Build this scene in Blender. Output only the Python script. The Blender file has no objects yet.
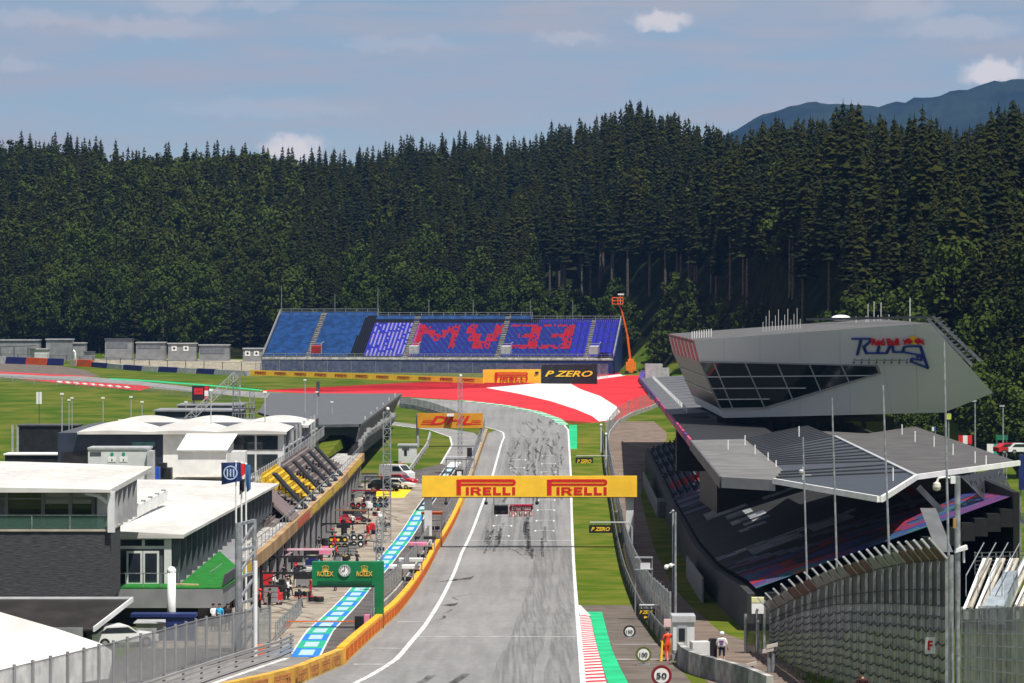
import bpy, bmesh, math, random
import numpy as np
from mathutils import Vector, Matrix
random.seed(7); rng = np.random.default_rng(7)
R = math.radians
S = bpy.context.scene
COL = S.collection
F = 3000.0; CX = 512.0; HY = 310.0; CAMZ = 30.0

# ---------------------------------------------------------------- terrain profile along the straight
PROF = [(-200, 20.0), (0, 17.0), (60, 15.0), (100, 13.1), (150, 11.1), (167, 10.4), (200, 8.6), (248, 6.0), (300, 4.0), (335, 3.3), (361, 3.0),
        (400, 3.5), (450, 4.8), (555, 7.8), (650, 10.4), (750, 13.0), (850, 15.0), (900, 15.5), (1000, 16), (20000, 16)]
_px = np.array([p[0] for p in PROF], float); _pz = np.array([p[1] for p in PROF], float)
def _smooth(y):
    ys = np.linspace(y-20, y+20, 9)
    return float(np.interp(ys, _px, _pz).mean())
_gy = np.arange(-200, 1005, 5.0); _gz = np.array([_smooth(y) for y in _gy])
def ZG(y): return float(np.interp(y, _gy, _gz))
def P(px, py, d): return Vector(((px-CX)*d/F, d, CAMZ-(py-HY)*d/F))
def G(px, py):
    lo, hi = 80.0, 900.0
    for _ in range(50):
        m = (lo+hi)/2
        if HY+F*(CAMZ-ZG(m))/m > py: lo = m
        else: hi = m
    return Vector(((px-CX)*lo/F, lo, ZG(lo)))
def GP(x, y, dz=0): return Vector((x, y, ZG(y)+dz))
def RP(px, py, p0, n):
    d = Vector(((px-CX)/F, 1, -(py-HY)/F)); c = Vector((0, 0, CAMZ))
    return c + d*((p0-c).dot(n)/d.dot(n))

# ---------------------------------------------------------------- materials
MATS = {}
def mat(name, col, rough=0.7, metal=0.0, var=0.18, scale=1.5, spec=0.3, detail=5.0, bump=0.0, stretch=(1,1,1), col2=None, fac=(0.4,0.62)):
    if name in MATS: return MATS[name]
    m = bpy.data.materials.new(name); m.use_nodes = True
    nt = m.node_tree; b = nt.nodes['Principled BSDF']
    b.inputs['Roughness'].default_value = rough; b.inputs['Metallic'].default_value = metal
    b.inputs['Specular IOR Level'].default_value = spec
    tc = nt.nodes.new('ShaderNodeTexCoord'); mp = nt.nodes.new('ShaderNodeMapping')
    mp.inputs['Scale'].default_value = stretch
    nz = nt.nodes.new('ShaderNodeTexNoise'); nz.inputs['Scale'].default_value = scale; nz.inputs['Detail'].default_value = detail
    cr = nt.nodes.new('ShaderNodeValToRGB')
    c2 = col2 or tuple(min(1, c*(1+var*0.6)) for c in col); c1 = tuple(c*(1-var) for c in col) if col2 is None else col
    cr.color_ramp.elements[0].position = fac[0]; cr.color_ramp.elements[0].color = (*c1, 1)
    cr.color_ramp.elements[1].position = fac[1]; cr.color_ramp.elements[1].color = (*c2, 1)
    L = nt.links.new
    L(tc.outputs['Object'], mp.inputs['Vector']); L(mp.outputs[0], nz.inputs['Vector']); L(nz.outputs['Fac'], cr.inputs['Fac'])
    L(cr.outputs['Color'], b.inputs['Base Color'])
    if bump:
        bp = nt.nodes.new('ShaderNodeBump'); bp.inputs['Strength'].default_value = bump; bp.inputs['Distance'].default_value = 0.05
        L(nz.outputs['Fac'], bp.inputs['Height']); L(bp.outputs[0], b.inputs['Normal'])
    MATS[name] = m
    return m
def meshmat(name, col, cover, cell=0.12, rough=0.5, wire=0.25):
    """see-through woven wire: transparent holes between wires"""
    if name in MATS: return MATS[name]
    m = bpy.data.materials.new(name); m.use_nodes = True; nt = m.node_tree; L = nt.links.new
    b = nt.nodes['Principled BSDF']; out = nt.nodes['Material Output']
    b.inputs['Base Color'].default_value = (*col, 1); b.inputs['Roughness'].default_value = rough; b.inputs['Metallic'].default_value = 0.3
    tr = nt.nodes.new('ShaderNodeBsdfTransparent'); mx = nt.nodes.new('ShaderNodeMixShader')
    tc = nt.nodes.new('ShaderNodeTexCoord'); nz = nt.nodes.new('ShaderNodeTexNoise'); nz.inputs['Scale'].default_value = 1.1; nz.inputs['Detail'].default_value = 4
    mr = nt.nodes.new('ShaderNodeMapRange'); mr.inputs['From Min'].default_value = 0.3; mr.inputs['From Max'].default_value = 0.7
    mr.inputs['To Min'].default_value = max(0, cover-wire*0.5); mr.inputs['To Max'].default_value = min(1, cover+wire*0.5)
    L(tc.outputs['Object'], nz.inputs['Vector']); L(nz.outputs['Fac'], mr.inputs['Value'])
    L(mr.outputs[0], mx.inputs['Fac']); L(tr.outputs[0], mx.inputs[1]); L(b.outputs[0], mx.inputs[2]); L(mx.outputs[0], out.inputs['Surface'])
    MATS[name] = m
    return m
def glassmat(name, col=(0.02,0.03,0.035), rough=0.06, spec=0.8):
    return mat(name, col, rough, 0, 0.3, 0.4, spec)

# palette
white = mat('white_paint', (0.78,0.78,0.76), 0.5, 0, 0.08, 0.8)
white_roof = mat('white_roof_membrane', (0.47,0.46,0.43), 0.55, 0, 0.10, 0.25, detail=8, col2=(0.60,0.59,0.555), stretch=(1,0.4,1))
offwhite = mat('offwhite_panel', (0.62,0.63,0.63), 0.5, 0, 0.1, 0.7)
lgrey = mat('light_grey_metal', (0.45,0.46,0.47), 0.45, 0.2, 0.15, 1.0)
steel = mat('galvanised_steel', (0.38,0.40,0.42), 0.42, 0.55, 0.25, 3.0)
mgrey = mat('mid_grey_cladding', (0.25,0.255,0.265), 0.5, 0.1, 0.14, 0.6)
dgrey = mat('dark_grey_cladding', (0.085,0.09,0.1), 0.5, 0.1, 0.25, 0.8)
black = mat('black_panel', (0.018,0.018,0.02), 0.55, 0, 0.3, 1.0)
rubber = mat('black_rubber', (0.02,0.02,0.02), 0.8, 0, 0.3, 4.0)
navy = mat('navy_panel', (0.014,0.028,0.12), 0.5, 0, 0.2, 0.5)
yellow = mat('yellow_banner', (0.95,0.57,0.035), 0.6, 0, 0.07, 0.7)
yellowp = mat('yellow_wall_paint', (0.85,0.40,0.012), 0.5, 0, 0.15, 0.8)
dullyel = mat('faded_yellow_paint', (0.58,0.33,0.05), 0.7, 0, 0.25, 1.0)
redlet = mat('red_lettering', (0.62,0.018,0.012), 0.55, 0, 0.1, 2.0)
orangelet = mat('orange_red_lettering', (0.62,0.11,0.01), 0.6, 0, 0.15, 2.0)
yellet = mat('yellow_lettering', (0.85,0.55,0.03), 0.55, 0, 0.05, 2.0)
redp = mat('red_paint', (0.6,0.025,0.03), 0.5, 0, 0.12, 1.0)
orange = mat('orange_paint', (0.72,0.13,0.012), 0.5, 0, 0.12, 1.0)
pink = mat('pink_paint', (0.75,0.22,0.36), 0.5, 0, 0.1, 1.0)
green = mat('green_paint', (0.006,0.16,0.055), 0.5, 0, 0.15, 0.8)
gold = mat('gold_lettering', (0.75,0.5,0.09), 0.4, 0.2, 0.1, 2)
bluep = mat('blue_paint', (0.02,0.08,0.42), 0.5, 0, 0.15, 1)
concrete = mat('concrete', (0.36,0.35,0.33), 0.85, 0, 0.35, 1.2, bump=0.2)
dconcrete = mat('weathered_concrete', (0.2,0.2,0.195), 0.85, 0, 0.4, 1.0, bump=0.2)
beige = mat('beige_concrete', (0.42,0.38,0.31), 0.8, 0, 0.2, 0.5)
glass = glassmat('dark_glass')
glass_green = glassmat('green_tinted_glass', (0.015,0.045,0.042), 0.08)
skin = mat('skin_tone', (0.5,0.28,0.19), 0.6, 0, 0.08, 8)
chain = meshmat('chain_link_mesh', (0.30,0.31,0.32), 0.42)
chain_dense = meshmat('dense_grey_mesh', (0.33,0.34,0.345), 0.72)
chain_light = meshmat('thin_wire_mesh', (0.42,0.43,0.44), 0.25)
chain_dark = meshmat('dark_net', (0.055,0.06,0.058), 0.82)

# ---------------------------------------------------------------- mesh builder
class MB:
    def __init__(s): s.v = []; s.f = []; s.m = []; s.cur = 0
    def face(s, pts, m=None):
        i = len(s.v); s.v += [tuple(p) for p in pts]; s.f.append(tuple(range(i, i+len(pts)))); s.m.append(s.cur if m is None else m); return s
    def solid(s, a, b, m=None):
        """two matching rings a,b joined to a closed prism"""
        n = len(a); i = len(s.v); mm = s.cur if m is None else m
        s.v += [tuple(p) for p in a] + [tuple(p) for p in b]
        s.f.append(tuple(range(i+n-1, i-1, -1))); s.f.append(tuple(range(i+n, i+2*n))); s.m += [mm, mm]
        for k in range(n):
            k2 = (k+1) % n; s.f.append((i+k, i+k2, i+n+k2, i+n+k)); s.m.append(mm)
        return s
    def prism(s, pts, vec, m=None):
        vec = Vector(vec); a = [Vector(p) for p in pts]
        return s.solid(a, [p+vec for p in a], m)
    def box(s, c, size, U=(1,0,0), V=(0,1,0), W=(0,0,1), m=None):
        c = Vector(c); U = Vector(U)*size[0]/2; V = Vector(V)*size[1]/2; W = Vector(W)*size[2]/2
        a = [c-U-V-W, c+U-V-W, c+U+V-W, c-U+V-W]
        return s.solid(a, [p+2*W for p in a], m)
    def rbox(s, c, size, rz=0.0, m=None):
        u = Vector((math.cos(rz), math.sin(rz), 0)); v = Vector((-math.sin(rz), math.cos(rz), 0))
        return s.box(c, size, u, v, (0,0,1), m)
    def bx(s, x0, x1, y0, y1, z0, z1, m=None):
        return s.box(((x0+x1)/2,(y0+y1)/2,(z0+z1)/2), (x1-x0,y1-y0,z1-z0), m=m)
    def bar(s, p, q, w, h=None, m=None):
        p = Vector(p); q = Vector(q); d = q-p; L = d.length
        if L < 1e-6: return s
        W = d/L; ref = Vector((0,0,1)) if abs(W.z) < 0.95 else Vector((1,0,0))
        U = W.cross(ref).normalized(); V = U.cross(W).normalized()
        return s.box((p+q)/2, (w, h or w, L), U, V, W, m)
    def tube(s, p, q, r, r2=None, n=8, m=None):
        p = Vector(p); q = Vector(q); d = q-p
        if d.length < 1e-6: return s
        W = d.normalized(); ref = Vector((0,0,1)) if abs(W.z) < 0.95 else Vector((1,0,0))
        U = W.cross(ref).normalized(); V = U.cross(W).normalized(); r2 = r if r2 is None else r2
        A = [p+(U*math.cos(2*math.pi*k/n)+V*math.sin(2*math.pi*k/n))*r for k in range(n)]
        B = [q+(U*math.cos(2*math.pi*k/n)+V*math.sin(2*math.pi*k/n))*r2 for k in range(n)]
        return s.solid(A, B, m)
    def path(s, pts, r, n=6, m=None):
        for a, b in zip(pts[:-1], pts[1:]): s.tube(a, b, r, n=n, m=m)
        return s
    def ball(s, c, r, n=8, m=None, sc=(1,1,1)):
        c = Vector(c); rings = max(4, n//2+1); mm = s.cur if m is None else m; i = len(s.v)
        for a in range(rings+1):
            th = math.pi*a/rings
            for b in range(n):
                ph = 2*math.pi*b/n
                s.v.append((c.x+r*sc[0]*math.sin(th)*math.cos(ph), c.y+r*sc[1]*math.sin(th)*math.sin(ph), c.z+r*sc[2]*math.cos(th)))
        for a in range(rings):
            for b in range(n):
                s.f.append((i+a*n+b, i+(a+1)*n+b, i+(a+1)*n+(b+1)%n, i+a*n+(b+1)%n)); s.m.append(mm)
        return s
    def lathe(s, c, prof, axis=(0,0,1), n=16, m=None):
        """prof = (radius, height) along axis"""
        W = Vector(axis).normalized(); ref = Vector((0,0,1)) if abs(W.z) < 0.95 else Vector((1,0,0))
        U = W.cross(ref).normalized(); V = U.cross(W); c = Vector(c); i = len(s.v); mm = s.cur if m is None else m
        for r, h in prof:
            for k in range(n):
                a = 2*math.pi*k/n; s.v.append(tuple(c+W*h+(U*math.cos(a)+V*math.sin(a))*r))
        for a in range(len(prof)-1):
            for k in range(n):
                s.f.append((i+a*n+k, i+a*n+(k+1)%n, i+(a+1)*n+(k+1)%n, i+(a+1)*n+k)); s.m.append(mm)
        return s
    def lattice(s, p, q, w, step, r, m=None, side=Vector((1,0,0))):
        """four-chord truss with zigzag bracing"""
        p = Vector(p); q = Vector(q); W = (q-p).normalized(); L = (q-p).length
        U = side - W*side.dot(W); U.normalize(); V = W.cross(U)
        cs = [(U*a+V*b)*w/2 for a, b in ((-1,-1),(1,-1),(1,1),(-1,1))]
        for c in cs: s.bar(p+c, q+c, r*1.6, m=m)
        n = max(1, int(round(L/step)))
        for k in range(n):
            a = p+W*(L*k/n); b = p+W*(L*(k+1)/n)
            for j in range(4):
                c1, c2 = cs[j], cs[(j+1)%4]
                s.bar(a+(c1 if k%2 else c2), b+(c2 if k%2 else c1), r, m=m)
                s.bar(b+c1, b+c2, r, m=m)
        return s
    def build(s, name, mats, parent=None, origin=None, smooth=False):
        if not isinstance(mats, (list, tuple)): mats = [mats]
        me = bpy.data.meshes.new(name)
        o = Vector(origin) if origin is not None else (Vector(parent['_o']) if parent is not None and '_o' in parent else Vector((0,0,0)))
        me.from_pydata([(a-o.x, b-o.y, c-o.z) for a, b, c in s.v], [], s.f)
        for m in mats: me.materials.append(m)
        me.polygons.foreach_set('material_index', s.m)
        if smooth: me.polygons.foreach_set('use_smooth', [True]*len(s.f))
        me.validate(); me.update()
        ob = bpy.data.objects.new(name, me); COL.objects.link(ob)
        if parent is not None:
            ob.parent = parent
        else:
            ob.location = o
        ob['_o'] = tuple(o)
        return ob
def tag(o, label=None, cat=None, group=None, kind=None):
    if label: o['label'] = label
    if cat: o['category'] = cat
    if group: o['group'] = group
    if kind: o['kind'] = kind
    return o
def thing(name, label, cat, loc=(0,0,0), group=None, rz=0.0):
    """empty at the base; parts are given in world coordinates (rz=0) or local after setting _o"""
    o = bpy.data.objects.new(name, None); COL.objects.link(o); o.location = loc; o.empty_display_size = 0.3
    o['_o'] = tuple(Vector(loc)); tag(o, label, cat, group); o.rotation_euler.z = rz
    return o
def copy_tree(o, parent=None):
    c = o.copy(); COL.objects.link(c)
    if parent is not None: c.parent = parent
    for ch in list(o.children): copy_tree(ch, c)
    return c
def struct(ob): ob['kind'] = 'structure'; return ob

# ---------------------------------------------------------------- lettering
def txt(parent, s, o, U, V, w, h, material, bold=0.0, shear=0.0, thick=0.03, name='lettering', keep=False, spacing=1.0):
    """block lettering filling a w x h box whose lower left corner is o (world)"""
    cu = bpy.data.curves.new('t', 'FONT'); cu.body = s; cu.offset = bold; cu.shear = shear; cu.extrude = 0.02; cu.resolution_u = 3; cu.space_character = spacing
    ob = bpy.data.objects.new('t', cu); COL.objects.link(ob)
    dg = bpy.context.evaluated_depsgraph_get(); me = bpy.data.meshes.new_from_object(ob.evaluated_get(dg))
    bpy.data.objects.remove(ob); bpy.data.curves.remove(cu)
    n = len(me.vertices); co = np.empty(n*3); me.vertices.foreach_get('co', co); co = co.reshape(-1,3)
    lo = co.min(0); hi = co.max(0); sx = w/(hi[0]-lo[0]); sy = h/(hi[1]-lo[1])
    U = Vector(U).normalized(); V = Vector(V).normalized(); N = U.cross(V)
    po = Vector(parent['_o']) if parent is not None and '_o' in parent else Vector((0,0,0)); o = Vector(o)
    uu = (co[:,0]-lo[0])*sx; vv = (co[:,1]-lo[1])*sy; ww = (co[:,2]+0.02)/0.04*thick
    out = np.array(o-po)[None,:] + uu[:,None]*np.array(U) + vv[:,None]*np.array(V) + ww[:,None]*np.array(N)
    me.vertices.foreach_set('co', out.ravel()); me.materials.clear(); me.materials.append(material); me.update()
    me.name = name
    r = bpy.data.objects.new(name, me); COL.objects.link(r)
    if parent is not None: r.parent = parent; r['_o'] = tuple(po)
    return r
class UV:
    """flat shapes on a plane: origin o, axes U,V, thickness along N"""
    def __init__(s, mb, o, U, V, t=0.03): s.mb = mb; s.o = Vector(o); s.U = Vector(U).normalized(); s.V = Vector(V).normalized(); s.N = s.U.cross(s.V); s.t = t
    def p(s, u, v, n=0): return s.o+s.U*u+s.V*v+s.N*n
    def poly(s, pts, m=None): s.mb.prism([s.p(u,v) for u,v in pts], s.N*s.t, m)
    def rect(s, u0, v0, u1, v1, m=None): s.poly([(u0,v0),(u1,v0),(u1,v1),(u0,v1)], m)
    def disc(s, u, v, r, m=None, n=20): s.poly([(u+r*math.cos(2*math.pi*k/n), v+r*math.sin(2*math.pi*k/n)) for k in range(n)], m)
def long_p_word(uv, w, h, m=None):
    """word whose first P has a bowl stretched over the other letters I R E L L I"""
    st = 0.075*w; uv.rect(0,0,st,h*0.98,m)                       # stem
    b0, b1 = 0.60*h, h; t1 = 0.14*h
    uv.rect(st,b1-t1*1.25,w*0.93,b1,m); uv.rect(st,b0,w*0.93,b0+t1,m)
    r = (b1-b0)/2; cx, cy = w*0.93, b0+r; n = 8
    outer = [(cx+r*1.0*math.sin(math.pi*k/n), cy-r*math.cos(math.pi*k/n)) for k in range(n+1)]
    uv.poly([(cx, b0)]+outer[1:-1]+[(cx, b1)], m)
    H = 0.50*h; lw = 0.05*w; x = 0.155*w
    def I(x): uv.rect(x,0,x+lw,H,m); return x+lw
    def Lt(x, ww): uv.rect(x,0,x+lw,H,m); uv.rect(x+lw,0,x+ww,H*0.26,m); return x+ww
    def E(x, ww):
        uv.rect(x,0,x+lw,H,m)
        for v in (0,0.38,0.76): uv.rect(x+lw,v*H,x+ww*(1 if v!=0.38 else .9),v*H+H*0.24,m)
        return x+ww
    def Rr(x, ww):
        uv.rect(x,0,x+lw,H,m); uv.rect(x+lw,H*0.78,x+ww*.85,H,m); uv.rect(x+lw,H*0.36,x+ww*.85,H*0.56,m); uv.rect(x+ww*.66,H*.56,x+ww,H*.78,m)
        uv.poly([(x+ww*.5,H*.36),(x+ww*.72,0),(x+ww*1.05,0),(x+ww*.82,H*.36)],m); return x+ww*1.03
    g = 0.028*w
    x = I(x)+g; x = Rr(x,0.17*w)+g; x = E(x,0.14*w)+g; x = Lt(x,0.13*w)+g; x = Lt(x,0.13*w)+g; I(x)

# ---------------------------------------------------------------- ground sheets
def sheet(name, pts, material, lvl, hole=None, xs=None, zf=None):
    bm = bmesh.new(); vs = [bm.verts.new((p[0],p[1],0)) for p in pts]; bm.faces.new(vs)
    bmesh.ops.triangulate(bm, faces=bm.faces[:])
    y0 = min(p[1] for p in pts); y1 = max(p[1] for p in pts)
    y = math.ceil(y0/5)*5
    while y < y1:
        bmesh.ops.bisect_plane(bm, geom=bm.verts[:]+bm.edges[:]+bm.faces[:], plane_co=(0,y,0), plane_no=(0,1,0)); y += 5
    for v in bm.verts: v.co.z = ZG(v.co.y)+0.008*lvl
    bmesh.ops.recalc_face_normals(bm, faces=bm.faces[:])
    for f in bm.faces:
        f.normal_update()
        if f.normal.z < 0: f.normal_flip()
    me = bpy.data.meshes.new(name); bm.to_mesh(me); bm.free(); me.materials.append(material)
    ob = bpy.data.objects.new(name, me); COL.objects.link(ob); ob['kind'] = 'structure'
    return ob
def strip_pts(line, w):
    """ribbon polygon (quads list) around a polyline"""
    L = [Vector((p[0],p[1],0)) for p in line]; a = []; b = []
    for i, p in enumerate(L):
        t = (L[min(i+1,len(L)-1)]-L[max(i-1,0)]).normalized(); n = Vector((-t.y,t.x,0))
        a.append(p+n*w/2); b.append(p-n*w/2)
    return a+b[::-1]
def interp(tab, y): return float(np.interp(y, [t[0] for t in tab], [t[1] for t in tab]))
# ================================================================ camera, light, sky
cam = bpy.data.cameras.new('camera'); camo = bpy.data.objects.new('camera', cam); COL.objects.link(camo)
camo.location = (0,0,CAMZ); camo.rotation_euler = (R(90),0,0)
cam.sensor_width = 36; cam.lens = F*36/1024; cam.shift_y = -(341.5-HY)/1024; cam.clip_start = 1; cam.clip_end = 30000
S.camera = camo
SUN = Vector((0.26,-0.36,1.0)).normalized()
sun = bpy.data.lights.new('sun','SUN'); sun.energy = 5.0; sun.angle = R(0.5); sun.color = (1.0,0.955,0.88)
suno = bpy.data.objects.new('sun', sun); COL.objects.link(suno); suno.rotation_euler = SUN.to_track_quat('Z','Y').to_euler(); suno.location = (100,-50,300)
S.view_settings.view_transform = 'Standard'; S.view_settings.look = 'None'; S.view_settings.gamma = 1; S.view_settings.use_curve_mapping = False
S.view_settings.exposure = 0.47
S.render.engine = 'CYCLES'
W = bpy.data.worlds.new('World'); S.world = W; W.use_nodes = True
nt = W.node_tree; L = nt.links.new; bg = nt.nodes['Background']
sky = nt.nodes.new('ShaderNodeTexSky'); sky.sky_type = 'NISHITA'; sky.sun_disc = False
sky.sun_elevation = math.asin(SUN.z); sky.sun_rotation = math.atan2(SUN.x, SUN.y)
sky.altitude = 1200; sky.air_density = 1.0; sky.dust_density = 0.2; sky.ozone_density = 2.5
tc = nt.nodes.new('ShaderNodeTexCoord')
# thin high cloud streaks and a few small cumulus heads, laid out by direction in the sky
mp = nt.nodes.new('ShaderNodeMapping'); mp.inputs['Scale'].default_value = (7,7,52)
nz = nt.nodes.new('ShaderNodeTexNoise'); nz.inputs['Scale'].default_value = 2.2; nz.inputs['Detail'].default_value = 7; nz.inputs['Roughness'].default_value = 0.55; nz.inputs['Distortion'].default_value = 0.4
cr = nt.nodes.new('ShaderNodeValToRGB'); cr.color_ramp.elements[0].position = 0.40; cr.color_ramp.elements[0].color = (0.34,0.34,0.34,1); cr.color_ramp.elements[1].position = 0.64; cr.color_ramp.elements[1].color = (0.88,0.88,0.88,1)
L(tc.outputs['Generated'], mp.inputs[0]); L(mp.outputs[0], nz.inputs['Vector']); L(nz.outputs['Fac'], cr.inputs[0])
mx = nt.nodes.new('ShaderNodeMix'); mx.data_type = 'RGBA'; L(cr.outputs[0], mx.inputs['Factor'])
dk = nt.nodes.new('ShaderNodeMix'); dk.data_type = 'RGBA'; dk.blend_type = 'MULTIPLY'; dk.inputs['Factor'].default_value = 1; dk.inputs['B'].default_value = (0.47,0.52,0.53,1)
L(sky.outputs[0], dk.inputs['A'])
L(dk.outputs['Result'], mx.inputs['A']); mx.inputs['B'].default_value = (3.1,2.95,3.05,1)
cur = mx.outputs['Result']
def cumulus(px, py, wx, wy, amt, colr):
    """soft-edged cloud head around one direction, broken by noise"""
    global cur
    d = Vector(((px-CX)/F, 1, (HY-py)/F)).normalized()
    sub = nt.nodes.new('ShaderNodeVectorMath'); sub.operation = 'SUBTRACT'; sub.inputs[1].default_value = d
    n2 = nt.nodes.new('ShaderNodeTexNoise'); n2.inputs['Scale'].default_value = 190; n2.inputs['Detail'].default_value = 5
    ad = nt.nodes.new('ShaderNodeVectorMath'); ad.operation = 'MULTIPLY_ADD'; ad.inputs[1].default_value = (0.009,0,0.008); 
    L(tc.outputs['Generated'], sub.inputs[0]); L(tc.outputs['Generated'], n2.inputs['Vector'])
    L(n2.outputs['Color'], ad.inputs[0]); L(sub.outputs[0], ad.inputs[2])
    s2 = nt.nodes.new('ShaderNodeVectorMath'); s2.operation = 'ADD'; s2.inputs[1].default_value = (-0.0045,0,-0.004); L(ad.outputs[0], s2.inputs[0])
    sc = nt.nodes.new('ShaderNodeVectorMath'); sc.operation = 'MULTIPLY'; sc.inputs[1].default_value = (F/wx, 0, F/wy); L(s2.outputs[0], sc.inputs[0])
    ln = nt.nodes.new('ShaderNodeVectorMath'); ln.operation = 'LENGTH'; L(sc.outputs[0], ln.inputs[0])
    r2 = nt.nodes.new('ShaderNodeMapRange'); r2.interpolation_type = 'SMOOTHSTEP'; r2.inputs['From Min'].default_value = 1.15; r2.inputs['From Max'].default_value = 0.45; r2.inputs['To Max'].default_value = amt
    L(ln.outputs['Value'], r2.inputs['Value'])
    m2 = nt.nodes.new('ShaderNodeMix'); m2.data_type = 'RGBA'; L(r2.outputs[0], m2.inputs['Factor']); L(cur, m2.inputs['A']); m2.inputs['B'].default_value = (*colr,1)
    cur = m2.outputs['Result']
cl = (6.6,5.7,5.2); cm = (4.3,4.0,4.0)
for a in [(993,72,34,15,0.75,cl),(662,21,34,11,0.6,cl),(572,38,40,8,0.5,cm),(292,149,34,16,0.75,cl),(960,28,70,13,0.4,cm),(905,8,50,14,0.4,cm),(150,28,80,12,0.35,cm),(185,4,40,14,0.4,cm),(35,18,60,9,0.3,cm),(20,66,30,9,0.35,cm),(400,44,70,9,0.28,cm),(270,108,120,12,0.25,cm),(265,4,40,8,0.3,cm)]:
    cumulus(*a)
L(cur, bg.inputs['Color']); bg.inputs['Strength'].default_value = 0.115

# ================================================================ terrain
def yfoot(x):
    return float(np.interp(x, [-400,-60,20,50,62,82,400], [900,895,846,700,540,462,445]))
def hill(x, y):
    s = y - yfoot(x)
    if s <= 0: return 0.0
    return 85*(1-math.exp(-s/200.0))
def cap(x, y):
    u = x/max(y,1)*F+CX
    k = float(np.interp(u, [-200,0,150,330,470,560,640,700,860,1024,1300], [0.0605,0.0600,0.0565,0.0557,0.0568,0.0580,0.0612,0.0535,0.0535,0.0555,0.060]))
    return CAMZ - 20.5 + k*y + 2.2*math.sin(u*.031+.5)+1.4*math.sin(u*.083)
def ZT(x, y):
    b = ZG(y); h = hill(x, y)
    if h <= 0: z = b
    else:
        z = b+h; c = cap(x, y)
        t = (z-c)/6.0
        z = c - 6*math.log1p(math.exp(-t))*1.0 + (0) if abs(t) < 30 else min(z, c)
        z = max(z, b)
        z += min(1, h/10)*1.2*math.sin(x*0.031+1.3)*math.cos(y*0.027)
    if y > 1190: z -= (y-1190)*0.35
    return max(z, 2.0) if y < 1400 else 2.0
xs = sorted(set(list(np.arange(-260,261,8.0)) + [-7000,-4500,-3000,-2000,-1200,-800,-500,-400,-320,320,400,500,800,1200,2000,3000,4500,7000]))
ys = list(np.arange(-200,1300,5.0)) + [1330,1400,1600,2000,3000,5000,9000]
bm = bmesh.new(); grid = [[bm.verts.new((x,y,ZT(x,y))) for x in xs] for y in ys]
for j in range(len(ys)-1):
    for i in range(len(xs)-1):
        bm.faces.new((grid[j][i],grid[j][i+1],grid[j+1][i+1],grid[j+1][i]))
me = bpy.data.meshes.new('ground'); bm.to_mesh(me); bm.free()
grass = mat('meadow_grass', (0.042,0.082,0.005), 0.95, 0, 0.3, 0.12, 0.05, 14, col2=(0.105,0.115,0.016), bump=0.3)
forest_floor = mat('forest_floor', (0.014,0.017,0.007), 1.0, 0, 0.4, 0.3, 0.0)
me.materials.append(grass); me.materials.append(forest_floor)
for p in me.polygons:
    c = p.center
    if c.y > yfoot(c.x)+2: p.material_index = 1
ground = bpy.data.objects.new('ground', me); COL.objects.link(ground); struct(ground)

# distant mountain range
bm = bmesh.new(); nx, ny = 160, 40; vv = []
def ridge(u):   # height above the camera by image column at ~6.2 km
    return float(np.interp(u, [560,640,690,725,765,800,830,880,930,980,1030,1150,1400,1800], [90,120,150,176,196,205,204,203,214,224,230,262,300,320]))
for j in range(ny):
    row = []
    for i in range(nx):
        u = 540+ (1400)*i/(nx-1); y = 4200+2600*j/(ny-1); x = (u-CX)*6200/F
        t = min(1, j/(ny*0.72)); back = 1.0 if j <= ny*0.72 else 1-0.5*(j-ny*.72)/(ny*.28)
        h = ridge(u)*6200/F*(t**0.8)*back
        h += 26*math.sin(u*0.045+y*0.0021)*math.sin(y*0.0032+u*.02)*t*(1-t*0.9) + random.uniform(-4,4)*t
        row.append(bm.verts.new((x,y,2+h+ (CAMZ*t))))
    vv.append(row)
for j in range(ny-1):
    for i in range(nx-1): bm.faces.new((vv[j][i],vv[j][i+1],vv[j+1][i+1],vv[j+1][i]))
me = bpy.data.meshes.new('hills'); bm.to_mesh(me); bm.free()
me.materials.append(mat('mountain_forest', (0.006,0.011,0.008), 1.0, 0, 0.4, 0.006, 0.0, 8, col2=(0.016,0.024,0.014)))
hills = struct(bpy.data.objects.new('hills', me)); COL.objects.link(hills)

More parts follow.
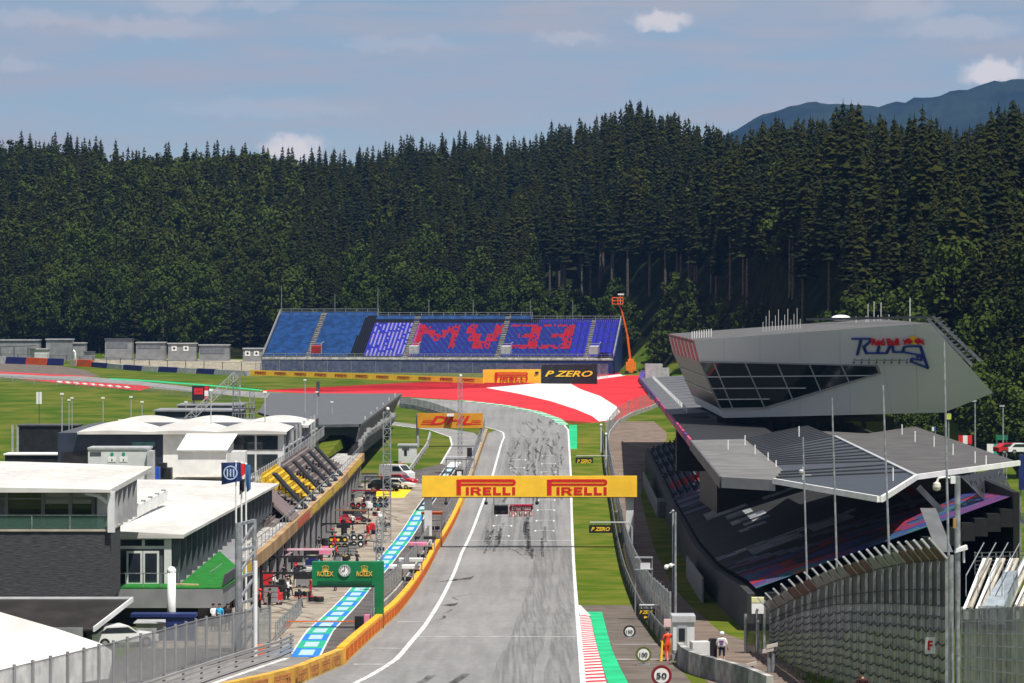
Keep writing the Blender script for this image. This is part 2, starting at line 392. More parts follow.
# ================================================================ paved surfaces
def road_mat():
    m = bpy.data.materials.new('track_asphalt'); m.use_nodes = True; nt = m.node_tree; L = nt.links.new; b = nt.nodes['Principled BSDF']
    b.inputs['Roughness'].default_value = 0.82; b.inputs['Specular IOR Level'].default_value = 0.25
    tc = nt.nodes.new('ShaderNodeTexCoord')
    def noise(scale, st, det=6):
        mp = nt.nodes.new('ShaderNodeMapping'); mp.inputs['Scale'].default_value = st
        n = nt.nodes.new('ShaderNodeTexNoise'); n.inputs['Scale'].default_value = scale; n.inputs['Detail'].default_value = det; n.inputs['Roughness'].default_value = 0.6
        L(tc.outputs['Object'], mp.inputs[0]); L(mp.outputs[0], n.inputs['Vector']); return n.outputs['Fac']
    def ramp(f, p0, c0, p1, c1):
        r = nt.nodes.new('ShaderNodeValToRGB'); r.color_ramp.elements[0].position = p0; r.color_ramp.elements[0].color = (*c0,1); r.color_ramp.elements[1].position = p1; r.color_ramp.elements[1].color = (*c1,1); L(f, r.inputs[0]); return r.outputs[0]
    def mul(a, c):
        x = nt.nodes.new('ShaderNodeMix'); x.data_type = 'RGBA'; x.blend_type = 'MULTIPLY'; x.inputs['Factor'].default_value = 1; L(a, x.inputs['A']); L(c, x.inputs['B']); return x.outputs['Result']
    base = ramp(noise(0.05,(1,1,1)), 0.35, (0.195,0.193,0.19), 0.65, (0.235,0.232,0.228))
    base = mul(base, ramp(noise(2.2,(1,0.35,1),8), 0.3, (0.86,0.86,0.86), 0.7, (1.06,1.06,1.06)))
    base = mul(base, ramp(noise(0.9,(1.0,0.012,1),5), 0.38, (0.87,0.87,0.875), 0.58, (1.04,1.04,1.04)))      # worn racing lines along the straight
    base = mul(base, ramp(noise(1.3,(0.02,1.4,1),4), 0.28, (0.95,0.95,0.95), 0.42, (1,1,1)))                       # paving joints across
    L(base, b.inputs['Base Color'])
    return m
track_m = road_mat()
pit_m = mat('pit_lane_asphalt', (0.072,0.064,0.06), 0.85, 0, 0.25, 0.5, 0.2, 8, col2=(0.115,0.102,0.095))
apron_m = mat('pit_apron_concrete', (0.2,0.165,0.125), 0.85, 0, 0.25, 0.35, 0.2, 8, col2=(0.31,0.27,0.22), fac=(0.36,0.6))
brown_m = mat('brown_runoff_asphalt', (0.098,0.08,0.066), 0.88, 0, 0.2, 0.6, 0.2, 8, col2=(0.135,0.112,0.094))
path_m = mat('service_road', (0.13,0.10,0.08), 0.9, 0, 0.2, 0.4, 0.15, 8, col2=(0.19,0.145,0.115))
line_m = mat('road_line_paint', (0.62,0.62,0.61), 0.7, 0, 0.3, 1.2)
redr = mat('red_runoff_paint', (0.58,0.018,0.024), 0.65, 0, 0.22, 0.08, 0.3, 10)
whiter = mat('white_runoff_paint', (0.66,0.65,0.63), 0.65, 0, 0.16, 0.1, 0.3, 9)
greenr = mat('green_runoff_paint', (0.008,0.42,0.17), 0.65, 0, 0.2, 0.4, 0.3, 9)
mown = mat('mown_grass', (0.055,0.098,0.005), 0.95, 0, 0.25, 0.22, 0.05, 14, col2=(0.128,0.132,0.018), bump=0.3)
def g2(px, py):
    v = G(px, py); return (v.x, v.y)
outer = [(10.4,555),(9.9,570),(9.5,582),(5.9,608),(-0.8,630),(-10.6,647),(-24.7,661),(-41,676),(-57,683),(-73,702),(-91,733),(-105,755),(-135,790),(-170,815)]
inner = [(-1.3,540),(-1.6,548),(-2.8,555),(-8,574),(-14.7,606),(-23.8,634),(-39.4,650),(-57.6,662),(-71,682),(-87,704),(-112,733),(-129,755),(-165,775)]
LW = [(60,-30),(110,-18),(150,-8.3),(160,-7.2),(171,-6.5),(205,-6.0),(258,-5.8),(328,-5.5),(394,-4.3),(453,-2.95),(520,-1.85),(540,-1.3)]   # left white line X by Y
RW = [(60,2.1),(152,3.6),(248,5.3),(395,7.85),(453,8.9),(555,10.4)]
WALLX = [(80,-34),(130,-18.5),(143,-13.2),(152,-10.8),(166,-9.25),(221,-8.5),(328,-8.2),(394,-6.85),(418,-6.4),(544,-4.4)]
def lx(y): return interp(LW, y)
def rx(y): return interp(RW, y)
def wx(y): return interp(WALLX, y)
yy = list(range(80,541,10))
sheet('race_track', [(wx(y),y) for y in yy]+[(-4.4,545)]+inner[1:][0:0]+[(-4.4,546)]+[(x,y) for x,y in inner[2:]]+outer[::-1]+[(rx(y)+0.15,y) for y in yy[::-1]], track_m, 2)
# green trackside turf strip right of the track
RAILX = [(80,9.6),(187,8.9),(221,9.15),(288,10.45),(394,12.8),(467,14.1),(510,15.1),(545,16.2),(575,17)]
def rail(y): return interp(RAILX, y)
yt = list(range(238,586,12))
sheet('grass_verge', [(rx(y)+0.15,y) for y in yt if y < 556]+[(10.0,575),(9.6,584)]+[(rail(y),y) for y in yt[::-1]], mown, 1)
# brown asphalt run-off at the bottom with green paint strip and kerb
sheet('runoff_asphalt', [(3.0,80),(5.1,238),(rail(238),238),(rail(187),187),(rail(165)+.1,165),(9.2,80)], brown_m, 1)
gr = [(602,612),(607,632),(612,650),(620,668),(628,683)]; gl = [(586,612),(590,616),(594,632),(598,650),(603,668),(608,683)]
sheet('green_runoff', [g2(*p) for p in gl]+[(6.2,120),(8.8,120)]+[g2(*p) for p in gr[::-1]], greenr, 2)
# kerb teeth: red and white, low ramp
kl = [(577.5,615),(579,632),(580.5,650),(583,683),(585,700)]; kr = [(591,621),(594,636),(598,652),(606,683),(611,700)]
kerbred = mat('kerb_red', (0.55,0.03,0.035), 0.6, 0, 0.2, 1.0); kerbwhite = mat('kerb_white', (0.68,0.67,0.65), 0.6, 0, 0.15, 1.0)
k = MB(); ya = 221.0; i = 0
KL = [(G(*p).y, G(*p).x) for p in kl][::-1]; KR = [(G(*p).y, G(*p).x) for p in kr][::-1]
while ya > 128:
    yb = ya-1.15; a0, a1 = interp(KL,ya), interp(KL,yb); b0, b1 = interp(KR,ya), interp(KR,yb)
    b0 = min(b0, a0+ (222-ya)*0.25+.3); b1 = min(b1, a1+(222-yb)*0.25+.3)
    A = [(a0,ya,ZG(ya)+.02),(b0,ya,ZG(ya)+.08),(b1,yb,ZG(yb)+.08),(a1,yb,ZG(yb)+.02)]
    k.solid([(x,y,z-0.1) for x,y,z in A], A, i % 2); ya = yb; i += 1
struct(k.build('kerb', [kerbred, kerbwhite]))
sheet('kerb_lead_in', [(rx(238)+.1,238),(rx(221)+.2,221),(rx(221)+1.0,221),(rx(238)+.3,238)], line_m, 3)
# big red and white run-off behind the corner
def bandpts(L): return [g2(*p) for p in L]
rl = [(260,391),(330,394.4),(400,396.4),(463,400.6),(483,402.6),(508,405.6),(541,412),(561,419),(566,423),(576,424.5),(600,422),(622,419),(652,407),(655,402),(645,371.2)]
ru = [(596,376.6),(565,381),(485,388),(400,390.6),(330,391.6),(260,390.4)]
sheet('red_runoff', bandpts(rl+ru), redr, 1)
sheet('white_runoff', bandpts([(486,387.8),(520,394),(550,401),(575,409),(592,416),(599,421.5),(612,420),(620,412),(616,406),(600,396),(580,389),(566,381)]), whiter, 2)
sheet('white_runoff', bandpts([(596,377),(645,371.4),(645,373.2),(596,379.6)]), whiter, 2)
# green and white kerb on the outside of the bend, green block at its end
ko = [(463,400.4),(483,402.4),(508,405.4),(541,411.8),(561,418.8),(569,425)]
k = MB()
pts = [G(*p) for p in ko]; acc = []
for a, b in zip(pts[:-1], pts[1:]):
    n = max(1,int((b-a).length/1.5))
    acc += [a.lerp(b,t/n) for t in range(n)]
acc.append(pts[-1])
for i, (a, b) in enumerate(zip(acc[:-1],acc[1:])):
    t = (b-a).normalized(); n = Vector((-t.y,t.x,0)); w = 1.9
    if n.y < 0: n = -n
    A = [a, b, b-n*w, a-n*w]
    A = [Vector((p.x,p.y,ZG(p.y)+0.05)) for p in A]
    k.solid([p-Vector((0,0,0.15)) for p in A], A, 1 if i%3==2 else 0)
struct(k.build('kerb', [mat('kerb_green',(0.01,0.34,0.15),0.6,0,0.15,1), kerbwhite]))
sheet('green_runoff', bandpts([(569,425),(577,425),(577,449),(570,449)]), greenr, 2)
# pit lane, pit entry road, apron
FX = -21.5
yp = list(range(150,441,10))
sheet('pit_lane', [(FX-1,y) for y in yp]+[g2(441,464),g2(452,445),g2(450,437),g2(430,430),g2(400,426),g2(330,418),g2(250,412),g2(250,410),g2(330,414.5),g2(400,422.6),g2(450,429),g2(474,433),g2(486,436)]+[(wx(y)-.3,y) for y in (520,470,418,394,328,221,166)]+[(-11.5,158)], pit_m, 1)
sheet('pit_exit_road', [(wx(y)-.2,y) for y in (166,160,152,140,130,80)]+[(-40,80),(-27,130),(-20.5,152),(-14.6,172),(-14.0,178)], mat('pit_exit_asphalt',(0.2,0.19,0.18),0.85,0,0.2,0.5), 3)
STRIP = [(150,-11.4),(172,-12.7),(200,-13.6),(273,-14.3),(330,-13.9),(397,-12.8),(468,-10.4),(492,-8.9)]
def sxx(y): return interp(STRIP,y)
yq = list(range(180,441,10))
sheet('pit_apron', [(FX-.5,y) for y in yq]+[(sxx(y)-0.1,y) for y in yq[::-1]], apron_m, 2)
sheet('entry_road_surface', [g2(441,464),g2(452,445),g2(450,437),g2(430,430),g2(400,426),g2(330,418),g2(330,414.5),g2(400,422.6),g2(450,429),g2(474,433),g2(482,440),g2(466,470)], mat('entry_road_asphalt',(0.22,0.215,0.21),0.85,0,0.15,0.4), 2)
# blue, green and white striped working-lane line
bl = mat('line_blue_paint',(0.012,0.17,0.55),0.6,0,0.1,1); gn = mat('line_green_paint',(0.012,0.36,0.2),0.6,0,0.1,1)
palebl = mat('pale_blue_paint',(0.36,0.52,0.6),0.6,0,0.15,3)
seg = []; y = 172.0; i = 0
sheet('pit_line', [(sxx(a)-.12,a) for a in range(172,481,14)]+[(sxx(a)+1.72,a) for a in range(480,171,-14)], line_m, 3)
while y < 470:
    y2 = min(y+8.0, 470); n = 3
    cols = bl if i%2==0 else gn
    if y > 395: cols = black
    sheet('pit_line_block', [(sxx(y),y),(sxx(y2),y2),(sxx(y2)+1.6,y2),(sxx(y)+1.6,y)], cols, 4)
    m0, m1 = y+1.5, y2-1.5
    sheet('pit_line_block', [(sxx(m0)+.38,m0),(sxx(m1)+.38,m1),(sxx(m1)+1.22,m1),(sxx(m0)+1.22,m0)], palebl, 5)
    y = y2; i += 1
sheet('yellow_floor_paint', bandpts([(366,498),(372,491),(412,489),(404,498)]), mat('yellow_floor',(0.78,0.55,0.01),0.6,0,0.08,1), 5)
# white lines
def line(name, pts, w, m=line_m, lvl=4): return sheet(name, [(p.x,p.y) for p in strip_pts(pts, w)], m, lvl)
line('road_line', [(lx(y),y) for y in range(80,541,6)]+[(-1.6,548),(-2.8,555),(-5.2,564)], 0.32)
line('road_line', [(rx(y),y) for y in range(80,556,25)]+[(10.4,555)], 0.3)
line('road_line', [(x,y) for x,y in outer[0:7]], 0.35)
line('road_line', [g2(441,464),g2(452,445),g2(450,437),g2(430,430),g2(400,426),g2(330,418)], 0.3)
line('road_line', [(-24,120),(-15.4,151),(-12.8,171)], 0.3)
for y, a, b, w in [(349,'l','r',.35),(192.5,'l','r',.3),(184,'r','o',.3),(170,'r','o',.3),(193,'r','o',.0),(212,'w','l',.35),(180,'w','l',.3),(166,'w','l',.35)]:
    if not w: continue
    xa = {'l':lx,'w':wx,'r':rx}[a](y); xb = {'r':rx,'l':lx,'o':rail}[b](y)
    if a == 'w': xa += .5
    if a == 'r': xa += 2.0
    sheet('road_line', [(xa,y-w/2),(xb,y-w/2),(xb,y+w/2),(xa,y+w/2)], line_m, 4)
# starting grid boxes
for r in range(10):
    for sd in (0,1):
        y = 357+ r*16 + sd*8; x = (lx(y)+2.3) if sd == 0 else (rx(y)-4.6)
        if y > 500: continue
        sheet('grid_line', [(x,y),(x+2.4,y),(x+2.4,y+.3),(x,y+.3)], line_m, 4)
        sheet('grid_line', [(x,y-1.6),(x+.2,y-1.6),(x+.2,y-.02),(x,y-.02)], line_m, 4)
        sheet('grid_line', [(x+2.2,y-1.6),(x+2.4,y-1.6),(x+2.4,y-.02),(x+2.2,y-.02)], line_m, 4)
# rubber laid on the straight: long soft streaks, wheelspin dashes on the grid
def skidmat(name, lo, hi, sc=(2.5,0.05,1)):
    m = bpy.data.materials.new(name); m.use_nodes = True; nt = m.node_tree; L = nt.links.new; b = nt.nodes['Principled BSDF']; out = nt.nodes['Material Output']
    b.inputs['Base Color'].default_value = (0.025,0.025,0.026,1); b.inputs['Roughness'].default_value = 0.7
    tc = nt.nodes.new('ShaderNodeTexCoord'); mp = nt.nodes.new('ShaderNodeMapping'); mp.inputs['Scale'].default_value = sc
    n = nt.nodes.new('ShaderNodeTexNoise'); n.inputs['Scale'].default_value = 1.4; n.inputs['Detail'].default_value = 7
    r = nt.nodes.new('ShaderNodeMapRange'); r.inputs['From Min'].default_value = lo; r.inputs['From Max'].default_value = hi
    tr = nt.nodes.new('ShaderNodeBsdfTransparent'); mx = nt.nodes.new('ShaderNodeMixShader')
    L(tc.outputs['Object'],mp.inputs[0]); L(mp.outputs[0],n.inputs['Vector']); L(n.outputs['Fac'],r.inputs['Value']); L(r.outputs[0],mx.inputs[0]); L(tr.outputs[0],mx.inputs[1]); L(b.outputs[0],mx.inputs[2]); L(mx.outputs[0],out.inputs['Surface'])
    return m
soft = skidmat('rubber_film', 0.34, 1.75, (4,0.004,1)); hard = skidmat('tyre_rubber', 0.3, 0.95, (1.5,0.25,1))
def streak(x0, y0, x1, y1, w, m, lvl=3):
    n = max(2, int(abs(y1-y0)/8)); pts = []
    for i in range(n+1):
        t = i/n; pts.append((x0+(x1-x0)*t+random.uniform(-.1,.1)*w, y0+(y1-y0)*t))
    A = strip_pts(pts, w); sheet('tyre_marks', [(p.x,p.y) for p in A], m, lvl)
for (xo, w) in [(2.0,1.7),(4.3,1.3),(7.6,1.5),(9.6,1.2),(5.9,.9)]:
    streak(lx(345)+xo, 330, lx(540)+xo*0.95, 535, w, soft)
for (xo, w) in [(-3.6,2.2),(-1.3,1.4)]:
    streak(rx(130)+xo, 130, rx(335)+xo+.6, 335, w, soft)
for k_ in range(26):
    x = lx(340)+random.choice([2.0,2.3,3.5,3.8,6.9,7.2,8.8,9.1])+random.uniform(-.25,.25); y = random.uniform(316,366)
    streak(x, y, x+random.uniform(-.15,.5)+.25, y+random.uniform(14,32), random.uniform(.25,.42), hard, 4)
for k_ in range(95):
    y = random.uniform(408,575); t = random.uniform(0.18,0.93); t = t if random.random()<.75 else random.uniform(.3,.6)
    x = lx(min(y,540))+t*(rx(y)-lx(min(y,540))); dx = random.uniform(-1.0,.7)
    streak(x, y, x+dx, y+random.uniform(5,16), random.uniform(.2,.4), hard, 4)
for pts in [[(-2.2,345),(.8,338),(2.5,322)],[(-1.0,338),(.4,331),(1.2,322)],[(-6,222),(-4.9,226),(-4.6,231)],[(-5.6,238),(-4.6,236),(-4.4,242)],[(-4.4,246),(-5,251),(-3.4,256)],[(-5.4,214),(-4.9,217),(-5,221)],[(-7,276),(-5,283),(-4,281),(-3.7,287)]]:
    A = strip_pts(pts,.22); sheet('tyre_marks', [(p.x,p.y) for p in A], hard, 4)
for pts in [[(-4.9,150),(-4.2,158)],[(-3.3,150),(-2.4,159)],[(-19,215),(-17.5,230),(-16,228)],[(-20,232),(-17,250),(-15.5,246)],[(-20,262),(-17.5,280),(-15.8,277)],[(-19.5,292),(-17.5,309),(-15.6,304)],[(-19.5,246),(-16.5,236)],[(-19,322),(-16.6,340),(-15,336)],[(-18,350),(-16,366)],[(-20,274),(-17,262)],[(-10.8,330),(-9.6,300),(-10.8,270)],[(-9.8,360),(-9.4,330)]]:
    A = strip_pts(pts,.45); sheet('tyre_marks', [(p.x,p.y) for p in A], hard, 4)
for k_ in range(16):
    y = 205+k_*13+random.uniform(-4,4); x = FX+random.uniform(1,3); pts = [(x+t*random.uniform(4.6,5.6), y+9*math.sin(t*2.4+k_)) for t in (0,.2,.4,.6,.8,1)]
    A = strip_pts(pts,.34); sheet('tyre_marks', [(p.x,p.y) for p in A], hard, 4)
# far left: brown run-off, red painted strip with white smears, green verge line
sheet('runoff_asphalt', bandpts([(-30,362),(20,364),(60,366),(85,370),(100,376.5),(50,375.4),(0,372.4),(-30,370.5)]), brown_m, 1)
sheet('red_verge', bandpts([(-30,370.6),(0,371.8),(50,374.4),(97,376.6),(50,375.9),(0,373.4),(-30,372)]), redr, 3)
sheet('red_verge', bandpts([(18,378.8),(55,380.4),(140,385.2),(152,387),(140,390.6),(60,383.2)]), redr, 3)
for i in range(9):
    x = 56+i*8.4; y = 381.0+i*0.66
    sheet('verge_lettering', bandpts([(x,y+.2),(x+4,y-0.1),(x+7.5,y+1.5),(x+3.5,y+2.1)]), whiter, 4)
sheet('green_verge', bandpts([(110,378.2),(150,380.4),(205,384.4),(262,389.8),(262,391),(205,385.8),(150,381.8),(110,379.4)]), greenr, 3)
# service road beside the right-hand stand
RD = [(150,15.5),(185,14.4),(200,13.4),(258,13.9),(330,15.4),(420,17.6),(470,20.5),(500,24.5),(545,28),(580,27)]
def rd(y): return interp(RD,y)
yr = list(range(150,581,10))
sheet('service_road', [(rail(min(y,575))+.9,y) for y in yr]+[(rd(y)+.4,y) for y in yr[::-1]], path_m, 1)
yr = list(range(165,560,12))
sheet('grass_verge', [(rd(y)+.4,y) for y in yr]+[(rd(y)+2.6+1.2*(y>230),y) for y in yr[::-1]], mown, 1)
# gravel and grey yards in front of the forest
sheet('gravel_yard', bandpts([(84,363.2),(150,366),(262,371),(264,360),(120,353.6),(84,353.2)]), mat('pale_gravel',(0.33,0.29,0.22),0.95,0,0.25,0.5,0.1), 1)
sheet('gravel_yard', bandpts([(600,371),(700,372),(700,362),(600,362)]), mat('grey_gravel',(0.27,0.265,0.255),0.95,0,0.25,0.5,0.1), 1)
# haze
hz = MB(); hz.bx(-7400,7400,-400,8900,0.9,720); hz = hz.build('haze', []); hz['kind'] = 'stuff'
hm = bpy.data.materials.new('air_haze'); hm.use_nodes = True; n_ = hm.node_tree; n_.nodes.remove(n_.nodes['Principled BSDF'])
pv = n_.nodes.new('ShaderNodeVolumePrincipled'); pv.inputs['Color'].default_value = (0.22,0.47,1,1); pv.inputs['Density'].default_value = HAZE = 0.00005; pv.inputs['Anisotropy'].default_value = 0.2
n_.links.new(pv.outputs[0], n_.nodes['Material Output'].inputs['Volume']); hz.data.materials.clear(); hz.data.materials.append(hm)
# ================================================================ trees
def leafmat(name, c1, c2):
    m = bpy.data.materials.new(name); m.use_nodes = True; nt = m.node_tree; L = nt.links.new; b = nt.nodes['Principled BSDF']
    b.inputs['Roughness'].default_value = 0.9; b.inputs['Specular IOR Level'].default_value = 0.08
    tc = nt.nodes.new('ShaderNodeNewGeometry'); n = nt.nodes.new('ShaderNodeTexNoise'); n.inputs['Scale'].default_value = 0.16; n.inputs['Detail'].default_value = 4
    oi = nt.nodes.new('ShaderNodeObjectInfo'); ad = nt.nodes.new('ShaderNodeMath'); ad.operation = 'MULTIPLY_ADD'; ad.inputs[1].default_value = 0.5; 
    mt = nt.nodes.new('ShaderNodeMath'); mt.operation = 'MULTIPLY'; mt.inputs[1].default_value = 0.4
    L(oi.outputs['Random'], mt.inputs[0]); L(n.outputs['Fac'], ad.inputs[0]); L(mt.outputs[0], ad.inputs[2])
    r = nt.nodes.new('ShaderNodeValToRGB'); r.color_ramp.elements[0].position = 0.2; r.color_ramp.elements[0].color = (*c1,1); r.color_ramp.elements[1].position = 0.62; r.color_ramp.elements[1].color = (*c2,1)
    L(tc.outputs['Position'], n.inputs['Vector']); L(ad.outputs[0], r.inputs[0]); L(r.outputs[0], b.inputs['Base Color'])
    return m
spruce_leaf = leafmat('spruce_needles', (0.006,0.0088,0.0016), (0.0185,0.0225,0.0035))
decid_leaf = leafmat('broad_leaves', (0.014,0.022,0.003), (0.033,0.042,0.005))
bright_leaf = leafmat('bright_broad_leaves', (0.024,0.041,0.005), (0.043,0.062,0.009))
bark = mat('spruce_bark', (0.10,0.085,0.07), 0.95, 0, 0.35, 2.0, 0.05)
class LF:
    def __init__(s): s.v = []; s.f = []; s.m = []
    def quad(s, a, b, c, d, m=0):
        i = len(s.v); s.v += [a,b,c,d]; s.f.append((i,i+1,i+2,i+3)); s.m.append(m)
    def mesh(s, name, mats):
        me = bpy.data.meshes.new(name); me.from_pydata([tuple(x) for x in s.v], [], s.f)
        for m in mats: me.materials.append(m)
        me.polygons.foreach_set('material_index', s.m); me.update(); return me
def trunk_mesh(name, h, r, n=6):
    mb = LF(); pts = []
    lv = [0,0.15,0.4,0.7,1.0]
    for t in lv:
        rr = r*(1-t*0.93); ox = math.sin(t*3+h)*r*0.4
        pts.append([Vector((ox+rr*math.cos(2*math.pi*k/n), rr*math.sin(2*math.pi*k/n), h*t-(0.6 if t == 0 else 0))) for k in range(n)])
    for a, b in zip(pts[:-1], pts[1:]):
        for k in range(n): mb.quad(a[k], a[(k+1)%n], b[(k+1)%n], b[k])
    return mb
def spruce(h, rad, bare, layers, nb, rr):
    lf = LF()
    for i in range(layers):
        t = bare + (1-bare)*(i/layers)**0.92; u = (t-bare)/(1-bare)
        r = rad*((1-u)**0.7)*(0.55 if u < 0.06 else 1)*rr.uniform(0.75,1.15)+0.18
        z = h*t
        for k in range(nb):
            a = 2*math.pi*(k+rr.uniform(-.35,.35))/nb + i*0.7; L_ = r*rr.uniform(0.7,1.18); d = L_*rr.uniform(0.35,0.62)
            wd = max(0.32, L_*rr.uniform(0.34,0.52)); zz = z+rr.uniform(-.3,.3)*h/layers
            c, s = math.cos(a), math.sin(a); tx, ty = -s, c
            b0 = Vector((0.05*c,0.05*s,zz+0.25)); mid = Vector((c*L_*.6, s*L_*.6, zz-d*.45)); tip = Vector((c*L_, s*L_, zz-d*.8))
            w = Vector((tx,ty,0))*wd; dn = Vector((0,0,-wd*0.55))
            lf.quad(b0, mid-w+dn, tip+Vector((0,0,-.15)), mid+Vector((0,0,.12)))
            lf.quad(b0, mid+Vector((0,0,.12)), tip, mid+w+dn)
    lf.quad(Vector((-.12,0,h*.95)),Vector((.12,0,h*.95)),Vector((.02,0,h*1.02)),Vector((-.02,0,h*1.02)))
    return lf
def decid(h, rad, bare, nclump, nleaf, ls, rr, lean=0.0):
    lf = LF(); cz = h*(bare+1)/2; hz_ = h*(1-bare)/2
    for k in range(nclump):
        while True:
            p = Vector((rr.uniform(-1,1), rr.uniform(-1,1), rr.uniform(-1,1)))
            if 0.25 < p.length < 1: break
        prof = 1.0 if p.z < 0.2 else 1-(p.z-.2)*0.35
        c = Vector((p.x*rad*prof*rr.uniform(.8,1.1), p.y*rad*prof*rr.uniform(.8,1.1), cz+p.z*hz_)); cr_ = rad*rr.uniform(0.2,0.36)
        for j in range(nleaf):
            d = Vector((rr.gauss(0,1), rr.gauss(0,1), rr.gauss(0,.8))).normalized()
            q = c+d*cr_*rr.uniform(.55,1.05); nrm = (d+Vector((rr.uniform(-.6,.6),rr.uniform(-.6,.6),rr.uniform(-.1,.9)))).normalized()
            U = nrm.cross(Vector((0.3,0.2,1))).normalized(); V = nrm.cross(U); s = ls*rr.uniform(.6,1.3)
            lf.quad(q-U*s-V*s*.5, q+U*s*.3-V*s, q+U*s+V*s*.4, q-U*s*.2+V*s)
    return lf
rr = random.Random(3)
HS = 27.0
SPR = [spruce(HS, rr.uniform(3.0,3.8), bare, 24, 9, rr) for bare in (0.08,0.12,0.1,0.16)]
SPB = [spruce(HS, rr.uniform(2.6,3.2), bare, 19, 8, rr) for bare in (0.5,0.58,0.46)]
DEC = [decid(17, rr.uniform(4.6,5.6), 0.12, 70, 36, 0.27, rr) for _ in range(4)]
BSH = [decid(8, 2.8, 0.03, 30, 24, 0.27, rr) for _ in range(3)]
SPRm = [l.mesh('crown',[spruce_leaf]) for l in SPR]; SPBm = [l.mesh('crown',[spruce_leaf]) for l in SPB]
DECm = [l.mesh('crown',[decid_leaf]) for l in DEC]; BRIm = [l.mesh('crown',[bright_leaf]) for l in DEC]; BSHm = [l.mesh('crown',[bright_leaf]) for l in BSH]
TRm = trunk_mesh('t',HS*0.97,0.42).mesh('trunk',[bark]); TDm = trunk_mesh('t',12,0.3).mesh('trunk',[bark]); TBm = trunk_mesh('t',5,0.12).mesh('trunk',[bark])
def tree(name, crown, trunk, x, y, z, sc, label, cat, group, sxy=1.0):
    o = bpy.data.objects.new(name, None); COL.objects.link(o); o.location = (x,y,z); o.rotation_euler.z = random.uniform(0,6.28); o.scale = (sc*sxy,sc*sxy,sc)
    tag(o, label, cat, group)
    for nm, me in (('trunk',trunk),('crown',crown)):
        c = bpy.data.objects.new(nm, me); COL.objects.link(c); c.parent = o
    return o
# scatter over the slope
cand = []
def pxof(x, y): return CX+F*x/y
y = 845.0
for x0 in np.arange(-390, 400, 4.5):
    for y0 in np.arange(440, 1180, 4.5):
        x = x0+random.uniform(-2.0,2.0); y = y0+random.uniform(-2.0,2.0); s = y-yfoot(x)
        u = pxof(x,y)
        if s < 3 or u < -330 or u > 1330: continue
        cand.append((x,y,s,u))
def dens(x, y): return 0.5+0.5*math.sin(x*0.033+math.sin(y*0.021)*2)*math.cos(y*0.024+x*0.011)
forest = []; near = []
for x, y, s, u in cand:
    z = ZT(x,y); py = HY+F*(CAMZ-z)/y
    if z+30 < 4: continue
    kind = 'S'
    d = dens(x,y)
    if u < 545:
        if s < 26: kind = 'D' if random.random() < 0.62 else 'S'
        elif random.random() < (0.5 if d > .5 else 0.2)*(1.5 if 130 < u < 430 else 1): kind = 'D'
        if u > 300 and s > 10 and random.random()<.8: kind = 'S'
    elif u < 850:
        if s < 40: kind = 'B'
        elif s < 72: kind = 'T'
        elif random.random() < .05: kind = 'D'
    else:
        if s < 20: kind = 'D' if random.random() < .5 else 'S'
        elif random.random() < .10: kind = 'D'
    forest.append((x,y,z,s,u,kind))
# bare-trunk spruce edge: thin out the rows in front of it
forest = [f for f in forest if not (f[5] == 'B' and random.random() < 0.45) and not (f[5] == 'T' and random.random() < 0.62)]
cnt = {'S':0,'D':0,'B':0,'T':0}
order = sorted(forest, key=lambda f: f[3]+ (0 if f[4] > 0 else 60) + (0 if f[4] < 1024 else 60))
LIM = {'S':190,'T':100,'D':150,'B':120}
rest = []
for f in order:
    x, y, z, s, u, kind = f
    if kind in 'SD' and s > (130 if u < 850 else 150): rest.append(f); continue
    if cnt[kind] >= LIM[kind] or not (-30 < u < 1050): rest.append(f); continue
    cnt[kind] += 1
    side = 'left hillside' if u < 262 else ('slope behind the far grandstand' if u < 640 else 'slope behind the grey wing building')
    if kind == 'S': tree('spruce_tree', random.choice(SPRm), TRm, x,y,z, random.uniform(.6,.92), 'dark green spruce in the dense forest on the %s' % side, 'tree', 'dark spruces on the %s' % side)
    elif kind == 'T': tree('tall_spruce_tree', random.choice(SPBm), TRm, x,y,z, random.uniform(.8,1.05), 'tall spruce with a bare pale trunk at the forest edge', 'tree', 'bare trunked spruces at the forest edge', 1.1)
    elif kind == 'D': tree('broadleaf_tree', random.choice(DECm if random.random()<.55 else BRIm), TDm, x,y,z, random.uniform(.85,1.5), 'round leafy green tree at the foot of the %s' % side, 'tree', 'leafy trees on the %s' % side)
    else: tree('young_broadleaf_tree', random.choice(BSHm), TBm, x,y,z, random.uniform(.7,1.5), 'low bright green young tree below the bare spruce trunks', 'tree', 'young trees below the spruce edge')
# single bright trees by the right edge
for (px, py, d, hh, lab) in [(990,432,452,17,'big bright green leafy tree right of the grey wing building'),(1018,430,450,13,'smaller bright green leafy tree at the right edge behind the road signs'),(905,440,470,10,'leafy green tree half hidden below the right overhang of the wing building'),(925,440,480,9,'small leafy tree under the pointed right tip of the wing building')]:
    g = P(px,py,d); tree('broadleaf_tree', random.choice(BRIm), TDm, g.x, d, ZT(g.x,d), hh/17.0, lab, 'tree', None, 1.25)
